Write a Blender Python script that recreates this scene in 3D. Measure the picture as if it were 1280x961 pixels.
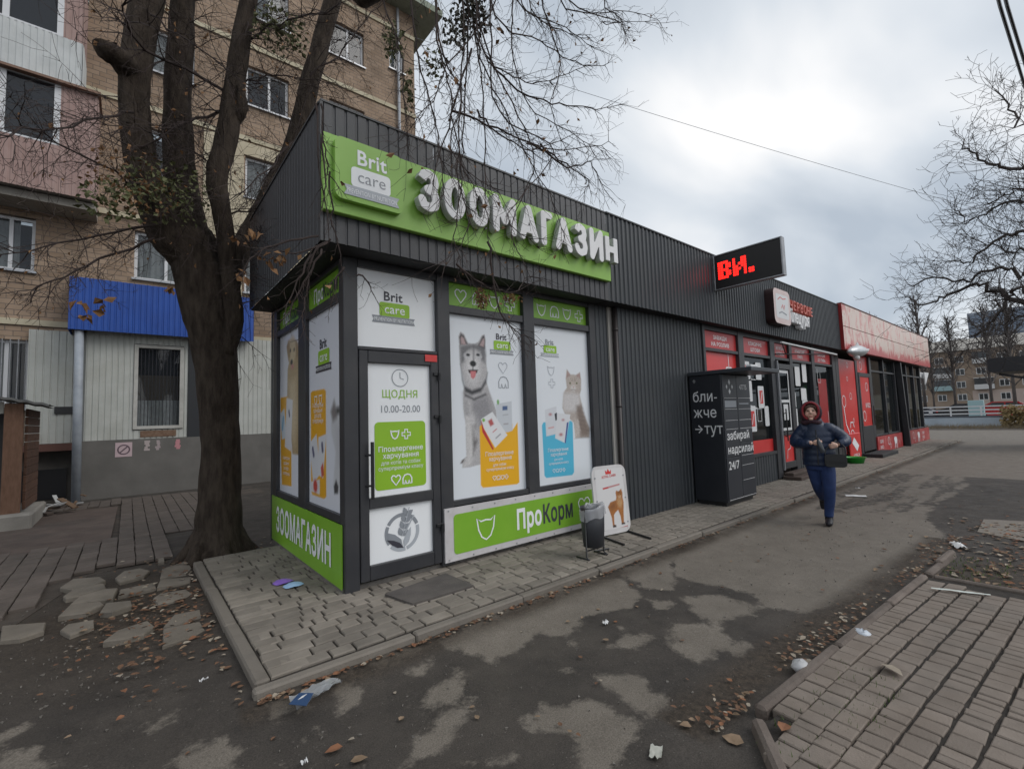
import bpy, bmesh, math, random
import numpy as np
from mathutils import Vector, Matrix, Quaternion
for o in list(bpy.data.objects): bpy.data.objects.remove(o)
random.seed(7); rng = np.random.default_rng(7)
S = bpy.context.scene; COL = S.collection
R = math.radians

# ------------------------------------------------------------- camera
F_PX, YAW, PITCH, ROLL, CAM_H = 580.4, R(39.66), R(4.098), R(1.888), 1.60
_f = Vector((math.sin(YAW)*math.cos(PITCH), math.cos(YAW)*math.cos(PITCH), math.sin(PITCH)))
_r = Vector((math.cos(YAW), -math.sin(YAW), 0)); _d = -_r.cross(_f)
_r2 = math.cos(ROLL)*_r + math.sin(ROLL)*_d
_d2 = -math.sin(ROLL)*_r + math.cos(ROLL)*_d
cd = bpy.data.cameras.new('camera'); cam = bpy.data.objects.new('camera', cd); COL.objects.link(cam)
cd.sensor_width = 36; cd.lens = F_PX/1280*36; cd.clip_start = .05; cd.clip_end = 2000
cam.matrix_world = Matrix(((_r2.x, -_d2.x, -_f.x, 0), (_r2.y, -_d2.y, -_f.y, 0), (_r2.z, -_d2.z, -_f.z, CAM_H), (0, 0, 0, 1)))
S.camera = cam

# ------------------------------------------------------------- sky, sun, exposure
SUN_DIR = Vector((.42, -.60, .68)).normalized()
w = bpy.data.worlds.new('World'); S.world = w; w.use_nodes = True
nt = w.node_tree; nt.nodes.clear(); N = nt.nodes.new; L = nt.links.new
out = N('ShaderNodeOutputWorld'); bg = N('ShaderNodeBackground'); bg.inputs['Strength'].default_value = .1
sky = N('ShaderNodeTexSky'); sky.sky_type = 'NISHITA'; sky.sun_disc = False
sky.sun_elevation = math.asin(SUN_DIR.z); sky.sun_rotation = math.atan2(SUN_DIR.x, SUN_DIR.y)
tc = N('ShaderNodeTexCoord'); sep = N('ShaderNodeSeparateXYZ'); L(tc.outputs['Generated'], sep.inputs[0])
def wmath(op, a, b=None):
    n = N('ShaderNodeMath'); n.operation = op
    for i, v in ((0, a), (1, b)):
        if v is None: continue
        if isinstance(v, (int, float)): n.inputs[i].default_value = v
        else: L(v, n.inputs[i])
    return n.outputs[0]
zc = wmath('ADD', wmath('MAXIMUM', sep.outputs[2], 0.0), .38)
comb = N('ShaderNodeCombineXYZ'); L(wmath('DIVIDE', sep.outputs[0], zc), comb.inputs[0]); L(wmath('DIVIDE', sep.outputs[1], zc), comb.inputs[1])
mp = N('ShaderNodeMapping'); mp.inputs['Scale'].default_value = (.62, 1.0, 1); mp.inputs['Rotation'].default_value = (0, 0, R(28)); mp.inputs['Location'].default_value = (2.4, 1.1, 0)
L(comb.outputs[0], mp.inputs[0])
n1 = N('ShaderNodeTexNoise'); n1.inputs['Scale'].default_value = 1.7; n1.inputs['Detail'].default_value = 5; n1.inputs['Roughness'].default_value = .42; n1.inputs['Distortion'].default_value = .5
L(mp.outputs[0], n1.inputs['Vector'])
cr = N('ShaderNodeValToRGB'); e = cr.color_ramp.elements
e[0].position = .37; e[0].color = (.50, .565, .645, 1); e[1].position = .65; e[1].color = (1.08, 1.075, 1.07, 1)
m_ = cr.color_ramp.elements.new(.52); m_.color = (.76, .81, .865, 1)
L(n1.outputs['Fac'], cr.inputs[0])
sc = N('ShaderNodeVectorMath'); sc.operation = 'SCALE'; sc.inputs['Scale'].default_value = 9.6; L(cr.outputs[0], sc.inputs[0])
mx = N('ShaderNodeMix'); mx.data_type = 'RGBA'; mx.inputs['Factor'].default_value = .93
L(sky.outputs[0], mx.inputs['A']); L(sc.outputs[0], mx.inputs['B'])
L(mx.outputs['Result'], bg.inputs['Color']); L(bg.outputs[0], out.inputs[0])
sl = bpy.data.lights.new('sun', 'SUN'); sl.energy = 1.25; sl.angle = R(35); sl.color = (1, .965, .92)
so = bpy.data.objects.new('sun', sl); COL.objects.link(so); so.rotation_euler = SUN_DIR.to_track_quat('Z', 'Y').to_euler(); so.location = (0, -5, 20)
S.view_settings.view_transform = 'Standard'; S.view_settings.look = 'None'; S.view_settings.gamma = 1; S.view_settings.exposure = 0.06
S.view_settings.use_curve_mapping = False

# ------------------------------------------------------------- pixel -> point of a known plane (tracing aid)
def ray(px, py):
    return _r2*((px-640)/F_PX) + _d2*((py-480.5)/F_PX) + _f
def ony(px, py, y=4.24):
    d = ray(px, py); return Vector((0, 0, CAM_H)) + d*(y/d.y)
def onx(px, py, x=1.52):
    d = ray(px, py); return Vector((0, 0, CAM_H)) + d*(x/d.x)
def onz(px, py, z=0.):
    d = ray(px, py); return Vector((0, 0, CAM_H)) + d*((z-CAM_H)/d.z)

# ------------------------------------------------------------- materials
MATS = {}
def pm(name, col, col2=None, scale=3., rough=.6, bump=0., bscale=40., metal=0., spec=.5, vary=0., dirt=0., dcol=(.05, .045, .04), dscale=1.2, stretch=(1, 1, 1), coat=0., emit=0., alpha=1., vcol=False):
    if name in MATS: return MATS[name]
    m = bpy.data.materials.new(name); m.use_nodes = True; t = m.node_tree; b = t.nodes['Principled BSDF']
    n, l = t.nodes.new, t.links.new
    b.inputs['Roughness'].default_value = rough; b.inputs['Metallic'].default_value = metal
    b.inputs['Specular IOR Level'].default_value = spec; b.inputs['Coat Weight'].default_value = coat
    g = n('ShaderNodeNewGeometry'); mpn = n('ShaderNodeMapping'); mpn.inputs['Scale'].default_value = stretch; l(g.outputs['Position'], mpn.inputs[0])
    def noise(sc, det=4):
        q = n('ShaderNodeTexNoise'); q.inputs['Scale'].default_value = sc; q.inputs['Detail'].default_value = det; q.inputs['Roughness'].default_value = .6
        l(mpn.outputs[0], q.inputs['Vector']); return q.outputs['Fac']
    def ramp(src, a, c):
        q = n('ShaderNodeMapRange'); q.inputs['From Min'].default_value = a; q.inputs['From Max'].default_value = c; l(src, q.inputs['Value']); return q.outputs[0]
    def mix(f, a, c, bt='MIX'):
        q = n('ShaderNodeMix'); q.data_type = 'RGBA'; q.blend_type = bt
        for k, v in (('Factor', f), ('A', a), ('B', c)):
            if isinstance(v, (int, float)): q.inputs[k].default_value = v
            elif isinstance(v, tuple): q.inputs[k].default_value = (*v, 1)
            else: l(v, q.inputs[k])
        return q.outputs['Result']
    c = col
    if vcol:
        at = n('ShaderNodeAttribute'); at.attribute_name = 'Col'; c = at.outputs['Color']
    if col2 is not None: c = mix(ramp(noise(scale), .35, .65), c, col2)
    if vary:
        oi = n('ShaderNodeObjectInfo'); mr = n('ShaderNodeMapRange'); mr.inputs['To Min'].default_value = 1-vary; mr.inputs['To Max'].default_value = 1+vary
        l(oi.outputs['Random'], mr.inputs['Value'])
        hs = n('ShaderNodeHueSaturation'); l(mr.outputs[0], hs.inputs['Value'])
        if isinstance(c, tuple): hs.inputs['Color'].default_value = (*c, 1)
        else: l(c, hs.inputs['Color'])
        c = hs.outputs[0]
    if dirt: 
        f = n('ShaderNodeMath'); f.operation = 'MULTIPLY'; f.inputs[1].default_value = dirt; l(ramp(noise(dscale, 6), .48, .72), f.inputs[0])
        c = mix(f.outputs[0], c, dcol)
    if isinstance(c, tuple): b.inputs['Base Color'].default_value = (*c, 1)
    else: l(c, b.inputs['Base Color'])
    if bump:
        bn = n('ShaderNodeBump'); bn.inputs['Strength'].default_value = min(1, bump); bn.inputs['Distance'].default_value = .01*max(1, bump); l(noise(bscale, 5), bn.inputs['Height']); l(bn.outputs[0], b.inputs['Normal'])
    if emit:
        b.inputs['Emission Color'].default_value = (*col, 1); b.inputs['Emission Strength'].default_value = emit
    if alpha < 1: b.inputs['Alpha'].default_value = alpha
    MATS[name] = m; return m

def glass(name, tint=(.02, .025, .03), see=.5, rough=.03):
    if name in MATS: return MATS[name]
    m = bpy.data.materials.new(name); m.use_nodes = True; t = m.node_tree; b = t.nodes['Principled BSDF']
    b.inputs['Base Color'].default_value = (*tint, 1); b.inputs['Roughness'].default_value = rough; b.inputs['Specular IOR Level'].default_value = .9
    tr = t.nodes.new('ShaderNodeBsdfTransparent'); tr.inputs[0].default_value = (.8, .84, .85, 1)
    mxs = t.nodes.new('ShaderNodeMixShader'); mxs.inputs[0].default_value = see
    t.links.new(b.outputs[0], mxs.inputs[1]); t.links.new(tr.outputs[0], mxs.inputs[2]); t.links.new(mxs.outputs[0], t.nodes['Material Output'].inputs[0])
    MATS[name] = m; return m

# ------------------------------------------------------------- mesh building
ORG = {}
def tag(o, label=None, cat=None, group=None, kind=None):
    if label: o['label'] = label
    if cat: o['category'] = cat
    if group: o['group'] = group
    if kind: o['kind'] = kind
    return o
def empty(name, loc, label=None, cat=None, group=None, kind=None):
    o = bpy.data.objects.new(name, None); COL.objects.link(o); o.location = loc; o.empty_display_size = .1
    ORG[o.name] = Vector(loc); return tag(o, label, cat, group, kind)

class Fr:                                   # a flat frame: a*u + b*v + depth*n
    def __init__(s, o, u, v): s.o, s.u, s.v = Vector(o), Vector(u), Vector(v); s.n = s.u.cross(s.v)
    def __call__(s, a, b, d=0.): return s.o + s.u*a + s.v*b + s.n*d
FRONT = lambda y: Fr((0, y, 0), (1, 0, 0), (0, 0, 1))          # (x, z), facing -y
SIDE = lambda x: Fr((x, 0, 0), (0, -1, 0), (0, 0, 1))           # (-y, z), facing -x

_tc = {}
from mathutils.geometry import delaunay_2d_cdt
def text2d(s, bold=0., align='CENTER', space=1.):
    # outline of the lettering, filled with a clean triangulation (winding rule); bold pushes the outline out
    k = (s, bold, align, space)
    if k not in _tc:
        c = bpy.data.curves.new('t', 'FONT'); c.body = s; c.size = 1; c.offset = bold; c.align_x = align; c.fill_mode = 'NONE'; c.resolution_u = 3; c.space_character = space
        o = bpy.data.objects.new('t', c); COL.objects.link(o)
        dg = bpy.context.evaluated_depsgraph_get(); me = bpy.data.meshes.new_from_object(o.evaluated_get(dg))
        V = [Vector((v.co.x, v.co.y)) for v in me.vertices]; E = [tuple(e.vertices) for e in me.edges]
        bpy.data.objects.remove(o); bpy.data.curves.remove(c); bpy.data.meshes.remove(me)
        nb = {}
        for i, j in E: nb.setdefault(i, []).append(j); nb.setdefault(j, []).append(i)
        loops, seen = [], set()
        for i0 in range(len(V)):
            if i0 in seen or i0 not in nb: continue
            lp, prev, cur = [], None, i0
            while cur not in seen:
                seen.add(cur); lp.append(cur); nx_ = [q for q in nb[cur] if q != prev and q not in seen]; prev, cur = cur, (nx_[0] if nx_ else i0)
            if len(lp) > 2: loops.append(lp)
        def area(lp): return sum(V[lp[i]].x*V[lp[(i+1) % len(lp)]].y-V[lp[(i+1) % len(lp)]].x*V[lp[i]].y for i in range(len(lp)))/2
        loops = [lp if lp[1] == lp[0]+1 else [lp[0]]+lp[:0:-1] for lp in loops]      # keep the font's own winding
        flip = loops and area(max(loops, key=lambda q: abs(area(q)))) < 0; LP = [lp[::-1] for lp in loops] if flip else loops
        W = []; E2 = []
        for lp in LP:
            n_ = len(lp); b0 = len(W)
            for i in range(n_):
                p0, p1, p2 = V[lp[i-1]], V[lp[i]], V[lp[(i+1) % n_]]; e1, e2 = (p1-p0), (p2-p1)
                if e1.length < 1e-9 or e2.length < 1e-9: W.append(p1.copy()); E2.append((b0+i, b0+(i+1) % n_)); continue
                n1_, n2_ = Vector((e1.y, -e1.x)).normalized(), Vector((e2.y, -e2.x)).normalized(); h_ = n1_+n2_; q = max(.5, h_.length/2)
                W.append(p1+(h_.normalized() if h_.length > 1e-6 else n1_)*(bold/q)); E2.append((b0+i, b0+(i+1) % n_))
        OV, _, OF, _, _, _ = delaunay_2d_cdt(W, E2, [], 0, 1e-6)
        A = np.array([W[i] for i, j in E2]); B = np.array([W[j] for i, j in E2]); P = []
        dy = np.where(B[:, 1] == A[:, 1], 1e-12, B[:, 1]-A[:, 1])
        for f in OF:
            cx = sum(OV[i].x for i in f)/len(f); cy = sum(OV[i].y for i in f)/len(f); m = ((A[:, 1] > cy) != (B[:, 1] > cy)) & (cx < (B[:, 0]-A[:, 0])*(cy-A[:, 1])/dy+A[:, 0])
            if abs(np.where(m, np.sign(B[:, 1]-A[:, 1]), 0).sum()) > .5: P.append(tuple(f))
        _tc[k] = ([(v.x, v.y) for v in OV], P)
    return _tc[k]

class MB:
    def __init__(s): s.v, s.f, s.m, s.sm, s.cur, s.smooth, s.col = [], [], [], [], 0, False, None
    def mat(s, i): s.cur = i; return s
    def face(s, *idx): s.f.append(idx); s.m.append(s.cur); s.sm.append(s.smooth)
    def poly(s, pts):
        b = len(s.v); s.v += [tuple(p) for p in pts]; s.face(*range(b, b+len(pts))); return s
    def box(s, x0, x1, y0, y1, z0, z1):
        if x0 > x1: x0, x1 = x1, x0
        if y0 > y1: y0, y1 = y1, y0
        if z0 > z1: z0, z1 = z1, z0
        b = len(s.v); s.v += [(x, y, z) for z in (z0, z1) for y in (y0, y1) for x in (x0, x1)]
        for q in ((0, 2, 3, 1), (4, 5, 7, 6), (0, 1, 5, 4), (2, 6, 7, 3), (0, 4, 6, 2), (1, 3, 7, 5)): s.face(*(b+i for i in q))
        return s
    def bbox(s, x0, x1, y0, y1, z0, z1, c=.004):             # box with chamfered edges along all three axes (24 verts)
        b = len(s.v); xs, ys, zs = (x0, x1), (y0, y1), (z0, z1); V = {}
        for i in (0, 1):
            for j in (0, 1):
                for k in (0, 1):
                    p = (xs[i], ys[j], zs[k]); sg = (1-2*i, 1-2*j, 1-2*k)
                    for a in range(3):
                        q = [p[t]+(sg[t]*c if t != a else 0) for t in range(3)]; V[(i, j, k, a)] = len(s.v); s.v.append(tuple(q))
        def fq(*ids):
            ids = [V[i] for i in ids]; P = [Vector(s.v[i]) for i in ids]; cen = sum(P, Vector())/len(P); nrm = (P[1]-P[0]).cross(P[2]-P[0]); mid = Vector(((x0+x1)/2, (y0+y1)/2, (z0+z1)/2))
            s.face(*(ids if nrm.dot(cen-mid) > 0 else ids[::-1]))
        for a in range(3):
            o1, o2 = [t for t in range(3) if t != a]
            for sd in (0, 1):
                q = []
                for u, v in ((0, 0), (1, 0), (1, 1), (0, 1)):
                    idx = [0]*3; idx[a] = sd; idx[o1] = u; idx[o2] = v; q.append((*idx, a))
                fq(*q)
            for u in (0, 1):
                for v in (0, 1):
                    i0 = [0]*3; i1 = [0]*3; i0[o1] = i1[o1] = u; i0[o2] = i1[o2] = v; i1[a] = 1
                    fq((*i0, o1), (*i1, o1), (*i1, o2), (*i0, o2))
        for i in (0, 1):
            for j in (0, 1):
                for k in (0, 1): fq((i, j, k, 0), (i, j, k, 1), (i, j, k, 2))
        return s
    def beam(s, p, q, wdt, hgt, up=(0, 0, 1)):                # square bar from p to q
        p, q = Vector(p), Vector(q); d = (q-p).normalized(); up = Vector(up)
        if abs(d.dot(up)) > .97: up = Vector((1, 0, 0))
        a = d.cross(up).normalized()*wdt/2; c = a.cross(d).normalized()*hgt/2; b = len(s.v)
        s.v += [tuple(e+x) for e in (p, q) for x in (-a-c, a-c, a+c, -a+c)]
        for f in ((0, 1, 2, 3), (7, 6, 5, 4), (0, 4, 5, 1), (1, 5, 6, 2), (2, 6, 7, 3), (3, 7, 4, 0)): s.face(*(b+i for i in f))
        return s
    def tube(s, path, rad, n=8, cap=True, jit=0., ell=None):   # swept round tube, rad per point; ell = (kx, ky) flattening in the frame
        path = [Vector(p) for p in path]; K = len(path)
        if not hasattr(rad, '__len__'): rad = [rad]*K
        b = len(s.v); prev = None
        for i, p in enumerate(path):
            d = (path[min(i+1, K-1)]-path[max(i-1, 0)]).normalized()
            if prev is None: a = d.orthogonal().normalized() if ell is None else (Vector((1, 0, 0))-d*d.x).normalized()
            else: a = (prev-d*prev.dot(d)).normalized()
            prev = a; c = d.cross(a)
            r = rad[i]; rx, ry = r if isinstance(r, tuple) else (r, r)
            for k in range(n):
                t = 2*math.pi*k/n; j = 1+random.uniform(-jit, jit) if jit else 1
                s.v.append(tuple(p+a*(math.cos(t)*rx*j)+c*(math.sin(t)*ry*j)))
        for i in range(K-1):
            for k in range(n):
                s.face(b+i*n+k, b+i*n+(k+1) % n, b+(i+1)*n+(k+1) % n, b+(i+1)*n+k)
        if cap:
            s.face(*[b+k for k in range(n)][::-1]); s.face(*[b+(K-1)*n+k for k in range(n)])
        return s
    def prism(s, pts, off):                                   # polygon (3D points) extruded by vector off
        off = Vector(off); b = len(s.v); n = len(pts); P = [Vector(p) for p in pts]
        s.v += [tuple(p) for p in P]+[tuple(p+off) for p in P]
        s.face(*[b+i for i in range(n)][::-1]); s.face(*[b+n+i for i in range(n)])
        for i in range(n): s.face(b+i, b+(i+1) % n, b+n+(i+1) % n, b+n+i)
        return s
    def quad(s, fr, a0, a1, b0, b1, d=0.): return s.poly([fr(a0, b0, d), fr(a1, b0, d), fr(a1, b1, d), fr(a0, b1, d)])
    def shape(s, fr, pts, d=0.): return s.poly([fr(a, b, d) for a, b in pts])
    def rrect(s, fr, a0, a1, b0, b1, r, d=0., th=0.):
        pts = []
        for cx, cy, t0 in ((a1-r, b0+r, -90), (a1-r, b1-r, 0), (a0+r, b1-r, 90), (a0+r, b0+r, 180)):
            for k in range(6): t = R(t0+18*k); pts.append((cx+r*math.cos(t), cy+r*math.sin(t)))
        if th: return s.prism([fr(a, b, d) for a, b in pts], fr.n*th)
        return s.shape(fr, pts, d)
    def stroke(s, fr, pts, wd, d=0., closed=False):            # ribbon along a 2D polyline
        P = [Vector(p) for p in pts]; n = len(P); A = []
        for i in range(n):
            p0 = P[(i-1) % n] if closed or i else P[i]; p1 = P[(i+1) % n] if closed or i < n-1 else P[i]
            t = (p1-p0).normalized(); nn = Vector((-t.y, t.x)); A.append((P[i]+nn*wd/2, P[i]-nn*wd/2))
        for i in range(n if closed else n-1):
            a, b_ = A[i], A[(i+1) % n]; s.poly([fr(*a[1], d), fr(*b_[1], d), fr(*b_[0], d), fr(*a[0], d)])
        return s
    def text(s, fr, txt, a, b, h, d=.002, bold=0., xs=1., align='CENTER', depth=0., shear=0., space=1., slope=0.):
        space = space*(1+max(0, bold)*2.6); V, P = text2d(txt, bold, align, space); k = h/.72; o = len(s.v)
        q = [(a+(x+shear*y)*k*xs, b+y*k+slope*x*k*xs) for x, y in V]
        s.v += [tuple(fr(x, y, d+depth)) for x, y in q]
        for p in P: s.face(*[o+i for i in p])
        if depth:
            E = {}
            for p in P:
                for i in range(len(p)): E[(p[i], p[(i+1) % len(p)])] = 1
            o2 = len(s.v); s.v += [tuple(fr(x, y, d)) for x, y in q]
            for (i, j) in E:
                if (j, i) not in E: s.face(o+j, o+i, o2+i, o2+j)
        return s
    def add(s, other):
        b = len(s.v); s.v += other.v; s.f += [tuple(b+i for i in f) for f in other.f]; s.m += other.m; s.sm += other.sm; return s
    def build(s, name, mats, parent=None, label=None, cat=None, group=None, kind=None, org=None):
        if org is None:
            if parent is not None: org = ORG[parent.name]
            else:
                A = np.array(s.v); lo, hi = A.min(0), A.max(0); org = Vector(((lo[0]+hi[0])/2, (lo[1]+hi[1])/2, lo[2]))
        org = Vector(org)
        me = bpy.data.meshes.new(name); me.from_pydata([(x-org.x, y-org.y, z-org.z) for x, y, z in s.v], [], s.f)
        for m in (mats if isinstance(mats, (list, tuple)) else [mats]): me.materials.append(m)
        me.polygons.foreach_set('material_index', s.m); me.polygons.foreach_set('use_smooth', s.sm)
        if s.col is not None:
            at = me.color_attributes.new('Col', 'FLOAT_COLOR', 'POINT'); c = np.ones((len(s.v), 4), np.float32); c[:len(s.col), :3] = s.col; at.data.foreach_set('color', c.ravel())
        me.update(); o = bpy.data.objects.new(name, me); COL.objects.link(o)
        if parent is not None: o.parent = parent; o.location = org-ORG[parent.name]
        else: o.location = org
        ORG[o.name] = org
        return tag(o, label, cat, group, kind)

def sheet(p0, u, length, z0, z1, nrm, pitch=.1, depth=.012, groove=.02, slope=.01, seed=0):
    # profiled metal sheet: flat ribs parted by narrow pressed grooves, standing on the line p0 + u*t, facing nrm
    mb = MB(); p0, u, nrm = Vector(p0), Vector(u), Vector(nrm); prof = []; t = 0.
    while t < length-1e-6:
        e = min(t+pitch, length); prof += [(t, 0), (min(e, t+groove), 0), (min(e, t+groove+slope), depth), (max(t, e-slope), depth)]; t += pitch
    prof.append((length, 0))
    for t, d in prof:
        q = p0+u*t+nrm*d; mb.v += [(q.x, q.y, z0), (q.x, q.y, z1)]
    for i in range(len(prof)-1): mb.face(2*i, 2*i+2, 2*i+3, 2*i+1)
    if u.cross(Vector((0, 0, 1))).dot(nrm) < 0: mb.f = [f[::-1] for f in mb.f]
    return mb

class Canvas:                                   # a flat print: colours worked out on a fine grid of points
    def __init__(s, fr, a0, a1, b0, b1, res, col):
        s.fr = fr; s.na, s.nb = int(round((a1-a0)/res))+1, int(round((b1-b0)/res))+1; s.res = res
        s.A, s.B = np.meshgrid(np.linspace(a0, a1, s.na), np.linspace(b0, b1, s.nb)); s.C = np.empty((s.nb, s.na, 3)); s.C[:] = col
    def put(s, mask, col):
        m = np.clip(mask, 0, 1)[..., None]; s.C = s.C*(1-m)+np.array(col)*m
    def sdf(s, pts):
        P = np.array(pts, float); d = np.full(s.A.shape, 1e9); ins = np.zeros(s.A.shape, bool); n = len(P)
        for i in range(n):
            a, b = P[i], P[(i+1) % n]; e = b-a; wx, wy = s.A-a[0], s.B-a[1]; t = np.clip((wx*e[0]+wy*e[1])/max(1e-12, e@e), 0, 1)
            d = np.minimum(d, np.hypot(wx-e[0]*t, wy-e[1]*t))
            c = ((a[1] > s.B) != (b[1] > s.B)); ins ^= c & (s.A < (b[0]-a[0])*(s.B-a[1])/(b[1]-a[1] if b[1] != a[1] else 1e-12)+a[0])
        return np.where(ins, -d, d)
    def poly(s, pts, col, soft=None, k=1.): soft = soft or s.res; s.put((.5-s.sdf(pts)/soft)*k, col)
    def ell(s, c, rx, ry, col, ang=0., soft=None, k=1.):
        soft = soft or s.res; ca, sa = math.cos(R(ang)), math.sin(R(ang)); x, y = s.A-c[0], s.B-c[1]; u, v = x*ca+y*sa, -x*sa+y*ca
        d = (np.hypot(u/rx, v/ry)-1)*min(rx, ry); s.put((.5-d/soft)*k, col)
    def line(s, pts, wd, col, soft=None, k=1.):
        soft = soft or s.res; d = np.full(s.A.shape, 1e9); P = np.array(pts, float)
        for a, b in zip(P[:-1], P[1:]):
            e = b-a; wx, wy = s.A-a[0], s.B-a[1]; t = np.clip((wx*e[0]+wy*e[1])/max(1e-12, e@e), 0, 1); d = np.minimum(d, np.hypot(wx-e[0]*t, wy-e[1]*t))
        s.put((.5-(d-wd/2)/soft)*k, col)
    def grain(s, pts, amt):
        m = (s.sdf(pts) < 0)[..., None]; s.C = np.clip(s.C*(1+m*rng.normal(0, amt, s.A.shape)[..., None]), 0, 1)
    def mesh(s):
        mb = MB(); A, B = s.A.ravel(), s.B.ravel(); o, u, v = (np.array(q) for q in (s.fr.o, s.fr.u, s.fr.v))
        mb.v = [tuple(p) for p in (o+A[:, None]*u+B[:, None]*v)]; n = s.na
        mb.f = [(j*n+i, j*n+i+1, (j+1)*n+i+1, (j+1)*n+i) for j in range(s.nb-1) for i in range(n-1)]
        mb.m = [0]*len(mb.f); mb.sm = [False]*len(mb.f); mb.col = s.C.reshape(-1, 3); return mb
# ============================================================= GROUND
def vnoise(x, y, seed=0):
    xi, yi = np.floor(x).astype(np.int64), np.floor(y).astype(np.int64); xf, yf = x-xi, y-yi
    def h(a, b):
        q = (a*374761393+b*668265263+seed*974711) & 0x7fffffff; q = ((q ^ (q >> 13))*1274126177) & 0x7fffffff; return ((q ^ (q >> 16)) & 0xffff)/65535.
    u, v = xf*xf*(3-2*xf), yf*yf*(3-2*yf)
    return (h(xi, yi)*(1-u)+h(xi+1, yi)*u)*(1-v)+(h(xi, yi+1)*(1-u)+h(xi+1, yi+1)*u)*v
def fbm(x, y, seed=0, o=4):
    t, a, n = 0, .5, 0
    for i in range(o): t = t+a*vnoise(x*2**i, y*2**i, seed+i); n += a; a *= .55
    return t/n
def lin(a, b, st): return list(np.arange(a, b-1e-6, st))
gx = np.array([-900, -400, -150, -60, -30, -16, -10]+lin(-7, -3, .25)+lin(-3, 8, .04)+lin(8, 15, .1)+lin(15, 42, .4)+[42, 46, 55, 70, 100, 160, 300, 600, 1200])
gy = np.array([-900, -300, -100, -40, -20, -12, -8]+lin(-6, -1.5, .3)+lin(-1.5, 6.2, .04)+lin(6.2, 15, .2)+[15, 17, 20, 26, 40, 80, 200, 500, 900])
GX, GY = np.meshgrid(gx, gy); X, Y = GX.ravel(), GY.ravel()
A2 = (400, 660, 2.909); A3 = (840, 640, 2.909); A1 = (0, 600, 2.6625)
PATCH = [(A2, 450, 430, 560, 370, 700, 310, 830, 240, 1000, 200, 1090, 200, 1165, 250, 1130, 290, 1060, 300, 960, 320, 930, 370, 860, 400, 800, 390, 720, 420, 690, 460, 620, 485, 560, 465, 480, 450),
 (A2, 1100, 170, 1180, 130, 1290, 110, 1290, 230, 1200, 215, 1130, 195), (A2, 730, 690, 800, 650, 900, 625, 980, 630, 1080, 660, 1190, 700, 1190, 740, 1130, 790, 1080, 870, 960, 890, 940, 830, 960, 780, 900, 750, 790, 740),
 (A2, 900, 520, 1030, 540, 1120, 540, 1200, 580, 1280, 620, 1280, 650, 1200, 690, 1120, 650, 1100, 600, 1030, 560), (A2, 430, 570, 510, 515, 520, 560, 470, 630, 390, 650),
 (A2, 470, 670, 560, 625, 575, 650, 500, 720, 480, 780, 380, 830, 310, 850, 350, 780, 420, 720), (A2, 170, 520, 240, 480, 370, 445, 370, 470, 300, 495, 200, 530), (A2, 335, 525, 405, 485, 400, 510, 350, 535),
 (A2, 80, 610, 150, 600, 160, 640, 90, 660), (A2, 540, 860, 700, 810, 720, 830, 600, 885), (A2, 890, 400, 950, 395, 940, 430, 900, 430), (A2, 1040, 430, 1100, 370, 1180, 400, 1150, 445), (A2, 1200, 265, 1280, 260, 1280, 300, 1210, 300),
 (A3, 0, 170, 350, 0, 900, 0, 1000, 100, 960, 150, 830, 230, 700, 300, 640, 330, 480, 360, 320, 340, 330, 300, 200, 270, 0, 230), (A3, 40, 310, 150, 300, 290, 340, 260, 380, 160, 410, 100, 380),
 (A3, 0, 400, 100, 410, 220, 470, 100, 550, 0, 520), (A3, 215, 500, 270, 480, 290, 500, 240, 520), (A1, 0, 910, 100, 905, 150, 950, 140, 975, 0, 975), (A1, 530, 930, 640, 900, 770, 900, 760, 975, 530, 975), (A1, 460, 830, 580, 765, 600, 785, 500, 840),
 (A1, 0, 850, 80, 810, 90, 830, 10, 885), (A1, 650, 780, 720, 750, 700, 785), (A1, 890, 770, 960, 730, 1000, 780, 920, 800)]
def psdf(P, x, y):
    d = np.full(x.shape, 1e9); ins = np.zeros(x.shape, bool); n = len(P)
    for i in range(n):
        a, b = P[i], P[(i+1) % n]; ex, ey = b[0]-a[0], b[1]-a[1]; wx, wy = x-a[0], y-a[1]; t = np.clip((wx*ex+wy*ey)/max(1e-9, ex*ex+ey*ey), 0, 1)
        d = np.minimum(d, np.hypot(wx-ex*t, wy-ey*t)); c = ((a[1] > y) != (b[1] > y)); ins ^= c & (x < ex*(y-a[1])/(ey if ey else 1e-9)+a[0])
    return np.where(ins, -d, d)
near = (X > -3.1) & (X < 14) & (Y > -1.6) & (Y < 6.2)
xn, yn = X[near], Y[near]
wob = (fbm(xn*5, yn*5, 3)-.5)*.22; wob2 = (fbm(xn*22, yn*22, 9, 3)-.5)*.09
sd = np.full(xn.shape, 9.)
for p in PATCH:
    (ox, oy, s_), q = p[0], p[1:]
    P = [onz(ox+q[i]/s_, oy+q[i+1]/s_) for i in range(0, len(q), 2)]
    sd = np.minimum(sd, psdf([(v.x, v.y) for v in P], xn, yn))
dry = np.zeros(X.shape); dn = np.clip(.5-(sd+wob*.8)/.26, 0, 1)
streak = np.clip((fbm(xn*.9, yn*6, 21)-.45)*4, 0, 1)
farm = np.clip((xn-5.2)/2.5, 0, 1)                                # the trodden, dusty stretch along the shops
dn = np.maximum(dn, farm*np.clip((yn-1.15)/.5, 0, 1)*(.45+.4*streak))
dn = np.maximum(dn, .34*np.clip((fbm(xn*3, yn*3, 5)-.42)*4, 0, 1))
dry[near] = dn; fr_ = ~near
dry[fr_] = np.where(X[fr_] > 13, .75+.2*(fbm(X[fr_]*.4, Y[fr_]*2.5, 8)-.5), .15); dry[(X > 31)] = .95
dry[(Y < .75) & (X > 5) & (X < 30)] *= .45
dry[(Y > 5.5) & (X < 3)] = .12
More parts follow.
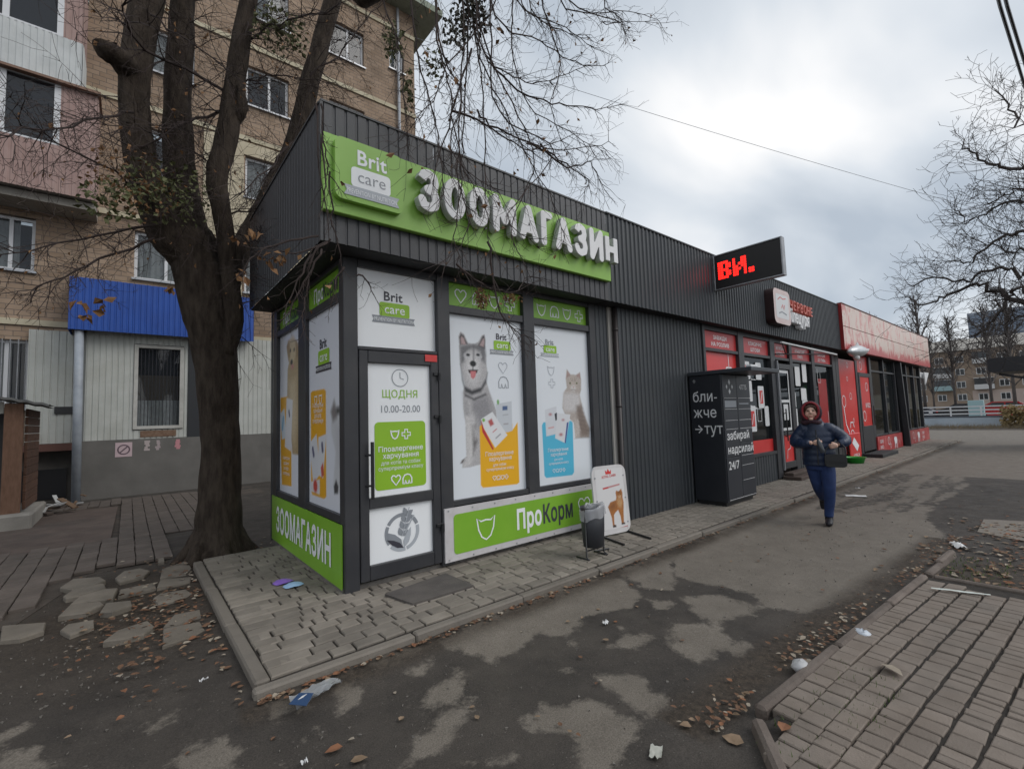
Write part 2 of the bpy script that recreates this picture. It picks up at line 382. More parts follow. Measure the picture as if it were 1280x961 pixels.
soil = np.zeros(X.shape)
soil = np.maximum(soil, np.clip(1-np.hypot((X-5.9)/1.0, (Y-.55)/.55), 0, 1)*2.0)      # planting strip past the pavers
soil = np.maximum(soil, np.clip(1.25-np.abs(Y-(1.40-.055*(X-2.4)))/.17, 0, 1)*((X > 2.2) & (X < 7.5)))      # gutter along the low kerb
soil = np.maximum(soil, np.clip(1.2-np.abs(Y-2.98)/.12, 0, 1)*((X > .5) & (X < 26))*.8)
soil = np.maximum(soil, np.clip(1.3-np.hypot((X-.1)/1.0, (Y-5.6)/1.5), 0, 1))
soil = np.maximum(soil, ((X > 7) & (X < 30) & (Y < .6))*np.clip(.6-Y, 0, 1))
soil = np.maximum(soil, ((X > 38) & (X < 43.7))*1.)
soil = np.clip(soil*(.6+.8*fbm(X*4, Y*4, 15)), 0, 1)
slab = np.zeros(X.shape)
Z = np.where((X > -7) & (X < 42) & (Y > -6) & (Y < 15), (fbm(X*1.3, Y*1.3, 31)-.5)*.022+(fbm(X*9, Y*9, 37, 3)-.5)*.006, 0.)
dp_ = np.maximum(np.maximum(.66-X, 0), np.maximum(3.1-Y, 0)); Z = Z+np.where((X > -1) & (X < 26.5), .046*np.exp(-(dp_/.30)**2)*(1-.8*np.clip((X-.2)*0+(Y-5.8)/.8, 0, 1)), 0.); Z = np.where(Y > 12, Z*.3, Z)
nx, ny = len(gx), len(gy)
idx = np.arange(nx*ny).reshape(ny, nx); Q = np.stack([idx[:-1, :-1], idx[:-1, 1:], idx[1:, 1:], idx[1:, :-1]], -1).reshape(-1, 4)
me = bpy.data.meshes.new('ground'); me.vertices.add(nx*ny); me.vertices.foreach_set('co', np.stack([X, Y, Z], -1).ravel().astype(np.float32))
me.loops.add(Q.size); me.loops.foreach_set('vertex_index', Q.ravel().astype(np.int32)); me.polygons.add(len(Q)); me.polygons.foreach_set('loop_start', (np.arange(len(Q))*4).astype(np.int32)); me.polygons.foreach_set('loop_total', np.full(len(Q), 4, np.int32))
me.polygons.foreach_set('use_smooth', np.ones(len(Q), bool)); me.update(calc_edges=True); me.validate()
at = me.color_attributes.new('Col', 'FLOAT_COLOR', 'POINT'); at.data.foreach_set('color', np.stack([dry, soil, slab, np.ones_like(dry)], -1).ravel().astype(np.float32))
def asphalt():
    m = bpy.data.materials.new('asphalt'); m.use_nodes = True; t = m.node_tree; n, l = t.nodes.new, t.links.new; b = t.nodes['Principled BSDF']
    a = n('ShaderNodeAttribute'); a.attribute_name = 'Col'; sp = n('ShaderNodeSeparateColor'); l(a.outputs['Color'], sp.inputs[0]); g = n('ShaderNodeNewGeometry')
    def noise(sc, det=5, r=.65):
        q = n('ShaderNodeTexNoise'); q.inputs['Scale'].default_value = sc; q.inputs['Detail'].default_value = det; q.inputs['Roughness'].default_value = r; l(g.outputs['Position'], q.inputs['Vector']); return q.outputs['Fac']
    def mr(v, a0, a1, b0=0., b1=1.):
        q = n('ShaderNodeMapRange'); l(v, q.inputs[0]); q.inputs[1].default_value = a0; q.inputs[2].default_value = a1; q.inputs[3].default_value = b0; q.inputs[4].default_value = b1; return q.outputs[0]
    def mix(f, A, B, bt='MIX'):
        q = n('ShaderNodeMix'); q.data_type = 'RGBA'; q.blend_type = bt
        for k, v in (('Factor', f), ('A', A), ('B', B)):
            if isinstance(v, (int, float)): q.inputs[k].default_value = v
            elif isinstance(v, tuple): q.inputs[k].default_value = (*v, 1)
            else: l(v, q.inputs[k])
        return q.outputs['Result']
    damp = mix(mr(noise(2.2), .35, .65), (.040, .035, .031), (.066, .057, .049)); dust = mix(mr(noise(3.5), .3, .7), (.132, .115, .096), (.172, .151, .127))
    def add(a_, b_, k_):
        q = n('ShaderNodeMath'); q.operation = 'MULTIPLY_ADD'; l(b_, q.inputs[0]); q.inputs[1].default_value = k_; l(a_, q.inputs[2]); return q.outputs[0]
    ed = add(add(sp.outputs[0], mr(noise(7, 4), 0, 1, -.5, .5), .75), mr(noise(38, 4), 0, 1, -.5, .5), .35)
    c = mix(mr(ed, .40, .58), damp, dust)
    so_ = mix(mr(noise(30), .35, .7), (.028, .022, .017), (.075, .058, .043)); c = mix(sp.outputs[1], c, so_)
    c = mix(.75, c, mix(mr(noise(130, 3), .3, .7), (.25, .25, .25), (.78, .78, .78)), 'OVERLAY')
    v = n('ShaderNodeTexVoronoi'); v.inputs['Scale'].default_value = 26; l(g.outputs['Position'], v.inputs['Vector'])
    c = mix(mr(v.outputs['Distance'], .06, .10, .35, 0.), c, (.30, .28, .25))               # grit trodden into the surface
    l(c, b.inputs['Base Color']); l(mr(noise(6), .3, .7, .62, .9), b.inputs['Roughness']); b.inputs['Specular IOR Level'].default_value = .3
    bp = n('ShaderNodeBump'); bp.inputs['Strength'].default_value = .55; bp.inputs['Distance'].default_value = .006; l(noise(110, 6, .8), bp.inputs['Height']); l(bp.outputs[0], b.inputs['Normal'])
    return m
me.materials.append(asphalt()); go = bpy.data.objects.new('ground', me); COL.objects.link(go); tag(go, kind='structure', label='patchy asphalt path with damp dark stains and pale dust')
ORG['ground'] = Vector()

# ------------------------------------------------------------- paving helpers
PAVM = pm('concrete_paver', (.18, .158, .132), (.232, .206, .175), 5, .85, .5, 120, vary=.2, dirt=.45, dcol=(.11, .098, .086), dscale=2.2)
BEDM = pm('joint_sand', (.022, .018, .015), (.042, .035, .029), 20, .95, .6, 150)
KERBM = pm('kerb_concrete', (.155, .136, .115), (.205, .182, .155), 4, .85, .6, 90, vary=.12, dirt=.5, dcol=(.09, .08, .07), dscale=4)
def paver_mesh(name, lx, ly, h, mat, c=.006, wob=.003):
    mb = MB(); s = random.uniform
    lo = [(-lx/2, -ly/2), (lx/2, -ly/2), (lx/2, ly/2), (-lx/2, ly/2)]; lo = [(x+s(-wob, wob), y+s(-wob, wob)) for x, y in lo]
    t = [(x*(1-2*c/lx), y*(1-2*c/ly)) for x, y in lo]
    mb.v = [(x, y, 0) for x, y in lo]+[(x, y, h-c) for x, y in lo]+[(x, y, h+s(-.0012, .0012)) for x, y in t]
    for i in range(4):
        j = (i+1) % 4; mb.face(i, j, 4+j, 4+i); mb.face(4+i, 4+j, 8+j, 8+i)
    mb.face(8, 9, 10, 11)
    me = bpy.data.meshes.new(name); me.from_pydata(mb.v, [], mb.f); me.materials.append(mat); return me, mb
def lay(parent, name, meshes, spots, mat, limit=300, stuff='far_pavers'):
    # spots: (x, y, z, rot, size key); the nearest ones are objects of their own, the rest one joined part
    spots.sort(key=lambda s: s[0]**2+s[1]**2); po = ORG[parent.name]
    for x, y, z, a, k in spots[:limit]:
        o = bpy.data.objects.new(name, random.choice(meshes[k])[0]); COL.objects.link(o); o.parent = parent
        o.location = Vector((x, y, z))-po; o.rotation_euler = (random.gauss(0, .005), random.gauss(0, .005), a+random.gauss(0, .008))
    if spots[limit:]:
        J = MB()
        for x, y, z, a, k in spots[limit:]:
            mb = random.choice(meshes[k])[1]; ca, sa = math.cos(a), math.sin(a); b = len(J.v); dz = random.uniform(-.002, .002)
            J.v += [(x+vx*ca-vy*sa, y+vx*sa+vy*ca, z+vz+dz) for vx, vy, vz in mb.v]
            for f in mb.f: J.face(*[b+i for i in f])
        J.build(stuff, mat, parent, kind='stuff')

# ------------------------------------------------------------- pavement along the shops
pav = MB().box(.66, 26.6, 3.16, 4.6, -.05, .083).box(.66, 1.75, 4.6, 6.44, -.05, .083).build('pavement', BEDM, kind='structure', label='grey block pavement running along the row of shops')
K = {}
for lx in (.09, .125, .16, .20, .24): K[lx] = [paver_mesh('paver', lx-.012, .106, .045, PAVM, .007, .004) for _ in range(5)]
spots = []
ybase = 3.185; row = 0; y = ybase
while y < 6.40:
    x = .70+random.uniform(-.1, 0.0)+.0; xend = 26.5 if y < 4.28 else 1.56
    while x < xend:
        k = random.choice((.09, .125, .16, .16, .20, .24, .24, .20)); 
        if x+k > .69+.03: spots.append((max(x+k/2, .69+k/2), y+.055, .055+random.gauss(0, .0012), 0., k))
        x += k
    y += .119
lay(pav, 'paver', K, spots, PAVM)
def kerb(parent, p, q, wdt=.10, z0=-.05, z1=.10, mat=KERBM, c=.012, tilt=0.):
    p, q = Vector((*p, 0)), Vector((*q, 0)); ln = (q-p).length; mb = MB().bbox(0, ln-.006, -wdt/2, wdt/2, z0, z1, c)
    a = math.atan2((q-p).y, (q-p).x); M = Matrix.Translation(p) @ Matrix.Rotation(a, 4, 'Z') @ Matrix.Rotation(tilt, 4, 'X'); mb.v = [tuple(M @ Vector(v)) for v in mb.v]
    return mb.build('kerb_stone', mat, parent)
x = .585
while x < 26.5:
    ln = 1.0 if x > .6 else 1.02; dy = random.uniform(-.012, .012); kerb(pav, (x, 3.12+dy), (x+ln, 3.12+dy+random.uniform(-.008, .008)), .075, z1=.096+random.uniform(-.006, .004)); x += ln
yy = 3.175
while yy < 6.4:
    ln = min(1.05, 6.44-yy); kerb(pav, (.640+random.uniform(-.006, .006), yy), (.640, yy+ln), .085, z1=.104); yy += ln
kerb(pav, (.70, 6.47), (1.5, 6.5), .06, z1=.10)

# ------------------------------------------------------------- the other pavement, across the path
rp = MB().prism([(2.42, 1.10, -.05), (2.2, .9, -.05), (1.9, .3, -.05), (1.7, -3.2, -.05), (5.75, -3.2, -.05), (5.62, .98, -.05)], (0, 0, .086)).build('pavement', BEDM, kind='structure', label='pinkish grey block pavement edged by a low crooked kerb')
RPM = pm('pink_paver', (.17, .138, .113), (.215, .179, .15), 4, .85, .5, 110, vary=.13, dirt=.5, dcol=(.12, .105, .09), dscale=2.5)
K2 = {}
for lx in (.065, .085, .11, .14): K2[lx] = [paver_mesh('paver', lx-.009, .111, .04, RPM, .005, .0035) for _ in range(5)]
spots = []; ang = R(-3.3)
for r_ in range(24):
    t = -.22; yo = -.05-.1205*r_-.06
    while t < 3.02:
        k = random.choice((.065, .085, .085, .11, .11, .11, .14, .14)); u = t+k/2
        if u+k/2 < 3.06 and not (r_ == 0 and u < .1):
            bend = .022*math.sin(u*1.1+r_*.35); a = ang; X0 = 2.50-.02*r_+u*math.cos(a)-yo*math.sin(a)*1; Y0 = 1.175+u*math.sin(a)+yo*math.cos(a)+bend
            if X0 > 2.2-.02*r_: spots.append((X0, Y0, .012+.006*math.sin(u*2+r_*.7)+random.gauss(0, .0015), a, k))
        t += k
lay(rp, 'paver', K2, spots, RPM)
LKM = pm('worn_kerb', (.12, .095, .08), (.17, .14, .12), 6, .9, .8, 60, vary=.1, dirt=.5)
for p, q, tl in (((2.56, 1.165), (3.58, 1.108), .05), ((3.60, 1.10), (4.62, 1.045), -.04), ((4.64, 1.05), (5.60, .99), .06), ((5.68, .985), (6.12, .955), .2), ((6.18, .97), (6.72, .935), -.15), ((2.13, .88), (2.47, 1.14), .12)):
    kerb(rp, p, q, .062, z0=-.06, z1=.066, mat=LKM, c=.016, tilt=tl)
kerb(rp, (5.64, .93), (5.70, -1.5), .05, z0=-.05, z1=.062, mat=LKM)
cs = MB().prism([onz(*p, -.02) for p in ((1222, 668), (1230, 652), (1290, 655), (1300, 682), (1260, 676))], (0, 0, .035)).build('concrete_patch', KERBM, kind='structure', label='pale concrete patch let into the asphalt')

# ------------------------------------------------------------- tiles beside the tree, partly broken up
TILM = pm('yard_tile', (.10, .08, .067), (.135, .11, .094), 3, .85, .5, 90, vary=.15, dirt=.55, dcol=(.07, .06, .052), dscale=1.6)
yard = MB().prism([(-4.2, 5.75, -.05), (-.72, 5.72, -.05), (-.46, 6.6, -.05), (-.3, 7.15, -.05), (.34, 7.3, -.05), (.55, 8.5, -.05), (2.6, 9.2, -.05), (2.6, 14.3, -.05), (-4.2, 14.3, -.05)], (0, 0, .052)).build('yard_paving', pm('yard_soil', (.05, .04, .032), (.085, .068, .055), 5, .95, .7, 50), kind='structure', label='old concrete tile paving in the yard, broken up at its edge')
K3 = {1: [paver_mesh('tile', .170, .332, .035, TILM, .005, .004) for _ in range(6)], 2: [paver_mesh('tile', .170, .162, .035, TILM, .005, .004) for _ in range(4)]}
spots = []
for i in range(-23, 8):
    for j in range(0, 24):
        xx = .02+i*.18; yy = 5.85+j*.342+(.17 if i % 2 and i < 0 else 0)
        if xx > .5 and yy < 8.6: continue
        if yy < 7.1 and xx > -.40-(7.2-yy)*.28: continue
        if 8.85 < yy < 13 and xx < -.1 and xx > -3.4: continue          # the tiles lie under trodden earth here
        zt_ = .006+.008*math.sin(xx*2+yy)
        if random.random() < .35: spots.append((xx, yy+.17, zt_, 0, 1))
        else: spots += [(xx, yy+.085, zt_, 0, 2), (xx, yy+.256, zt_, 0, 2)]
lay(yard, 'tile', K3, spots, TILM)
MB().prism([(-3.4, 8.9, .0), (-.16, 8.86, .0), (-.12, 12.9, .0), (-3.4, 13.1, .0)], (0, 0, .036)).build('trodden_earth', pm('earth', (.085, .062, .052), (.12, .09, .075), 3, .95, .8, 40, dirt=.5), yard)
B1 = (0, 640, 4.)
SLABM = pm('slab_concrete', (.15, .13, .105), (.195, .17, .14), 4, .9, .7, 70, vary=.14, dirt=.5, dcol=(.1, .09, .078), dscale=5)
for q in ((300, 375, 365, 335, 500, 325, 530, 340, 480, 360, 360, 385), (315, 420, 380, 375, 520, 355, 530, 380, 400, 420, 330, 432), (350, 460, 400, 420, 530, 385, 590, 380, 565, 430, 440, 445), (575, 330, 620, 295, 700, 280, 750, 292, 720, 320, 600, 350),
          (590, 420, 600, 385, 775, 350, 782, 380, 640, 410), (765, 430, 800, 405, 930, 385, 965, 410, 900, 440, 790, 460), (515, 650, 590, 590, 740, 538, 775, 570, 720, 610, 600, 640), (812, 665, 815, 583, 1000, 550, 1025, 590, 960, 620),
          (815, 573, 870, 515, 1000, 490, 1010, 530, 900, 558), (290, 520, 350, 465, 500, 447, 520, 460, 430, 500), (500, 500, 530, 452, 655, 440, 660, 465, 560, 500), (800, 328, 810, 285, 930, 245, 960, 280, 930, 312), (785, 375, 800, 337, 960, 322, 950, 350, 850, 365),
          (785, 170, 810, 165, 822, 245, 790, 250), (300, 590, 340, 560, 470, 540, 470, 570, 350, 615), (0, 640, 10, 570, 230, 550, 220, 590, 100, 630)):
    zt = random.uniform(.03, .055); P = [onz(B1[0]+q[i]/B1[2], B1[1]+q[i+1]/B1[2], zt) for i in range(0, len(q), 2)]
    c = sum(P, Vector())/len(P); tx, ty = random.uniform(-.03, .03), random.uniform(-.03, .03)
    P = [Vector((p.x, p.y, p.z+(p.x-c.x)*tx+(p.y-c.y)*ty)) for p in P]; T = [c+(p-c)*.955+Vector((0, 0, .004)) for p in P]; n = len(P); D = MB()
    D.v = [(p.x, p.y, p.z-.07) for p in P]+[(p.x, p.y, p.z-.006) for p in P]+[tuple(p) for p in T]
    for i in range(n):
        j = (i+1) % n; a = [(i, j, n+j, n+i), (n+i, n+j, 2*n+j, 2*n+i)]
        for f in a: D.face(*f)
    D.face(*range(2*n, 3*n)); nrm = (T[1]-T[0]).cross(T[2]-T[1])
    if nrm.z < 0: D.f = [f[::-1] for f in D.f]
    D.build('broken_slab', SLABM, yard)
# ============================================================= PET SHOP
DARK = pm('anthracite_sheet', (.047, .049, .056), (.057, .059, .066), 2, .48, .12, 60, dirt=.25, dcol=(.085, .08, .075), dscale=1.5)
DARK2 = pm('graphite_sheet', (.038, .043, .050), (.046, .052, .058), 2, .42, .1, 60, dirt=.2, dcol=(.075, .075, .072), dscale=1.5)
FRAME = pm('dark_frame', (.030, .031, .036), (.038, .039, .044), 3, .42, .05, 80, dirt=.2, dcol=(.07, .065, .06), dscale=3)
BLACK = pm('black_plastic', (.014, .014, .016), None, rough=.4)
SOFF = pm('soffit', (.018, .018, .020), None, rough=.7)
WHITE = pm('white_film', (.66, .69, .73), None, rough=.32, spec=.4)
PAPER = pm('white_print', (.84, .86, .88), None, rough=.35)
GREEN = pm('green_print', (.20, .43, .032), (.225, .46, .04), 2, .33, dirt=.12, dcol=(.1, .2, .03))
LIME = pm('lime_film', (.27, .50, .025), None, rough=.33)
INK = pm('ink', (.045, .045, .06), None, rough=.4)
GREYI = pm('grey_ink', (.26, .28, .31), None, rough=.35)
LGREY = pm('light_grey_ink', (.42, .45, .49), None, rough=.35)
PRINT = pm('poster_print', (1, 1, 1), None, rough=.3, vcol=True, spec=.45)
RED = pm('red_film', (.62, .035, .035), (.66, .05, .045), 3, .3)
GALV = pm('galvanised', (.33, .34, .36), (.40, .41, .43), 6, .4, metal=.6)
Y0 = 4.24; X0 = 1.52
shop = empty('pet_shop', (3.2, 5.4, .1), 'dark clad corner pet shop kiosk with white and green poster windows', 'shop')
# fascia: profiled sheets, one object each
def fascia(parent, mat, x0, x1, y, z0, z1, step=1.1, **k):
    x = x0
    while x < x1-.01:
        e = min(x+step, x1); sheet((x, y, 0), (1, 0, 0), e-x-.003, z0, z1, (0, -1, 0), **k).build('cladding_sheet', mat, parent); x = e
fascia(shop, DARK, 1.235, 5.035, 3.945, 3.15, 4.375, pitch=.1, depth=.010, groove=.014, slope=.006)
y = 3.95
while y < 6.95:
    e = min(y+1.0, 6.95); sheet((1.235, e, 0), (0, -1, 0), e-y-.003, 3.15, 4.375, (-1, 0, 0), pitch=.1, depth=.008, groove=.014, slope=.006).build('cladding_sheet', DARK, shop); y = e
MB().box(1.219, 1.243, 3.929, 3.951, 3.145, 4.39).build('corner_trim', DARK, shop)
MB().box(1.222, 5.034, 3.925, 3.975, 4.377, 4.395).box(1.215, 1.262, 3.976, 6.95, 4.377, 4.395).build('parapet_cap', DARK, shop)
MB().box(1.262, 5.034, 3.976, 6.95, 4.15, 4.25).build('roof', pm('roof_felt', (.06, .06, .06), None, rough=.9), shop)
MB().box(1.25, 5.034, 3.96, 4.33, 3.152, 3.17).box(1.25, 1.6, 4.331, 6.95, 3.152, 3.17).build('soffit', SOFF, shop)
# body behind the glazing
MB().box(1.62, 5.30, 4.36, 6.92, .02, 3.151).build('wall', pm('inner_dark', (.02, .02, .022), None, rough=.8), shop)
MB().box(1.50, 5.39, 4.26, 6.90, -.02, .135).build('plinth', pm('rough_concrete', (.13, .12, .11), (.19, .175, .16), 8, .9, .9, 40, dirt=.5), shop)
# frame bars (front)
def bars(parent, name, boxes, mat=FRAME, c=.004):
    mb = MB()
    for b in boxes: mb.bbox(*b, c)
    return mb.build(name, mat, parent)
MB().bbox(1.51, 1.645, 4.215, 4.345, .085, 3.152, .006).build('corner_post', FRAME, shop)
for a, b in ((2.495, 2.645), (3.70, 3.875), (4.91, 5.03)): MB().bbox(a, b, 4.20, 4.345, .12, 3.152, .005).build('mullion', FRAME, shop)
def hbar(x0, x1, z0, z1, y0=4.212, y1=4.345): return MB().bbox(x0, x1, y0, y1, z0, z1, .004).build('frame_bar', FRAME, shop)
for a, b in ((2.646, 3.699), (3.876, 4.909)):
    hbar(a, b, 2.755, 2.838); hbar(a, b, 3.10, 3.151); hbar(a, b, .695, .752)
hbar(1.646, 2.494, 2.285, 2.318); hbar(1.646, 2.494, 3.08, 3.151)
sheet((5.031, 4.22, 0), (1, 0, 0), .34, .1, 3.152, (0, -1, 0), pitch=.085, depth=.012).build('cladding_sheet', DARK2, shop)
# side frame bars
for a, b in ((5.385, 5.655), (6.66, 6.85)): MB().bbox(1.50, 1.62, a, b, .12, 3.151, .005).build('mullion', FRAME, shop)
for a, b in ((4.346, 5.384), (5.656, 6.659)):
    for z0, z1 in ((2.762, 2.838), (3.10, 3.150), (.69, .765)): MB().bbox(1.506, 1.62, a, b, z0, z1, .004).build('frame_bar', FRAME, shop)
sheet((1.50, 6.94, 0), (0, -1, 0), .088, .1, 3.15, (-1, 0, 0), pitch=.088, depth=.01).build('cladding_sheet', DARK2, shop)

# -------- icons and logo drawn as flat film
def P2(s, pts): return [(s[0]+x*s[2], s[1]+y*s[2]) for x, y in pts]
HEART = [(0, -.5), (-.45, .05), (-.5, .28), (-.35, .48), (-.15, .47), (0, .3), (.15, .47), (.35, .48), (.5, .28), (.45, .05)]
CATF = [(0, -.5), (-.25, -.35), (-.42, .0), (-.5, .5), (-.28, .34), (0, .38), (.28, .34), (.5, .5), (.42, 0), (.25, -.35)]
PLUS = [(-.17, -.5), (.17, -.5), (.17, -.17), (.5, -.17), (.5, .17), (.17, .17), (.17, .5), (-.17, .5), (-.17, .17), (-.5, .17), (-.5, -.17), (-.17, -.17)]
PAW = [(-.5, -.45), (-.5, .1), (-.3, .42), (0, .5), (.3, .42), (.5, .1), (.5, -.45), (.28, -.45), (.2, -.1), (.1, -.45), (-.1, -.45), (-.2, -.1), (-.28, -.45)]
def icon(mb, fr, sh, cx, cy, s, w_, d=.003): return mb.stroke(fr, P2((cx, cy, s), sh), w_, d, True)
def brit(mb, fr, cx, cy, s, ink, grn, txt, band, d=.003):
    # the maker's logo: word, green tab, grey ribbon; s = width of the ribbon
    mb.mat(ink).text(fr, 'Brit', cx-.02*s, cy+.19*s, .20*s, d, .022)
    mb.mat(grn).rrect(fr, cx-.33*s, cx+.37*s, cy-.16*s, cy+.15*s, .05*s, d)
    mb.mat(txt).text(fr, 'care', cx+.02*s, cy-.085*s, .20*s, d+.002, .004)
    mb.mat(band).shape(fr, [(cx-.5*s, cy-.30*s), (cx+.5*s, cy-.30*s), (cx+.46*s, cy-.225*s), (cx+.5*s, cy-.15*s), (cx-.5*s, cy-.15*s), (cx-.46*s, cy-.225*s)], d+.001)
    mb.mat(txt).text(fr, 'PREVENTION BY NUTRITION', cx, cy-.262*s, .075*s, d+.003, .004, .66)
FM = [PRINT, INK, LIME, PAPER, GREYI, LGREY, RED]        # slots used on every poster: 0 print, 1 ink, 2 lime, 3 white, 4 grey, 5 light grey, 6 red
def win(name, parent, boxes, c=.004): return bars(parent, name, boxes, c=c)
ff = FRONT(4.262)
# transom above the door
tw = MB().quad(ff, 1.640, 2.50, 2.31, 3.085); tw.m = [3]; brit(tw, ff, 2.03, 2.71, .46, 1, 2, 3, 4)
tw.build('poster', FM, shop)
# -------- door
door = MB()
for b in ((1.650, 1.735, 4.205, 4.275, .158, 2.28), (2.405, 2.492, 4.205, 4.275, .158, 2.28), (1.736, 2.404, 4.205, 4.275, 2.165, 2.28), (1.736, 2.404, 4.205, 4.275, .80, .90), (1.736, 2.404, 4.205, 4.275, .158, .29)): door.bbox(*b, .006)
door = door.build('door', FRAME, shop)
fd = FRONT(4.242)
dp = MB().quad(fd, 1.735, 2.405, .899, 2.167); dp.m = [3]
cx = 2.075
dp.mat(4).stroke(fd, [(cx+.085*math.cos(t), 2.03+.085*math.sin(t)) for t in np.linspace(0, 2*math.pi, 24, endpoint=False)], .008, .003, True); dp.stroke(fd, [(cx, 2.085), (cx, 2.03), (cx+.04, 2.015)], .008, .003)
dp.mat(2).text(fd, 'ЩОДНЯ', cx, 1.835, .075, .003, .006, .95); dp.mat(4).text(fd, '10.00-20.00', cx, 1.69, .072, .003, 0., .92)
dp.mat(2).rrect(fd, 1.805, 2.345, .955, 1.60, .04, .003)
dp.mat(3); icon(dp, fd, CATF, 2.01, 1.475, .085, .013, .006); icon(dp, fd, PLUS, 2.13, 1.475, .09, .013, .006)
for i, (t, h, b) in enumerate((('Гіпоалергенне', .05, .012), ('харчування', .05, .012), ('для котів та собак', .036, 0.), ('суперпреміум класу', .036, 0.))): dp.text(fd, t, cx, (1.315, 1.25, 1.19, 1.138)[i], h, .006, b, .95)
icon(dp, fd, HEART, 2.015, 1.035, .095, .013, .006); icon(dp, fd, PAW, 2.135, 1.035, .095, .013, .006)
dp.build('poster', FM, door)
lp = MB().quad(fd, 1.735, 2.405, .285, .802); lp.m = [3]; c0 = (2.075, .535)
for a0, a1, mi in ((20, 150, 4), (155, 215, 4), (-75, 15, 5), (225, 280, 5)):
    lp.mat(mi).stroke(fd, [(c0[0]+.165*math.cos(R(t)), c0[1]+.165*math.sin(R(t))) for t in np.linspace(a0, a1, 14)], .034, .003)
def leafpts(x, y, l_, w_, a): return [(x+math.cos(R(a))*u*l_-math.sin(R(a))*v*w_, y+math.sin(R(a))*u*l_+math.cos(R(a))*v*w_) for u, v in ((0, 0), (.3, .5), (.65, .42), (1, 0), (.65, -.42), (.3, -.5))]
lp.mat(4)
for i in range(4):
    for sgn in (-1, 1): lp.shape(fd, leafpts(2.065+.018*i, .50+.062*i, .085, .05, 70+sgn*38), .004+.0004*i)
lp.shape(fd, leafpts(2.08, .385, .24, .09, 135), .005); lp.mat(1).shape(fd, leafpts(2.085, .385, .2, .05, 150), .0058)
lp.mat(5).shape(fd, leafpts(2.09, .385, .2, .06, 68), .005); lp.stroke(fd, [(2.10, .52), (2.20, .68)], .012, .0062); lp.stroke(fd, [(2.07, .50), (2.15, .76)], .008, .0066)
lp.build('poster', FM, door)
hd = MB().tube([(1.742, 4.145, .90), (1.742, 4.145, 1.42)], .016, 10); hd.tube([(1.742, 4.145, 1.02), (1.70, 4.205, 1.02)], .010, 8).tube([(1.742, 4.145, 1.30), (1.70, 4.205, 1.30)], .010, 8); hd.smooth = False; hd.build('handle', BLACK, door)
for z in (.52, 1.62, 2.06): MB().bbox(2.43, 2.505, 4.185, 4.203, z, z+.035).tube([(2.49, 4.18, z-.05), (2.49, 4.18, z+.03)], .014, 8).build('hinge', BLACK, door)
MB().quad(FRONT(4.2), 2.335, 2.475, 2.205, 2.275, .004).build('sticker', RED, door)
# -------- window posters
CD = (560, 380, 4.0)
def tr(c, pts, y=4.262): return [(lambda v: (v.x, v.z))(ony(c[0]+x/c[2], c[1]+y_/c[2], y)) for x, y_ in zip(pts[::2], pts[1::2])]
def t1(c, x, y_, y=4.262): v = ony(c[0]+x/c[2], c[1]+y_/c[2], y); return (v.x, v.z)
WC = (.72, .755, .80)
dog = Canvas(ff, 2.640, 3.705, .745, 2.76, .0075, WC)
body = tr(CD, (75, 440, 85, 400, 62, 310, 58, 260, 55, 200, 52, 160, 62, 138, 80, 150, 100, 195, 130, 200, 150, 190, 170, 155, 183, 152, 188, 180, 185, 230, 190, 260, 192, 300, 198, 345, 190, 380, 205, 430, 222, 480, 240, 530, 247, 600, 240, 700, 165, 800, 110, 815, 72, 818, 72, 795, 92, 760, 88, 600, 76, 520))
dog.poly(tr(CD, (105, 690, 140, 640, 200, 660, 200, 800, 110, 798, 62, 796, 70, 780, 100, 760)), (.10, .085, .08), .02)
dog.poly(body, (.44, .43, .44), .014)
dog.poly(tr(CD, (80, 445, 130, 470, 195, 440, 222, 500, 235, 560, 225, 640, 170, 660, 130, 560, 90, 560)), (.27, .265, .28), .10, .8)
dog.poly(tr(CD, (88, 560, 130, 560, 135, 700, 118, 800, 75, 815, 95, 760)), (.56, .55, .55), .04)
dog.poly(tr(CD, (118, 600, 140, 600, 150, 690, 125, 760)), (.16, .15, .15), .03, .7)
dog.poly(tr(CD, (62, 300, 75, 370, 85, 410, 120, 430, 165, 415, 190, 370, 198, 340, 192, 395, 165, 440, 120, 455, 85, 440, 70, 380)), (.05, .05, .055), .03, .9)
dog.poly(tr(CD, (82, 445, 130, 470, 190, 445, 192, 456, 130, 484, 84, 462)), (.08, .08, .085), .02, .8)
dog.poly(tr(CD, (58, 210, 90, 200, 130, 202, 160, 200, 186, 215, 190, 250, 186, 300, 165, 280, 160, 240, 128, 225, 95, 240, 85, 290, 62, 300)), (.16, .16, .17), .04, .85)
dog.ell(t1(CD, 125, 315), .10, .17, (.60, .59, .60), soft=.07, k=.9); dog.ell(t1(CD, 95, 258), .042, .035, (.5, .5, .52), soft=.03); dog.ell(t1(CD, 155, 262), .036, .03, (.5, .5, .52), soft=.03)
dog.line([t1(CD, 128, 205), t1(CD, 128, 280)], .02, (.10, .10, .11), .03, .8)
for ex in (100, 150): dog.ell(t1(CD, ex, 254), .026, .016, (.02, .02, .025), soft=.012)
dog.ell(t1(CD, 125, 298), .043, .034, (.012, .012, .014), soft=.015); dog.line([t1(CD, 125, 310), t1(CD, 124, 335)], .012, (.03, .03, .03), .015)
dog.poly(tr(CD, (100, 328, 150, 328, 145, 345, 125, 350, 105, 345)), (.02, .015, .015), .015); dog.poly(tr(CD, (112, 335, 140, 335, 138, 362, 126, 376, 114, 365)), (.56, .18, .19), .014)
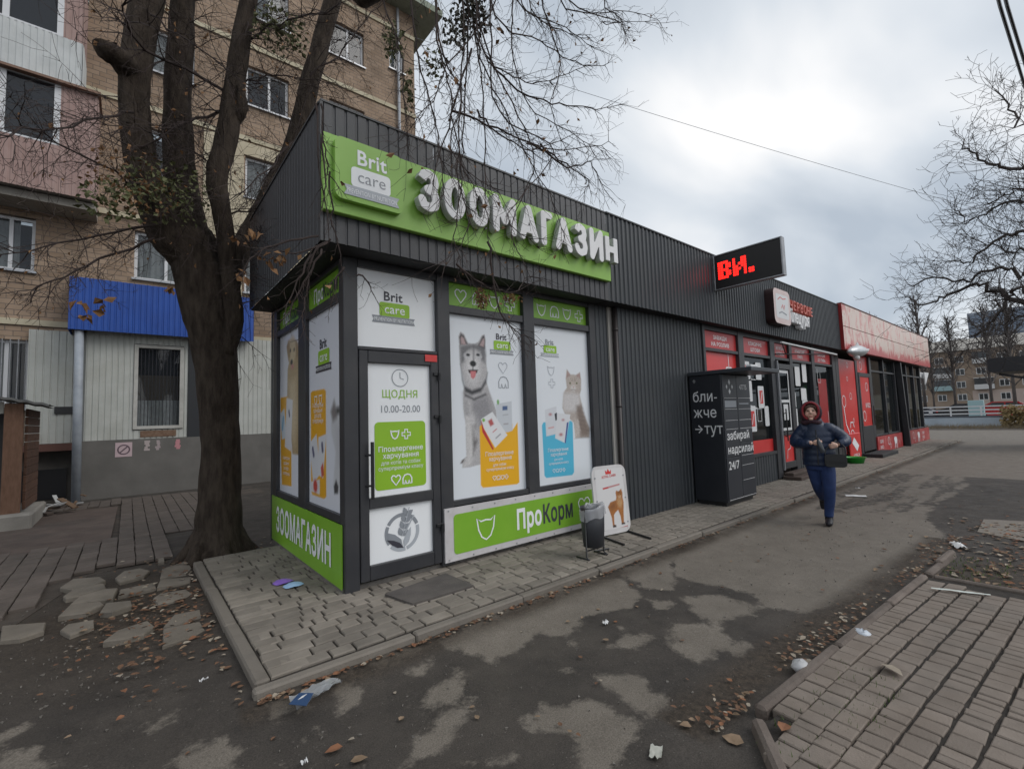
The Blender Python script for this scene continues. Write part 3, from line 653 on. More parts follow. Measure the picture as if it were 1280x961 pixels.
for q in ((60, 205, 56, 165, 64, 145, 80, 158, 98, 200), (150, 208, 172, 160, 182, 158, 186, 185, 184, 225)): dog.poly(tr(CD, q), (.06, .055, .06), .02, .9)
for q in ((66, 200, 63, 172, 68, 160, 80, 172, 90, 204), (158, 206, 174, 174, 180, 172, 182, 195, 178, 215)): dog.poly(tr(CD, q), (.42, .31, .31), .02)
dog.poly(tr(CD, (92, 470, 118, 480, 130, 600, 150, 650, 135, 680, 108, 560)), (.5, .49, .5), .05, .8); dog.grain(body, .10)
dog.poly(tr(CD, (158, 612, 170, 600, 322, 598, 322, 630, 348, 590, 357, 890, 345, 900, 175, 918, 164, 905)), (.80, .42, .018))
dog.poly(tr(CD, (238, 500, 318, 485, 322, 632, 300, 640, 262, 640, 245, 560)), (.55, .58, .62)); dog.poly(tr(CD, (272, 510, 298, 508, 298, 530, 272, 532)), (.08, .13, .26), k=.7)
dog.line([t1(CD, 275, 555), t1(CD, 300, 552)], .012, (.4, .42, .45)); dog.line([t1(CD, 280, 600), t1(CD, 300, 598)], .02, (.35, .33, .35), k=.6)
dog.poly(tr(CD, (165, 578, 180, 622, 230, 725, 222, 728, 172, 640)), (.50, .03, .04)); dog.poly(tr(CD, (165, 575, 222, 538, 297, 655, 236, 718, 180, 622)), (.72, .73, .75))
dog.poly(tr(CD, (200, 585, 218, 572, 230, 600, 212, 612)), (.45, .10, .10), .02); dog.line([t1(CD, 225, 640), t1(CD, 243, 624)], .012, (.55, .2, .2)); dog.line([t1(CD, 240, 670), t1(CD, 262, 650)], .02, (.3, .3, .32), k=.6)
dog.ell(t1(CD, 178, 580), .02, .02, (.2, .45, .08)); dog.ell(t1(CD, 250, 490), .018, .03, (.2, .4, .15))
dm = dog.mesh(); bx, bz = t1(CD, 268, 208); brit(dm, ff, bx, bz, .36, 1, 2, 3, 4)
dm.mat(5); icon(dm, ff, HEART, *t1(CD, 274, 320), .13, .010); dm.mat(4); icon(dm, ff, PAW, *t1(CD, 277, 393), .14, .010)
dm.mat(3)
for t, q, h, b in (('Гіпоалергенне', (258, 755), .05, 0.), ('харчування', (262, 780), .05, 0.), ('для собак', (258, 808), .034, 0.), ('суперпреміум класу', (262, 828), .034, 0.)): dm.text(ff, t, *t1(CD, *q), h, .004, b, .85)
for k_, sh in enumerate((HEART, PAW, CATF, PLUS)): icon(dm, ff, sh, t1(CD, 232+20*k_, 868)[0], t1(CD, 262, 866)[1], .05, .007)
dm.build('poster', FM, shop)
CC = (660, 400, 4.37)
cat = Canvas(ff, 3.87, 4.915, .745, 2.76, .0075, WC)
cb = tr(CC, (192, 430, 195, 395, 212, 370, 206, 320, 212, 268, 232, 298, 262, 300, 284, 284, 290, 330, 290, 380, 282, 410, 292, 450, 300, 500, 318, 545, 336, 590, 334, 640, 260, 645, 250, 560, 205, 520, 188, 480))
cat.poly(cb, (.42, .37, .34), .02); cat.poly(tr(CC, (194, 400, 240, 395, 280, 405, 285, 460, 262, 500, 200, 500, 190, 460)), (.56, .54, .54), .06)
cat.poly(tr(CC, (262, 470, 292, 460, 318, 545, 336, 600, 330, 640, 290, 640, 270, 560)), (.22, .175, .15), .06, .8); cat.poly(tr(CC, (255, 540, 275, 540, 285, 600, 275, 642, 258, 642)), (.5, .45, .42), .03)
for i in range(6): cat.line([t1(CC, 268+i*3, 470+i*24), t1(CC, 300+i*5, 482+i*24)], .012, (.14, .11, .10), .03, .5)
cat.ell(t1(CC, 248, 340), .085, .095, (.46, .40, .36), soft=.05); cat.ell(t1(CC, 248, 372), .05, .04, (.58, .56, .55), soft=.03)
for ex in (230, 266): cat.ell(t1(CC, ex, 345), .017, .014, (.10, .12, .05), soft=.01)
cat.ell(t1(CC, 248, 366), .011, .008, (.42, .2, .2), soft=.008); cat.line([t1(CC, 236, 382), t1(CC, 248, 378), t1(CC, 260, 383)], .006, (.15, .1, .1), .01)
for q in ((208, 318, 213, 275, 232, 300), (262, 302, 282, 290, 288, 325)): cat.poly(tr(CC, q), (.36, .26, .24), .02)
for dx in (-16, -6, 6, 16): cat.line([t1(CC, 248+dx, 318), t1(CC, 248+dx*.6, 332)], .008, (.18, .15, .13), .02, .6)
cat.grain(cb, .10); cat.line([t1(CC, 252, 648), t1(CC, 350, 638)], .006, (.4, .42, .45))
cat.poly(tr(CC, (76, 575, 84, 558, 235, 550, 244, 560, 252, 830, 242, 846, 100, 862, 90, 850)), (.09, .46, .66))
cat.poly(tr(CC, (92, 490, 155, 470, 160, 620, 100, 635)), (.62, .64, .68)); cat.poly(tr(CC, (160, 508, 232, 515, 205, 672, 148, 645)), (.66, .67, .70)); cat.poly(tr(CC, (212, 560, 222, 556, 206, 674, 200, 668)), (.05, .09, .28))
for q in ((122, 515, .03), (192, 545, .026), (180, 625, .035)): cat.ell(t1(CC, q[0], q[1]), q[2], q[2]*.6, (.4, .12, .13), soft=.02, k=.7)
cat.line([t1(CC, 112, 590), t1(CC, 140, 585)], .02, (.62, .3, .3), k=.6); cat.poly(tr(CC, (145, 512, 158, 505, 158, 545, 150, 550)), (.02, .02, .03))
cm = cat.mesh(); bx, bz = t1(CC, 118, 160); brit(cm, ff, bx, bz, .33, 4, 2, 3, 5)
cm.mat(5); icon(cm, ff, CATF, *t1(CC, 125, 278), .12, .009); icon(cm, ff, PLUS, *t1(CC, 130, 346), .11, .009); cm.mat(3)
for t, q, h, b in (('Гіпоалергенне', (165, 716), .045, 0.), ('харчування', (168, 740), .045, 0.), ('для котів', (166, 765), .03, 0.), ('суперпреміум класу', (168, 785), .03, 0.)): cm.text(ff, t, *t1(CC, *q), h, .004, b, .85)
for k_, sh in enumerate((HEART, PAW, CATF, PLUS)): icon(cm, ff, sh, t1(CC, 142+18*k_, 820)[0], t1(CC, 170, 820)[1], .045, .006)
cm.build('poster', FM, shop)
# green transoms with icons
for a, b, ics in ((2.640, 3.705, (HEART, PAW, CATF, PLUS)), (3.87, 4.915, (CATF, PAW, CATF, PLUS))):
    g = MB().quad(ff, a, b, 2.832, 3.105); g.m = [2]; g.mat(3)
    for i, sh in enumerate(ics): icon(g, ff, sh, a+.19+.235*i, 2.965, .15, .014)
    g.build('transom_film', [PRINT, INK, GREEN, PAPER], shop)
# side posters (frame (-y, z))
fs = SIDE(1.545)
sd1 = Canvas(fs, -6.665, -5.65, .755, 2.77, .012, (.70, .72, .78))
CS = (335, 360, 3.43)
def ts(pts): return [(lambda v: (-v.y, v.z))(onx(CS[0]+x/CS[2], CS[1]+y_/CS[2], 1.545)) for x, y_ in zip(pts[::2], pts[1::2])]
def s1(x, y_): v = onx(CS[0]+x/CS[2], CS[1]+y_/CS[2], 1.545); return (-v.y, v.z)
gold = ts((82, 480, 84, 350, 90, 320, 84, 290, 80, 255, 86, 225, 105, 218, 125, 225, 132, 250, 132, 715, 105, 712, 100, 640, 80, 560))
sd1.poly(gold, (.42, .31, .17), .03); sd1.ell(s1(104, 265), .16, .17, (.60, .49, .31), soft=.08); sd1.poly(ts((88, 400, 120, 380, 126, 560, 116, 700, 100, 640)), (.56, .45, .29), .1, .7)
sd1.poly(ts((80, 250, 92, 235, 96, 290, 88, 312)), (.35, .24, .12), .04); sd1.poly(ts((118, 235, 131, 245, 131, 310, 120, 290)), (.36, .25, .13), .04)
sd1.ell(s1(101, 318), .055, .035, (.02, .02, .02), soft=.02); sd1.ell(s1(96, 268), .03, .025, (.03, .02, .02), soft=.02); sd1.ell(s1(112, 264), .03, .025, (.03, .02, .02), soft=.02); sd1.poly(ts((98, 330, 110, 326, 110, 345, 102, 350)), (.5, .2, .2), .02); sd1.grain(gold, .08)
sd1.poly(ts((54, 470, 84, 464, 84, 520, 100, 690, 101, 850, 60, 842, 55, 700)), (.74, .38, .02)); sd1.poly(ts((52, 540, 70, 515, 78, 640, 60, 650)), (.6, .66, .72)); sd1.poly(ts((80, 470, 106, 480, 98, 700, 72, 680)), (.68, .68, .71))
sd1.line([s1(90, 530), s1(92, 545)], .06, (.1, .1, .16)); sd1.line([s1(62, 600), s1(66, 560)], .08, (.2, .42, .6), k=.8)
m1 = sd1.mesh(); m1.mat(3)
for i, t in enumerate(('Гіпоалергенне', 'харчування', 'для собак', 'суперпреміум')): m1.text(fs, t, *s1(79, 735+22*i), .045, .004, 0., .75)
m1.build('poster', FM, shop)
sd2 = Canvas(fs, -5.392, -4.338, .755, 2.77, .012, (.70, .72, .78))
wc = ts((270, 520, 285, 470, 292, 500, 312, 505, 312, 880, 290, 880, 280, 840, 290, 700, 272, 620))
sd2.poly(wc, (.57, .58, .60), .05); sd2.poly(ts((268, 530, 283, 478, 298, 535, 296, 560, 278, 575)), (.22, .2, .2), .05, .8); sd2.poly(ts((282, 850, 292, 820, 302, 850, 300, 880, 284, 882)), (.06, .06, .065), .03)
sd2.ell(s1(300, 525), .06, .04, (.06, .06, .06), soft=.04, k=.8); sd2.poly(ts((290, 600, 312, 590, 312, 760, 296, 760)), (.5, .5, .53), .1, .7)
sd2.poly(ts((183, 450, 190, 442, 240, 432, 248, 440, 250, 895, 240, 903, 190, 885, 185, 870)), (.76, .39, .02)); sd2.poly(ts((178, 665, 208, 625, 224, 795, 194, 840)), (.66, .67, .70)); sd2.poly(ts((216, 640, 250, 625, 236, 815, 216, 800)), (.68, .69, .72)); sd2.poly(ts((183, 830, 222, 820, 222, 885, 183, 870)), (.68, .67, .67))
sd2.ell(s1(203, 848), .07, .07, (.55, .08, .06), soft=.04); sd2.line([s1(192, 690), s1(196, 715)], .06, (.12, .12, .2)); sd2.line([s1(232, 670), s1(234, 695)], .06, (.12, .12, .2)); sd2.poly(ts((226, 770, 236, 745, 240, 800, 230, 815)), (.55, .1, .08))
m2 = sd2.mesh(); b_ = s1(238, 295); brit(m2, fs, b_[0], b_[1], .50, 1, 2, 3, 1); m2.mat(3)
for i, t in enumerate(('Гіпоалергенне', 'харчування', 'для котів', 'суперпреміум')): m2.text(fs, t, *s1(215, 512+22*i), .05, .004, 0., .75)
icon(m2, fs, CATF, s1(206, 480)[0], s1(206, 480)[1], .1, .012); icon(m2, fs, CATF, s1(226, 476)[0], s1(226, 476)[1], .1, .012)
m2.build('poster', FM, shop)
for a, b, t in ((-6.665, -5.65, 'ПроКорм'), (-5.392, -4.338, 'ПроКорм')):
    g = MB().quad(fs, a, b, 2.832, 3.105); g.m = [2]; g.mat(3).text(fs, 'Про', (a+b)/2-.17, 2.90, .15, .004, .02, .8); g.mat(1).text(fs, 'Корм', (a+b)/2+.19, 2.90, .15, .004, .02, .8)
    g.build('transom_film', [PRINT, INK, GREEN, PAPER], shop)
# skirt boards under the windows
fk = FRONT(4.178)
sk = MB().box(2.515, 5.02, 4.180, 4.199, .150, .690); sk.mat(1).rrect(fk, 2.62, 4.90, .215, .62, .04, .001)
sk.mat(2); icon(sk, fk, CATF, 3.03, .415, .24, .016, .003)
sk.text(fk, 'Про', 3.66, .325, .215, .003, .035, .66); sk.mat(3).text(fk, 'Корм', 4.14, .325, .215, .003, .025, .66); sk.mat(2); icon(sk, fk, HEART, 4.62, .42, .22, .016, .003)
sk = sk.build('skirt_board', [pm('white_board', (.52, .50, .51), (.60, .58, .59), 3, .5, dirt=.4, dcol=(.3, .27, .25), dscale=6), GREEN, PAPER, INK], shop)
for x in np.arange(2.56, 5.0, .3):
    for z in (.172, .665): MB().tube([(x, 4.180, z), (x, 4.174, z)], .008, 8).build('screw', GALV, sk)
fk2 = SIDE(1.492)
s2 = MB().box(1.494, 1.505, 4.262, 6.86, .125, .688); s2.mat(1).text(fk2, 'ЗООМАГАЗИН', -5.56, .275, .29, .003, .028, .70)
s2.build('skirt_board', [GREEN, PAPER], shop)
# drainpipe at the joint of the two shops
dpipe = MB(); dpipe.smooth = True; dpipe.tube([(5.40, 4.14, 3.14), (5.40, 4.14, .32), (5.40, 4.10, .22)], .038, 12)
for z in (.6, 1.7, 2.8): dpipe.tube([(5.40, 4.14, z), (5.40, 4.14, z+.03)], .043, 12)
dpipe.build('drainpipe', pm('pipe_dark', (.03, .024, .024), None, rough=.45), None, 'dark drainpipe running down at the joint of the two shops', 'drainpipe')
# doormat slab
mat_ = MB().bbox(0, 1, 0, 1, 0, 1, .0)
P = [onz(*p, .118) for p in ((481, 742), (516, 754), (592, 731), (557, 716))]
MB().prism([(p.x, p.y, .101) for p in P], (0, 0, .018)).build('door_mat', pm('rubber_mat', (.075, .066, .062), (.105, .092, .085), 5, .85, .5, 90, dirt=.5, dcol=(.13, .115, .1), dscale=3), None, 'worn brown rubber mat lying before the pet shop door', 'mat')

# ------------------------------------------------------------- big green sign with raised letters
sg = empty('sign_board', (3.1, 3.93, 3.40), 'long green sign with raised white letters along the pet shop fascia', 'sign')
SGREEN = pm('sign_green', (.245, .46, .075), (.265, .49, .09), 1.5, .42, dirt=.12, dcol=(.2, .34, .08))
MB().bbox(1.225, 5.02, 3.872, 3.932, 3.395, 4.075, .006).build('panel', SGREEN, sg)
bxm = MB(); fb = FRONT(3.79); bxm.rrect(FRONT(3.868), 1.305, 1.925, 3.50, 4.045, .06, 0, .055); bx_ = bxm.build('light_box', SGREEN, sg)
fl = FRONT(3.811); lg = MB()
lg.mat(0).text(fl, 'Brit', 1.625, 3.84, .135, .002, .022, .92); lg.mat(0).rrect(fl, 1.44, 1.80, 3.63, 3.81, .035, .002); lg.mat(1).text(fl, 'care', 1.625, 3.68, .11, .004, -.004, 1.)
lg.mat(2).shape(fl, [(1.375, 3.545), (1.885, 3.545), (1.86, 3.59), (1.885, 3.635), (1.375, 3.635), (1.40, 3.59)], .003); lg.mat(0).text(fl, 'PREVENTION BY NUTRITION', 1.63, 3.568, .042, .005, .004, .60)
lg.build('logo', [PAPER, GREYI, LGREY], bx_)
LET = pm('letter_white', (.74, .74, .75), (.80, .80, .81), 5, .45, dirt=.15, dcol=(.4, .4, .4))
LSIDE = pm('letter_side', (.50, .50, .51), None, rough=.5)
GLY = {'З': (.25, [[(.02, .80), (.16, .95), (.5, 1), (.84, .93), (.93, .76), (.84, .6), (.42, .53)], [(.42, .53), (.88, .45), (1, .26), (.9, .08), (.5, 0), (.14, .05), (0, .2)]]), 'О': (.27, [[(.5+.5*math.cos(t)*(1 if abs(math.cos(t)) > .5 else 1), .5+.5*math.sin(t)) for t in np.linspace(0, 6.2832, 21)]]),
       'М': (.34, [[(0, 0), (0, 1)], [(0, 1), (.5, .3)], [(.5, .3), (1, 1)], [(1, 1), (1, 0)]]), 'А': (.30, [[(0, 0), (.5, 1)], [(.5, 1), (1, 0)], [(.2, .27), (.8, .27)]]), 'Г': (.20, [[(0, 0), (0, 1)], [(0, 1), (1, 1)]]), 'И': (.28, [[(0, 1), (0, 0)], [(0, 0), (1, 1)], [(1, 1), (1, 0)]]), 'Н': (.27, [[(0, 0), (0, 1)], [(1, 0), (1, 1)], [(0, .5), (1, .5)]])}
def remesh(mb, voxel, it):
    me = bpy.data.meshes.new('f'); me.from_pydata(mb.v, [], mb.f); o = bpy.data.objects.new('f', me); COL.objects.link(o); r = o.modifiers.new('r', 'REMESH'); r.mode = 'VOXEL'; r.voxel_size = voxel
    if it: q = o.modifiers.new('s', 'SMOOTH'); q.iterations = it; q.factor = .5
    ev = bpy.data.meshes.new_from_object(o.evaluated_get(bpy.context.evaluated_depsgraph_get())); q = MB(); q.v = [tuple(v.co) for v in ev.vertices]
    for p in ev.polygons: q.face(*p.vertices)
    bpy.data.objects.remove(o); bpy.data.meshes.remove(me); bpy.data.meshes.remove(ev); return q
SW, HG, Z0, GAP = .088, .42, 3.575, .042; word = 'ЗООМАГАЗИН'; kx = (5.05-2.055-GAP*9)/sum(GLY[c][0] for c in word); xx = 2.055; made = {}
for ch in word:
    wg = GLY[ch][0]*kx
    if ch not in made:
        mb = MB()
        for st in GLY[ch][1]:
            Q = [(SW/2+a*(wg-SW), SW/2+b*(HG-SW)) for a, b in st]
            for (a0, b0), (a1, b1) in zip(Q[:-1], Q[1:]): mb.beam((a0, 0, b0), (a1, 0, b1), .085, SW, (0, 1, 0)) if False else mb.prism([(a0+dx, -.0425, b0+dz) for dx, dz in [((b1-b0)/math.hypot(a1-a0, b1-b0)*SW/2*s_, -(a1-a0)/math.hypot(a1-a0, b1-b0)*SW/2*s_) for s_ in (1, -1)]]+[(a1+dx, -.0425, b1+dz) for dx, dz in [((b1-b0)/math.hypot(a1-a0, b1-b0)*SW/2*s_, -(a1-a0)/math.hypot(a1-a0, b1-b0)*SW/2*s_) for s_ in (-1, 1)]], (0, .085, 0))
            for a0, b0 in Q[1 if len(Q) > 2 else 0:]:
                if len(Q) > 2 or (ch in 'МАИГ'): mb.prism([(a0+SW/2*math.cos(t), -.0425, b0+SW/2*math.sin(t)) for t in np.linspace(0, 6.2832, 12, endpoint=False)], (0, .085, 0))
        mb = remesh(mb, .0048, 2); mb.v = [(x, y, min(max(z, .0), HG)) for x, y, z in mb.v]; mb.m = [0 if all(mb.v[i][1] < -.036 for i in f) else 1 for f in mb.f]; made[ch] = mb
    src = made[ch]; q = MB(); q.v = [(x+xx, y+3.805, z+Z0) for x, y, z in src.v]; q.f, q.m, q.sm = src.f, src.m, src.sm; q.build('letter', [LET, LSIDE], sg); xx += wg+GAP
for x in np.arange(2.2, 5., .35): MB().tube([(x, 3.875, 3.62), (x, 3.845, 3.62)], .012, 6).build('bracket', GALV, sg)
# ============================================================= SECOND SHOP (graphite cladding, red window film)
ws = empty('drinks_shop', (10.2, 5.2, .1), 'graphite clad shop with red film windows between pet shop and red shop', 'shop')
YS = 4.13
fascia(ws, DARK2, 5.04, 14.94, 3.945, 3.15, 4.38, pitch=.1, depth=.018, groove=.045, slope=.012)
MB().box(5.037, 14.95, 3.915, 3.97, 4.382, 4.40).build('parapet_cap', DARK2, ws)
MB().box(5.05, 14.94, 3.965, 6.95, 3.152, 3.17).build('soffit', SOFF, ws)
MB().box(5.05, 14.94, 3.98, 6.95, 4.15, 4.25).build('roof', pm('roof_felt', (.06, .06, .06)), ws)
x = 5.40
while x < 7.80:
    e = min(x+1.1, 7.82); sheet((x, YS+.012, 0), (1, 0, 0), e-x-.003, .09, 3.152, (0, -1, 0), pitch=.1, depth=.016, groove=.045, slope=.01).build('cladding_sheet', DARK2, ws); x = e
MB().box(5.42, 7.82, YS+.05, YS+.12, .05, 3.15).box(5.31, 5.40, YS+.06, 6.9, .05, 3.15).box(5.42, 14.9, 6.85, 6.95, .05, 3.15).box(14.86, 14.94, YS+.2, 6.84, .05, 3.15).build('wall', pm('pale_inner_wall', (.42, .40, .37), None, rough=.8), ws)
MB().box(5.42, 14.85, YS+.13, 6.84, .05, .13).build('shop_floor', pm('shop_tiles', (.22, .19, .16), None, rough=.4), ws)
SHELF = pm('shelf_wood', (.14, .08, .045), (.2, .12, .07), 6, .6)
sh = MB()
for z in (.4, .9, 1.4, 1.9): sh.box(9.5, 14.6, 6.45, 6.84, z, z+.03)
sh.build('shelf', SHELF, ws)
for i in range(46):
    bx = 9.6+random.uniform(0, 4.9); zb = random.choice((.43, .93, 1.43)); MB().tube([(bx, 6.6, zb), (bx, 6.6, zb+.2), (bx, 6.6, zb+.26), (bx, 6.6, zb+.33)], [.04, .04, .015, .015], 7).build('bottle', pm('bottle%d' % (i % 3), ((.12, .05, .01), (.02, .08, .03), (.3, .25, .15))[i % 3], None, rough=.15), ws)
MB().box(9.6, 12.6, 5.4, 5.8, .13, 1.1).build('counter', pm('counter_red', (.35, .03, .03), None, rough=.4), ws)
# frame posts and bars
for a, b in ((7.822, 7.905), (9.185, 9.415), (10.675, 10.915), (11.725, 11.895), (13.145, 13.355), (14.695, 14.94)): MB().bbox(a, b, YS-.03, YS+.12, .12, 3.151, .006).build('mullion', FRAME, ws)
PANES = ((7.905, 9.185), (9.415, 10.675), (10.915, 11.725), (11.895, 13.145), (13.355, 14.695))
GL = glass('shop_glass', (.012, .016, .018), .42)
fw = FRONT(YS+.02); TXT = ('ЗАВЖДИ\nНА РОЗЛИВ', 'КЛАСИЧНІ\nШТОФИ', 'АВТОРСЬКІ\nНАСТОЯНКИ', 'КРАФТОВЕ\nПИВО', 'ЗАКУСКИ\nДО ПИВА')
RFILM = pm('red_transom_film', (.47, .035, .04), (.52, .05, .05), 2, .35)
for i, (a, b) in enumerate(PANES):
    MB().bbox(a+.001, b-.001, YS-.02, YS+.1, 2.685, 2.745, .004).build('frame_bar', FRAME, ws); MB().bbox(a+.001, b-.001, YS-.02, YS+.1, 3.065, 3.15, .004).build('frame_bar', FRAME, ws)
    t = MB().quad(fw, a, b, 2.744, 3.066); l1, l2 = TXT[i].split('\n'); t.mat(1).text(fw, l1, (a+b)/2, 2.925, .072, .003, .015, min(1.3, (b-a)*.9)); t.text(fw, l2, (a+b)/2, 2.80, .072, .003, .015, min(1.3, (b-a)*.9))
    t.build('transom_film', [RFILM, PAPER], ws)
    if i == 2: continue
    MB().bbox(a+.001, b-.001, YS-.025, YS+.1, .655, .72, .004).build('frame_bar', FRAME, ws)
    MB().quad(FRONT(YS+.05), a, b, .719, 2.686).build('pane', GL, ws)
    sheet((a+.001, YS+.01, 0), (1, 0, 0), b-a-.002, .1, .655, (0, -1, 0), pitch=.12, depth=.012).build('cladding_sheet', DARK2, ws)
    MB().box(a+.001, b-.001, YS+.03, YS+.1, .1, .65).build('wall_panel', FRAME, ws)
r1 = MB().quad(FRONT(YS+.04), 7.905, 9.185, .72, 2.684); r1.mat(1); fr1 = FRONT(YS+.038)
r1.stroke(fr1, [(8.86, 2.684), (8.87, 2.42), (8.80, 2.36), (8.78, 2.2)], .02, .002); r1.stroke(fr1, [(8.72, 2.36), (8.78, 2.42), (8.96, 2.42), (9.02, 2.36)], .03, .002)
r1.build('window_film', [RED, PAPER], ws)
fc = FRONT(YS+.044)
MB().quad(fc, 9.415, 10.675, .719, .975).build('window_film', RED, ws)
CARD = pm('card_white', (.72, .73, .74), None, rough=.4)
def card(x, z, w_, h_, red=0., round_=.03):
    m = MB(); m.rrect(FRONT(YS+.034), x-w_/2, x+w_/2, z-h_/2, z+h_/2, round_, 0, .006)
    if red: m.mat(1).quad(FRONT(YS+.028), x-w_*.28, x+w_*.28, z-h_*.3, z+h_*.3, .001); m.mat(0).stroke(FRONT(YS+.026), [(x-.05, z-.12), (x, z), (x+.04, z+.1)], .03, .001)
    return m.build('card', [CARD, RED], ws)
for c in ((9.62, 2.40, .24, .36, 1), (10.15, 2.40, .26, .36, 0), (9.66, 1.98, .26, .42, 0), (10.20, 1.86, .28, .46, 1), (9.74, 1.42, .30, .52, 1), (10.42, 1.46, .2, .42, 0), (12.30, 2.36, .30, .46, 0), (12.75, 2.46, .28, .46, 0), (12.62, 1.93, .34, .30, 0), (12.66, 1.62, .34, .34, 1), (12.02, 1.8, .14, .35, 0), (12.05, 1.35, .14, .5, 0)): card(*c)
for pts in (((9.80, 2.42), (9.80, 2.22), (10.05, 2.22), (10.05, 2.35)), ((9.66, 1.75), (9.66, 1.70), (10.05, 1.62)), ((9.92, 1.62), (10.18, 1.62), (10.18, 1.36), (10.0, 1.36), (10.0, 1.62)), ((13.7, 2.6), (13.7, 2.25), (13.9, 2.25), (13.9, 2.5)), ((14.3, 1.5), (14.3, 1.1), (14.5, 1.1))): MB().stroke(fc, pts, .018, .003).build('drawn_line', CARD, ws)
MB().quad(fc, 13.72, 14.35, 1.05, 2.35).build('window_film', pm('deep_red_film', (.34, .02, .022), None, rough=.3), ws)
# door with a white painted inner frame
dr = MB()
for b in ((10.925, 11.03, YS-.05, YS+.02, .30, 2.60), (11.62, 11.72, YS-.05, YS+.02, .30, 2.60), (11.031, 11.619, YS-.05, YS+.02, 2.48, 2.60), (11.031, 11.619, YS-.05, YS+.02, .30, .44), (11.031, 11.619, YS-.05, YS+.02, 1.02, 1.09)): dr.bbox(*b, .005)
dr = dr.build('door', FRAME, ws)
MB().quad(FRONT(YS-.01), 11.03, 11.62, 1.085, 2.485).build('pane', GL, dr)
MB().quad(FRONT(YS-.012), 11.03, 11.62, .435, 1.025).build('kick_film', RED, dr)
fdw = FRONT(YS-.02); q = MB()
for a, b, c, d in ((11.06, 11.59, 2.40, 2.46), (11.06, 11.59, 1.12, 1.18), (11.06, 11.11, 1.181, 2.399), (11.54, 11.59, 1.181, 2.399), (11.111, 11.539, 1.74, 1.80)): q.quad(fdw, a, b, c, d)
q.quad(fdw, 11.2, 11.45, 1.35, 1.7); q.stroke(FRONT(YS-.022), [(11.2, .5), (11.25, .7), (11.4, .72), (11.45, .9)], .02, .003); q.build('white_trim', CARD, dr)
MB().tube([(11.10, YS-.10, .9), (11.10, YS-.10, 1.6)], .014, 8).tube([(11.10, YS-.10, 1.0), (11.10, YS-.05, 1.0)], .01, 6).tube([(11.10, YS-.10, 1.5), (11.10, YS-.05, 1.5)], .01, 6).build('handle', BLACK, dr)
MB().bbox(10.90, 10.93, YS-.075, YS-.032, .28, 2.66, .004).build('door_edge_trim', GALV, ws)
MB().bbox(10.80, 12.35, 3.72, 4.08, .095, .17, .01).bbox(10.9, 12.25, 3.90, 4.09, .171, .235, .01).build('door_step', pm('brown_step', (.06, .042, .034), (.085, .06, .05), 6, .8, .5, 60), None, 'low brown two tier step at the door with white trim', 'step')
# folded awning rail over the door
aw = empty('folding_awning', (12.6, 3.85, 2.86), 'thin white awning rail with dark arms above the shop door', 'awning')
MB().tube([(10.75, 3.90, 3.02), (14.3, 3.88, 2.97)], .022, 8).build('rail', CARD, aw)
MB().tube([(10.9, 4.08, 2.80), (13.9, 3.9, 2.955)], .014, 6).tube([(11.4, 4.06, 2.84), (10.8, 3.9, 3.0)], .012, 6).build('arm', BLACK, aw)
# shop sign: rounded box and two words
sg2 = empty('shop_sign', (11.3, 3.9, 3.35), 'rounded white and red light box with red and white lettering on graphite fascia', 'sign')
PINK = pm('sign_pink', (.66, .50, .48), (.72, .6, .58), 4, .4)
b2 = MB().rrect(FRONT(3.925), 10.12, 10.98, 3.36, 4.10, .12, 0, .17); b2 = b2.build('light_box', pm('sign_case', (.03, .012, .012), None, rough=.5), sg2)
fz = FRONT(3.752); z_ = MB().rrect(fz, 10.125, 10.975, 3.365, 4.095, .118, 0); z_.mat(1).rrect(fz, 10.22, 10.88, 3.48, 3.99, .06, .002)
z_.mat(2).stroke(fz, [(10.32, 3.86), (10.45, 3.93), (10.6, 3.90), (10.75, 3.93)], .02, .004); z_.stroke(fz, [(10.5, 3.70), (10.56, 3.78), (10.62, 3.68), (10.66, 3.78)], .03, .004); z_.mat(3).stroke(fz, [(10.35, 3.58), (10.5, 3.62), (10.75, 3.58)], .03, .004)
z_.build('face', [PINK, CARD, RED, GREYI], b2)
for i, ch in enumerate('ЧЕРВОНЕ'): MB().text(FRONT(3.92), ch, 11.12+.205*i, 3.78-.004*i, .20, 0, .02, .92, 'LEFT', .12).build('letter', pm('letter_red', (.55, .10, .07), (.62, .16, .12), 5, .45), sg2)
xx = 10.98
for ch in 'білецуря':
    V, _ = text2d(ch, .03, 'LEFT'); wch = max(v[0] for v in V)*.38*.72; MB().text(FRONT(3.92), ch, xx, 3.50-.012*(xx-10.98), .28, 0, .03, .72, 'LEFT', .12, .18).build('letter', LET, sg2); xx += wch+.015
# LED display on an arm of its own
led = empty('led_display', (8.03, 3.4, 3.735), 'black box display with red lit letters jutting from the graphite fascia', 'display')
MB().bbox(7.985, 8.075, 2.80, 3.885, 3.74, 4.33, .006).build('housing', pm('led_black', (.012, .011, .012), None, rough=.5), led)
fr_m = MB()
for b in ((7.972, 8.088, 2.775, 2.799, 3.72, 4.35), (7.972, 8.088, 3.886, 3.91, 3.72, 4.35), (7.972, 8.088, 2.80, 3.885, 4.331, 4.35), (7.972, 8.088, 2.80, 3.885, 3.72, 3.739)): fr_m.bbox(*b, .003)
fr_m.build('frame', GALV, led)
BM = {'В': ('11110', '11011', '11011', '11110', '11011', '11011', '11110'), 'И': ('10011', '10011', '10111', '11011', '11101', '11001', '11001'), '.': ('00', '00', '00', '00', '00', '11', '11')}
LEDM = pm('led_red', (1, .012, .008), None, rough=.4, emit=2.6); u0 = -3.83; fL = SIDE(7.985)
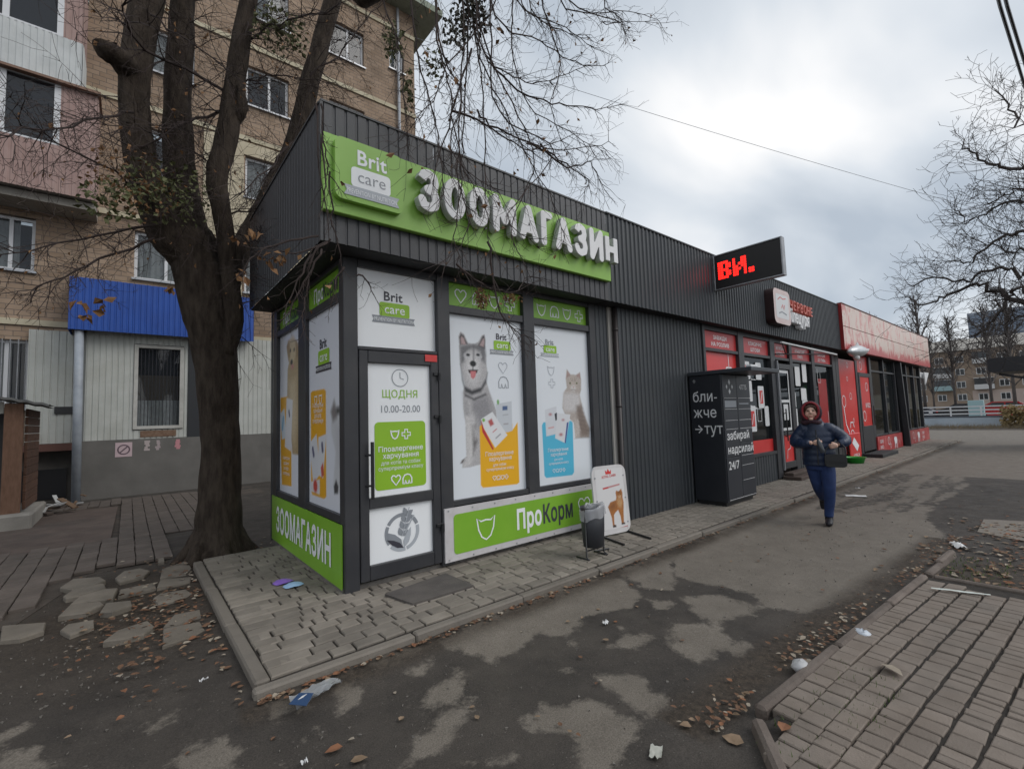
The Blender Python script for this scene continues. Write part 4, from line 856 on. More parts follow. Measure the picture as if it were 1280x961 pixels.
for ch in 'ВИ.':
    m = MB()
    for r_, s_ in enumerate(BM[ch]):
        for c_, v_ in enumerate(s_):
            if v_ == '1': m.rrect(fL, u0+c_*.046, u0+c_*.046+.043, 3.90+(6-r_)*.044, 3.90+(6-r_)*.044+.041, .012, .001)
    m.build('lit_letter', LEDM, led); u0 += .046*len(BM[ch][0])+.03
MB().beam((8.03, 3.91, 4.2), (8.03, 3.95, 4.2), .06, .06).beam((8.03, 3.91, 3.85), (8.03, 3.95, 3.85), .06, .06).build('mount', BLACK, led)

# ------------------------------------------------------------- parcel locker
lk = empty('parcel_locker', (7.75, 3.8, .1), 'black parcel locker with white lettering standing against the graphite wall', 'locker')
LKB = pm('locker_black', (.016, .018, .024), (.02, .022, .028), 3, .42, .03, 90)
MB().bbox(7.25, 8.25, 3.555, 4.095, .16, 2.19, .008).build('body', LKB, lk); MB().box(7.28, 8.22, 3.60, 4.06, .09, .159).build('base', BLACK, lk)
MB().bbox(7.225, 8.275, 3.06, 4.11, 2.192, 2.255, .008).build('canopy', pm('canopy_grey', (.04, .045, .054), None, rough=.4), lk)
MB().bbox(7.27, 7.50, 3.08, 3.16, 2.256, 2.29, .006).build('lamp', CARD, lk)
LD = pm('locker_door', (.022, .025, .033), (.027, .030, .038), 3, .38)
for xa, xb, zs in ((7.265, 7.745, (2.185, 1.80, 1.62, 1.44, 1.30, .86, .19)), (7.755, 8.235, (2.185, 1.80, 1.62, 1.44, 1.30, 1.08, .86, .70, .46, .19))):
    for a, b in zip(zs[:-1], zs[1:]): MB().bbox(xa, xb, 3.540, 3.556, b+.005, a-.005, .003).build('locker_door', LD, lk)
fl_ = FRONT(3.54); t = MB()
for i, (s_, z) in enumerate((('забирай', 1.135), ('надсилай', .915), ('24/7', .67))): MB().text(fl_, s_, 7.315, z, .13, .002, .012, 1.08, 'LEFT').build('lettering', CARD, lk)
t.text(fl_, '47775', 7.98, 1.945, .085, .002, .005, .9)
for dx, dz, pts in ((0, .075, ((-.035, 0), (0, -.05), (.035, 0), (0, .05))), (0, -.075, ((-.035, 0), (0, -.05), (.035, 0), (0, .05))), (-.09, 0, ((-.03, 0), (.0, -.04), (.02, 0), (0, .04))), (.09, 0, ((.03, 0), (.0, .04), (-.02, 0), (0, -.04)))): t.shape(fl_, [(7.50+dx+a, 1.985+dz+b) for a, b in pts], .002)
for z in (1.80, 1.62, 1.44, 1.30): t.quad(fl_, 7.30, 7.72, z+.001, z+.006, .0015); t.quad(fl_, 7.78, 8.20, z+.001, z+.006, .0015)
for z in (.86, .70, .46): t.quad(fl_, 7.78, 8.20, z+.001, z+.006, .0015)
t.quad(fl_, 7.28, 8.22, .196, .202, .0015)
t.build('front_print', CARD, lk); MB().quad(fl_, 7.31, 7.70, 1.655, 1.76, .0022).quad(fl_, 7.80, 8.15, 1.70, 1.72, .0022).build('notice', GREYI, lk)
fl2 = SIDE(7.25)
for s_, z in (('бли-', 1.76), ('жче', 1.50), ('тут', 1.24)): MB().text(fl2, s_, -4.045 if s_ != 'тут' else -3.87, z, .17, .002, .006, .86, 'LEFT').build('lettering', CARD, lk)
t = MB()
t.stroke(fl2, [(-4.03, 1.31), (-3.91, 1.31)], .02, .002); t.stroke(fl2, [(-3.97, 1.37), (-3.905, 1.31), (-3.97, 1.25)], .02, .0022)
t.stroke(fl2, P2((-4.0, 2.10, .04), [(-.5, 0), (0, .6), (.5, 0), (0, -.6)]), .006, .002, True); t.build('arrow', CARD, lk)

# ------------------------------------------------------------- folding advert board and litter bin by the pet shop
ab = empty('advert_board', (4.7, 3.76, .1), 'white rounded advert board with a ginger cat standing by the litter bin', 'sign')
a_ = R(-9); ABF = Fr((4.71, 3.775, .12), (math.cos(a_), math.sin(a_), 0), Vector((0, .07, 1)).normalized())
pb = MB().rrect(ABF, -.285, .275, 0, .84, .10, -.012, .024); pb.build('panel', pm('board_white', (.62, .60, .60), (.68, .66, .66), 4, .4, dirt=.2), ab)
AC = Canvas(Fr(ABF(0, 0, .014), ABF.u, ABF.v), -.235, .225, .06, .80, .006, (.68, .67, .67))
def ap(*q): return [(-.285+(q[i]-95)/(388-95)*.56, .84-(q[i+1]-60)/(690-60)*.84) for i in range(0, len(q), 2)]
ac_b = ap(205, 440, 230, 400, 280, 388, 285, 360, 282, 320, 290, 300, 310, 312, 325, 298, 335, 290, 343, 330, 340, 370, 345, 420, 335, 520, 330, 600, 338, 618, 310, 618, 305, 540, 290, 480, 265, 500, 250, 520, 245, 600, 260, 630, 232, 630, 228, 540, 215, 480)
AC.poly(ac_b, (.38, .15, .045), .012); AC.poly(ap(285, 380, 330, 380, 335, 430, 315, 470, 292, 450), (.52, .30, .14), .03, .8); AC.poly(ap(210, 440, 240, 410, 275, 400, 280, 460, 230, 480), (.25, .10, .035), .04, .7); AC.poly(ap(296, 350, 330, 350, 325, 378, 304, 378), (.55, .36, .22), .02, .8)
for ex in (303, 325): AC.ell(ap(ex, 340)[0], .008, .006, (.06, .05, .01))
AC.ell(ap(314, 320)[0], .03, .012, (.06, .04, .03), k=.5, soft=.015); AC.poly(ap(232, 612, 260, 612, 260, 632, 232, 632), (.05, .04, .04), .01); AC.poly(ap(308, 604, 338, 604, 340, 620, 308, 620), (.05, .04, .04), .01); AC.grain(ac_b, .12)
AC.poly(ap(175, 262, 225, 255, 228, 270, 178, 277), (.5, .03, .03)); AC.poly(ap(226, 254, 325, 240, 326, 254, 228, 269), (.5, .22, .22)); AC.poly(ap(120, 672, 385, 632, 385, 640, 120, 682), (.5, .1, .1)); AC.poly(ap(120, 690, 385, 650, 385, 655, 120, 697), (.5, .2, .2), k=.7)
acm = AC.mesh(); f2_ = Fr(ABF(0, 0, .014), ABF.u, ABF.v); cxw = ap(235, 155)[0]; acm.mat(1).text(f2_, 'ROYAL CANIN', cxw[0]+.005, cxw[1]-.02, .032, .002, .01, .78, slope=.06)
cc = ap(235, 120)[0]; acm.shape(f2_, P2((cc[0], cc[1], .09), [(-.5, -.3), (.5, -.3), (.55, .3), (.25, 0), (0, .45), (-.25, 0), (-.55, .3)]), .002)
acm.build('print', [PRINT, RED], ab)
for s_ in (-.2, .23):
    p = ABF(s_, 0); MB().beam((p.x-.10*0, p.y, .115), (p.x-.10, p.y-.40, .112), .022, .022).beam((p.x, p.y+.02, .115), (p.x+.06, p.y+.28, .112), .022, .022).beam((p.x, p.y, .11), tuple(ABF(s_, .06)), .022, .022).build('foot', BLACK, ab)
for s_ in (-.24, .23):
    for z in (.12, .42, .70): q = ABF(s_, z, .014); MB().tube([q, q+ABF.n*.006], .009, 8).build('stud', GREYI, ab)
MB().bbox(-.03, .03, -.01, .01, 0, .012, .002).build('clip', BLACK, None) if False else None
bn = empty('litter_bin', (3.85, 3.36, .1), 'small dark litter bin on wire legs lined with a clear bag', 'bin')
bcx, bcy = 3.85, 3.37; bm_ = MB(); bm_.smooth = True; n = 24
ringb = lambda r, z: [(bcx+.8*r*math.cos(2*math.pi*k/n), bcy+.8*r*.82*math.sin(2*math.pi*k/n), z) for k in range(n)]
def lathe(mb, rings):
    b = len(mb.v); m = len(rings[0])
    for r_ in rings: mb.v += r_
    for i in range(len(rings)-1):
        for k in range(m): mb.face(b+i*m+k, b+i*m+(k+1) % m, b+(i+1)*m+(k+1) % m, b+(i+1)*m+k)
lathe(bm_, [ringb(.02, .215), ringb(.135, .215), ringb(.15, .22), ringb(.168, .40), ringb(.178, .63), ringb(.168, .63), ringb(.14, .25), ringb(.02, .24)]); bm_.build('body', pm('bin_dark', (.02, .022, .028), (.03, .032, .038), 5, .5, .1, 80, dirt=.3, dcol=(.08, .075, .07)), bn)
for sx in (-1, 1):
    q = MB(); q.smooth = True; px = bcx+sx*.14; q.tube([(px, bcy-.02, .63), (px, bcy-.02, .13), (px+sx*.01, bcy-.06, .105)], .009, 8).tube([(px, bcy-.06, .108), (px, bcy+.12, .108)], .009, 8); q.build('leg', BLACK, bn)
MB().tube([(bcx-.138, bcy-.02, .19), (bcx+.138, bcy-.02, .19)], .009, 8).tube([(bcx+.14, bcy+.12, .108), (bcx+.32, bcy+.06, .112)], .012, 6).build('brace', BLACK, bn)
BAGM = bpy.data.materials.new('clear_bag'); BAGM.use_nodes = True; _b = BAGM.node_tree.nodes['Principled BSDF']; _b.inputs['Base Color'].default_value = (.62, .63, .66, 1); _b.inputs['Roughness'].default_value = .22; _b.inputs['Alpha'].default_value = .42
bg_ = MB(); bg_.smooth = True; n = 48
def cr_(r, z, a, ph): return [(bcx+.8*(r+a*math.sin(7*t+ph)+a*.6*math.sin(17*t+ph*2))*math.cos(t), bcy+.8*(r+a*math.sin(7*t+ph)+a*.6*math.sin(13*t+ph))*.83*math.sin(t), z+a*1.2*math.sin(5*t+ph)+(.03 if a else 0)*math.sin(t*1+2.2)) for t in np.linspace(0, 2*math.pi, n, endpoint=False)]
lathe(bg_, [cr_(.190, .515, .010, .3), cr_(.190, .555, .006, 1), cr_(.189, .60, .004, 2), cr_(.184, .628, .005, 2.6), cr_(.168, .632, .005, 3), cr_(.15, .58, .008, 4), cr_(.14, .50, .01, 5)])
bg_.tube([(bcx-.12, bcy-.02, .63), (bcx-.135, bcy-.03, .66), (bcx-.10, bcy-.01, .675), (bcx-.05, bcy, .66), (bcx-.035, bcy, .63)], .012, 6).build('liner_bag', BAGM, bn)

# ============================================================= RED SHOP
rs = empty('butcher_shop', (20.5, 5.2, .1), 'red fronted shop with printed, sheen painted fascia panels beyond the graphite shop', 'shop')
PRED_SHEEN = bpy.data.materials.new('red_print_sky_sheen'); PRED_SHEEN.use_nodes = True
def printed(m, a, b, c, sc=1.6, lo=.42, hi=.58, zgrad=None):
    t = m.node_tree; n, l = t.nodes.new, t.links.new; bs = t.nodes['Principled BSDF']; g = n('ShaderNodeNewGeometry'); mpn = n('ShaderNodeMapping'); mpn.inputs['Scale'].default_value = (1, 1, .6); l(g.outputs['Position'], mpn.inputs[0])
    q = n('ShaderNodeTexNoise'); q.inputs['Scale'].default_value = sc; q.inputs['Detail'].default_value = 8; q.inputs['Roughness'].default_value = .75; q.inputs['Distortion'].default_value = 1.2; l(mpn.outputs[0], q.inputs['Vector'])
    val = q.outputs['Fac']
    if zgrad:
        sp = n('ShaderNodeSeparateXYZ'); l(g.outputs['Position'], sp.inputs[0]); mr = n('ShaderNodeMapRange'); l(sp.outputs[2], mr.inputs[0]); mr.inputs[1].default_value, mr.inputs[2].default_value, mr.inputs[3].default_value, mr.inputs[4].default_value = zgrad
        ad = n('ShaderNodeMath'); l(val, ad.inputs[0]); l(mr.outputs[0], ad.inputs[1]); val = ad.outputs[0]
    r = n('ShaderNodeValToRGB'); e = r.color_ramp.elements; e[0].position = lo; e[0].color = (*a, 1); e[1].position = hi; e[1].color = (*c, 1); k = r.color_ramp.elements.new((lo+hi)/2); k.color = (*b, 1)
    l(val, r.inputs[0]); l(r.outputs[0], bs.inputs['Base Color']); bs.inputs['Roughness'].default_value = .3; bs.inputs['Specular IOR Level'].default_value = .6; return m
printed(PRED_SHEEN, (.46, .035, .035), (.60, .26, .22), (.64, .50, .43), 2.2, .40, .56, (3.2, 3.55, -.18, .05))  # red print; the whitish upper tone is sky reflection painted into the colour
SKR = printed(bpy.data.materials.new('printed_skirt') if False else (lambda m: (setattr(m, 'use_nodes', True), m)[1])(bpy.data.materials.new('printed_skirt')), (.42, .025, .03), (.5, .10, .10), (.62, .45, .43), 3.2, .48, .68)
xs = [14.96, 17.35, 19.75, 22.1, 24.45, 26.75]
for a, b in zip(xs[:-1], xs[1:]):
    for z0, z1 in ((3.17, 3.80), (3.815, 4.42)): MB().bbox(a+.006, b-.006, 3.86, 3.90, z0, z1, .004).build('fascia_panel', PRED_SHEEN, rs)
MB().box(14.955, 14.965, 3.85, 3.98, 3.16, 4.43).box(14.97, 26.76, 3.901, 3.95, 3.165, 4.43).build('fascia_back', pm('deep_red_paint', (.30, .018, .018), None, rough=.4), rs)
MB().box(14.955, 26.77, 3.845, 3.96, 4.432, 4.45).build('parapet_cap', pm('cap_brown', (.16, .07, .06), None, rough=.5), rs)
MB().box(14.97, 26.75, 3.951, 6.95, 3.165, 3.185).box(14.97, 26.75, 3.98, 6.95, 4.15, 4.25).build('roof', SOFF, rs)
MB().box(14.96, 15.22, 4.10, 4.3, .1, 3.16).build('pillar', FRAME, rs)
def doodle(mb, fr, x, z, s):
    mb.stroke(fr, P2((x, z, s), [(.5*math.cos(t), .5*math.sin(t)) for t in np.linspace(0, 6.28, 14, endpoint=False)]), .05*s+.01, .003, True)
rp_ = MB().box(15.24, 16.70, 4.11, 4.16, .28, 2.95); rp_.mat(1); fq = FRONT(4.108)
rp_.stroke(fq, [(15.4, 1.6), (15.5, 1.1), (15.7, .9), (15.8, .6)], .05, .003); doodle(rp_, fq, 15.45, 1.75, .32); doodle(rp_, fq, 16.0, .75, .36); doodle(rp_, fq, 16.1, 1.9, .18); doodle(rp_, fq, 15.9, 2.4, .12); doodle(rp_, fq, 16.2, 1.2, .12); rp_.stroke(fq, [(15.85, 1.0), (15.9, 1.15), (16.1, 1.15), (16.2, 1.0)], .04, .003); doodle(rp_, fq, 16.0, 2.8, .15)
rp_.build('printed_panel', [RED, PAPER], rs)
MB().box(14.97, 26.4, 6.8, 6.95, .05, 3.16).box(26.3, 26.42, 4.3, 6.79, .05, 3.16).build('wall', pm('pale_inner_wall', (.42, .40, .37)), rs)
MB().box(14.97, 26.3, 4.32, 6.79, .04, .12).build('shop_floor', pm('shop_tiles', (.2, .2, .2)), rs)
rd = MB()
for b in ((16.95, 17.07, 4.08, 4.16, .25, 2.62), (18.08, 18.2, 4.08, 4.16, .25, 2.62), (17.071, 18.079, 4.08, 4.16, 2.5, 2.62), (17.071, 18.079, 4.08, 4.16, .25, 1.0)): rd.bbox(*b, .005)
rd = rd.build('door', FRAME, rs); dm_ = MB().quad(FRONT(4.10), 17.07, 18.08, 1.0, 2.5); dm_.mat(1); fq2 = FRONT(4.098); doodle(dm_, fq2, 17.3, 1.3, .3); dm_.text(fq2, 'М\'ЯСО', 17.75, 1.55, .14, .003, .01, .8); doodle(dm_, fq2, 17.75, 2.2, .25)
dm_.build('printed_film', [RED, PAPER], rd)
MB().tube([(18.02, 4.02, 1.0), (18.02, 4.02, 1.6)], .014, 6).build('handle', BLACK, rd)
t = MB().quad(FRONT(4.15), 16.94, 18.42, 2.64, 3.16); t.mat(1); doodle(t, FRONT(4.148), 17.5, 2.85, .25); t.build('transom_film', [RED, PAPER], rs)
for a in (16.72, 18.22, 19.9, 21.45, 22.05, 23.3, 24.55, 25.8): MB().bbox(a, a+(.2 if a < 18.3 else .12), 4.09, 4.2, .1, 3.16, .005).build('mullion', FRAME, rs)
MB().beam((21.75, 4.02, 3.16), (22.0, 3.98, .1), .16, .14).build('leaning_post', FRAME, rs)
GL2 = glass('shop_glass_far', (.012, .016, .018), .30)
for a, b in ((18.42, 19.9), (20.02, 21.45), (22.17, 23.3), (23.42, 24.55), (24.67, 25.8), (25.92, 26.3)):
    MB().quad(FRONT(4.15), a, b, .67, 2.70).build('pane', GL2, rs); MB().quad(FRONT(4.15), a, b, 2.76, 3.16).build('pane', GL2, rs); MB().bbox(a+.001, b-.001, 4.1, 4.19, 2.701, 2.759, .004).build('frame_bar', FRAME, rs); MB().bbox(a+.001, b-.001, 4.1, 4.19, .62, .669, .004).build('frame_bar', FRAME, rs)
for a, b in ((18.30, 21.58), (22.04, 26.42)):
    s_ = MB().box(a, b, 4.05, 4.085, .11, .615); s_.mat(1); fq3 = FRONT(4.048)
    for k in range(int((b-a)/.9)):
        x_ = a+.45+.9*k; 
        if k % 3 == 2: s_.shape(fq3, P2((x_, .33, .42), [(-.5, .3), (-.3, .45), (.35, .4), (.5, .2), (.4, -.1), (.32, -.5), (.2, -.5), (.18, -.1), (-.15, -.1), (-.2, -.5), (-.32, -.5), (-.35, .0)]), .003)
        elif k % 3 == 1: doodle(s_, fq3, x_, .42, .25); doodle(s_, fq3, x_+.2, .25, .14)
        else: s_.text(fq3, 'СВІЖЕ', x_, .40, .10, .003, .01, .9); s_.text(fq3, 'М\'ЯСО', x_, .22, .10, .003, .01, .9)
    s_.build('skirt_board', [SKR, PAPER], rs)
MB().bbox(16.75, 18.6, 3.62, 4.07, .095, .2, .01).build('door_step', pm('black_step', (.02, .02, .022), (.03, .03, .032), 5, .7), None, 'flat black step in front of the red shop door', 'step')
MB().box(26.43, 27.4, 4.2, 4.24, 2.75, 3.0).prism([(27.0, 4.1, 2.45), (27.9, 4.1, 3.0), (26.9, 4.1, 3.0)], (0, .04, 0)).build('pennant_sign', CARD, None, 'small white flag sign at the far corner of the red shop', 'sign')
# silvery ornament under the fascia corner
fo = empty('fish_ornament', (16.0, 3.75, 2.9), 'silver grey pointed fish shaped ornament below the red fascia corner', 'ornament')
SIL = pm('silver_foil', (.50, .52, .54), (.64, .66, .68), 4, .35, metal=.5, bump=.3, bscale=12); fm = MB(); fm.smooth = True
fm.tube([(14.95, 3.78, 3.08), (15.1, 3.77, 3.09), (15.35, 3.76, 3.11), (15.7, 3.75, 3.14), (16.1, 3.75, 3.16), (16.5, 3.75, 3.2), (16.85, 3.75, 3.27)], [.03, .09, .15, .17, .13, .07, .015], 12); fm.build('body', SIL, fo)
f_ = MB(); f_.smooth = True; f_.tube([(15.35, 3.75, 2.99), (15.5, 3.74, 2.94), (15.7, 3.74, 2.93)], [.05, .08, .03], 10).build('lower_fin', CARD, fo); MB().prism([(15.55, 3.74, 3.28), (15.75, 3.74, 3.40), (15.9, 3.74, 3.27)], (0, .03, 0)).build('upper_fin', SIL, fo)
MB().tube([(15.4, 3.75, 3.2), (15.4, 3.84, 3.3)], .01, 6).tube([(16.2, 3.75, 3.2), (16.2, 3.86, 3.25)], .01, 6).build('hanger', BLACK, fo)
rb = empty('advert_board', (15.6, 4.0, .1), 'red advert board with white lozenge leaning by the red shop', 'sign'); m = MB().bbox(15.25, 16.25, 3.99, 4.03, .14, .86, .02); fq4 = FRONT(3.988); m.mat(1).shape(fq4, P2((15.72, .55, .5), [(-.6, .1), (-.2, .4), (.6, -.1), (.2, -.4)]), .003); m.text(fq4, 'КОВБАСИ', 15.75, .2, .09, .003, .01, .9); m.build('panel', [RED, PAPER], rb)
MB().beam((15.3, 3.98, .11), (15.3, 4.08, .6), .03, .03).beam((16.2, 3.98, .11), (16.2, 4.08, .6), .03, .03).build('foot', BLACK, rb)
m = MB(); m.smooth = True; n = 20; rb_ = lambda r, z: [(15.0+r*math.cos(6.2832*k/n), 3.85+r*math.sin(6.2832*k/n), z) for k in range(n)]; lathe(m, [rb_(.02, .102), rb_(.19, .102), rb_(.24, .25), rb_(.26, .255), rb_(.22, .24), rb_(.17, .13), rb_(.02, .12)]); m.build('bowl', pm('green_plastic', (.03, .32, .04), None, rough=.4), None, 'bright green plastic bowl on the pavement by the red board', 'bowl')
# ============================================================= BRICK APARTMENT BLOCK
def brickmat(name, c1, c2, mortar, sc=1., bw=.27, bh=.125):
    m = bpy.data.materials.new(name); m.use_nodes = True; t = m.node_tree; n, l = t.nodes.new, t.links.new; b = t.nodes['Principled BSDF']
    g = n('ShaderNodeNewGeometry'); sp = n('ShaderNodeSeparateXYZ'); l(g.outputs['Position'], sp.inputs[0]); ad = n('ShaderNodeMath'); l(sp.outputs[0], ad.inputs[0]); l(sp.outputs[1], ad.inputs[1]); cb = n('ShaderNodeCombineXYZ'); l(ad.outputs[0], cb.inputs[0]); l(sp.outputs[2], cb.inputs[1])
    br = n('ShaderNodeTexBrick'); br.inputs['Scale'].default_value = sc; br.inputs['Brick Width'].default_value = bw; br.inputs['Row Height'].default_value = bh; br.inputs['Mortar Size'].default_value = .010; br.inputs['Mortar Smooth'].default_value = .4; br.inputs['Bias'].default_value = -.1
    br.inputs['Color1'].default_value = (*c1, 1); br.inputs['Color2'].default_value = (*c2, 1); br.inputs['Mortar'].default_value = (*mortar, 1); l(cb.outputs[0], br.inputs['Vector'])
    no = n('ShaderNodeTexNoise'); no.inputs['Scale'].default_value = 1.1; no.inputs['Detail'].default_value = 7; l(g.outputs['Position'], no.inputs['Vector']); mr = n('ShaderNodeMapRange'); mr.inputs[1].default_value = .3; mr.inputs[2].default_value = .7; mr.inputs[3].default_value = .72; mr.inputs[4].default_value = 1.2; l(no.outputs[0], mr.inputs[0])
    mx_ = n('ShaderNodeVectorMath'); mx_.operation = 'SCALE'; l(br.outputs['Color'], mx_.inputs[0]); l(mr.outputs[0], mx_.inputs['Scale']); l(mx_.outputs[0], b.inputs['Base Color']); b.inputs['Roughness'].default_value = .9
    bp = n('ShaderNodeBump'); bp.inputs['Strength'].default_value = .6; bp.inputs['Distance'].default_value = .02; bp.invert = True; l(br.outputs['Fac'], bp.inputs['Height']); l(bp.outputs[0], b.inputs['Normal']); return m
BRICK = brickmat('sand_brick', (.275, .195, .135), (.345, .255, .185), (.19, .15, .12))
CONC = pm('grey_concrete', (.26, .24, .21), (.32, .30, .27), 2, .9, .5, 30, dirt=.4, dcol=(.13, .12, .11))
CREAM = pm('cream_band', (.46, .41, .29), (.52, .47, .35), 3, .85, dirt=.3, dcol=(.25, .2, .15))
PLAS = pm('beige_render', (.46, .40, .29), (.52, .46, .34), 1.5, .9, .3, 20, dirt=.3, dcol=(.3, .25, .18))
WPVC = pm('white_pvc', (.62, .63, .65), None, rough=.4)
AGL = glass('flat_glass', (.03, .035, .045), .48)
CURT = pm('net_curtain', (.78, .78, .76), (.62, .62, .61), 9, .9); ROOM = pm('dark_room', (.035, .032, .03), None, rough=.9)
AY = 15.6
apt = empty('apartment_block', (0, AY+4, 0), 'tall sand brick apartment block with glazed balconies behind the pet shop', 'building')
WINS = []      # x0, x1, z0, z1
for zf in (5.62, 8.58, 11.54, 14.5):
    for x0, x1 in ((.05, 1.30), (2.62, 3.85), (5.15, 6.40)): WINS.append((x0, x1, zf, zf+1.30))
WINS += [(-2.75, -1.80, 5.45, 6.75), (-2.7, -1.83, 2.2, 3.80), (7.4, 8.0, 15.0, 15.9)]
xsb = sorted({-12., 8.45} | {w_[0] for w_ in WINS} | {w_[1] for w_ in WINS}); zsb = sorted({0., 17.6} | {w_[2] for w_ in WINS} | {w_[3] for w_ in WINS})
wl = MB()
for xa, xb in zip(xsb[:-1], xsb[1:]):
    za = None
    for z0, z1 in zip(zsb[:-1], zsb[1:]):
        hole = any(w_[0] <= xa+1e-4 and w_[1] >= xb-1e-4 and w_[2] <= z0+1e-4 and w_[3] >= z1-1e-4 for w_ in WINS)
        if not hole: wl.poly([(xa, AY, z0), (xb, AY, z0), (xb, AY, z1), (xa, AY, z1)])
for x0, x1, z0, z1 in WINS:
    for q in (((x0, AY, z0), (x0, AY+.22, z0), (x0, AY+.22, z1), (x0, AY, z1)), ((x1, AY+.22, z0), (x1, AY, z0), (x1, AY, z1), (x1, AY+.22, z1)), ((x0, AY, z0), (x1, AY, z0), (x1, AY+.22, z0), (x0, AY+.22, z0)), ((x0, AY+.22, z1), (x1, AY+.22, z1), (x1, AY, z1), (x0, AY, z1))): wl.poly(q)
wl.poly([(8.45, AY, 0), (8.45, AY+11, 0), (8.45, AY+11, 17.6), (8.45, AY, 17.6)]); wl.poly([(-12, AY+11, 0), (-12, AY, 0), (-12, AY, 17.6), (-12, AY+11, 17.6)]); wl.build('wall', BRICK, apt)
MB().box(-12.4, 9.35, AY-.75, AY+11.5, 17.6, 17.85).build('eave', pm('eave_green', (.22, .25, .20), (.3, .33, .27), 3, .8), apt)
MB().prism([(-12.4, AY-.75, 17.86), (-12.4, AY+11.5, 17.86), (-12.4, AY+5.5, 20.2)], (21.7, 0, 0)).build('roof', pm('roof_grey', (.12, .12, .12), None, rough=.8), apt)
for zf in (4.15, 7.2, 10.35, 13.4, 16.6): MB().box(-12, 8.47, AY-.05, AY-.001, zf, zf+.14).build('string_course', CREAM, apt)
MB().box(1.55, 4.6, AY-.03, AY-.001, 7.36, 8.55).box(1.55, 2.58, AY-.03, AY-.001, 8.551, 10.3).box(3.89, 4.6, AY-.03, AY-.001, 8.551, 10.3).box(2.581, 3.889, AY-.03, AY-.001, 9.90, 10.3).build('render_panel', PLAS, apt)
MB().box(1.7, 2.55, AY-.03, AY-.001, 4.35, 7.15).box(3.9, 4.8, AY-.03, AY-.001, 4.35, 7.15).build('render_panel', PLAS, apt)
def window(parent, x0, x1, z0, z1, y, mull=1, curtain=True, yr=.5):
    f = MB(); t = .07
    for b in ((x0, x1, y, y+.06, z0, z0+t), (x0, x1, y, y+.06, z1-t, z1), (x0, x0+t, y, y+.06, z0+t+.001, z1-t-.001), (x1-t, x1, y, y+.06, z0+t+.001, z1-t-.001)): f.box(*b)
    for k in range(1, mull+1): xm = x0+(x1-x0)*k/(mull+1)+.06; f.box(xm-.035, xm+.035, y+.002, y+.058, z0+t+.001, z1-t-.001)
    w_ = f.build('window', WPVC, parent)
    MB().quad(FRONT(y+.03), x0+.02, x1-.02, z0+.02, z1-.02).build('pane', AGL, w_)
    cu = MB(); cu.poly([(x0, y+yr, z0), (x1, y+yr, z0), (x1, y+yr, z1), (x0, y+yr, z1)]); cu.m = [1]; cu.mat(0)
    if curtain:
        n = 14; xe = x0+(x1-x0)*random.uniform(.6, 1)
        for k in range(n): cu.poly([(x0+(xe-x0)*k/n, y+.09+.025*(k % 2), z0), (x0+(xe-x0)*(k+1)/n, y+.09+.025*((k+1) % 2), z0), (x0+(xe-x0)*(k+1)/n, y+.09+.025*((k+1) % 2), z1), (x0+(xe-x0)*k/n, y+.09+.025*(k % 2), z1)])
    cu.build('curtain', [CURT, ROOM], w_); MB().box(x0-.05, x1+.05, y-.2, y-.001, z0-.05, z0-.001).build('sill', GALV, w_)
for i, (a, b, c, d) in enumerate(WINS): window(apt, a, b, c, d, AY+.12, 1, i % 4 != 3)
# balconies in two colours of sheet
BW = pm('balcony_white', (.47, .49, .49), (.55, .57, .57), 3, .6, dirt=.3, dcol=(.3, .3, .28)); BP = pm('balcony_pink', (.30, .20, .18), (.36, .25, .225), 3, .7, dirt=.3, dcol=(.2, .13, .11)); BB = pm('balcony_brown', (.17, .10, .07), (.22, .13, .09), 3, .7)
BALY = 14.6
def balcony(z0, par, side, glz=True, gap_top=2.6, xr=-.62):
    # slab, sheet parapet, glazing, side panel
    bal = MB().box(-6, xr, BALY, AY, z0-.16, z0).build('balcony', CONC, apt)
    p_ = sheet((-6, BALY-.01, 0), (1, 0, 0), 6+xr, z0-.18, z0+.95, (0, -1, 0), pitch=.11, depth=.012, groove=.03); p_.build('parapet', par, bal)
    sheet((xr+.01, BALY, 0), (0, 1, 0), AY-BALY, z0-.18, z0+.95, (1, 0, 0), pitch=.11, depth=.012, groove=.03).build('side_panel', par, bal)
    if glz:
        f = MB(); zt = z0+gap_top
        for a in (-6, -4.2, -2.35, -1.47): f.box(a, a+.11, BALY, BALY+.08, z0+.99, zt)
        f.box(-6, -1.36, BALY-.02, BALY+.1, z0+.951, z0+.989).box(-6, -1.36, BALY, BALY+.08, zt+.001, zt+.09); f.build('frame', WPVC, bal); MB().quad(FRONT(BALY+.04), -6, -1.4, z0+.96, zt+.05).build('pane', AGL, bal)
        sheet((-1.36, BALY, 0), (1, 0, 0), xr+1.36, z0+.95, zt+.1, (0, -1, 0), pitch=.11, depth=.012, groove=.03).build('front_panel', side, bal); sheet((xr+.005, BALY+.02, 0), (0, 1, 0), AY-BALY-.02, z0+.95, zt+.1, (1, 0, 0), pitch=.11, depth=.012, groove=.03).build('side_panel', side, bal)
        MB().box(-6, xr-.05, AY-.06, AY-.01, z0, zt).build('back_wall', ROOM, bal)
    return bal
balcony(7.30, BP, BP, True, 2.42, -.72)
balcony(9.98, BW, BP, True, 2.5, -1.02)
balcony(12.9, BW, BW, True, 2.5, -1.02)
MB().box(-6, -.66, BALY-.15, AY-.02, 9.73, 9.79).build('balcony_roof', BB, apt)
MB().box(-6, -.7, BALY+.2, AY, 6.93, 7.11).build('balcony_slab', CONC, apt)
MB().tube([(7.72, AY-.1, 0), (7.72, AY-.1, 17.5)], .06, 8).build('drainpipe', GALV, apt)
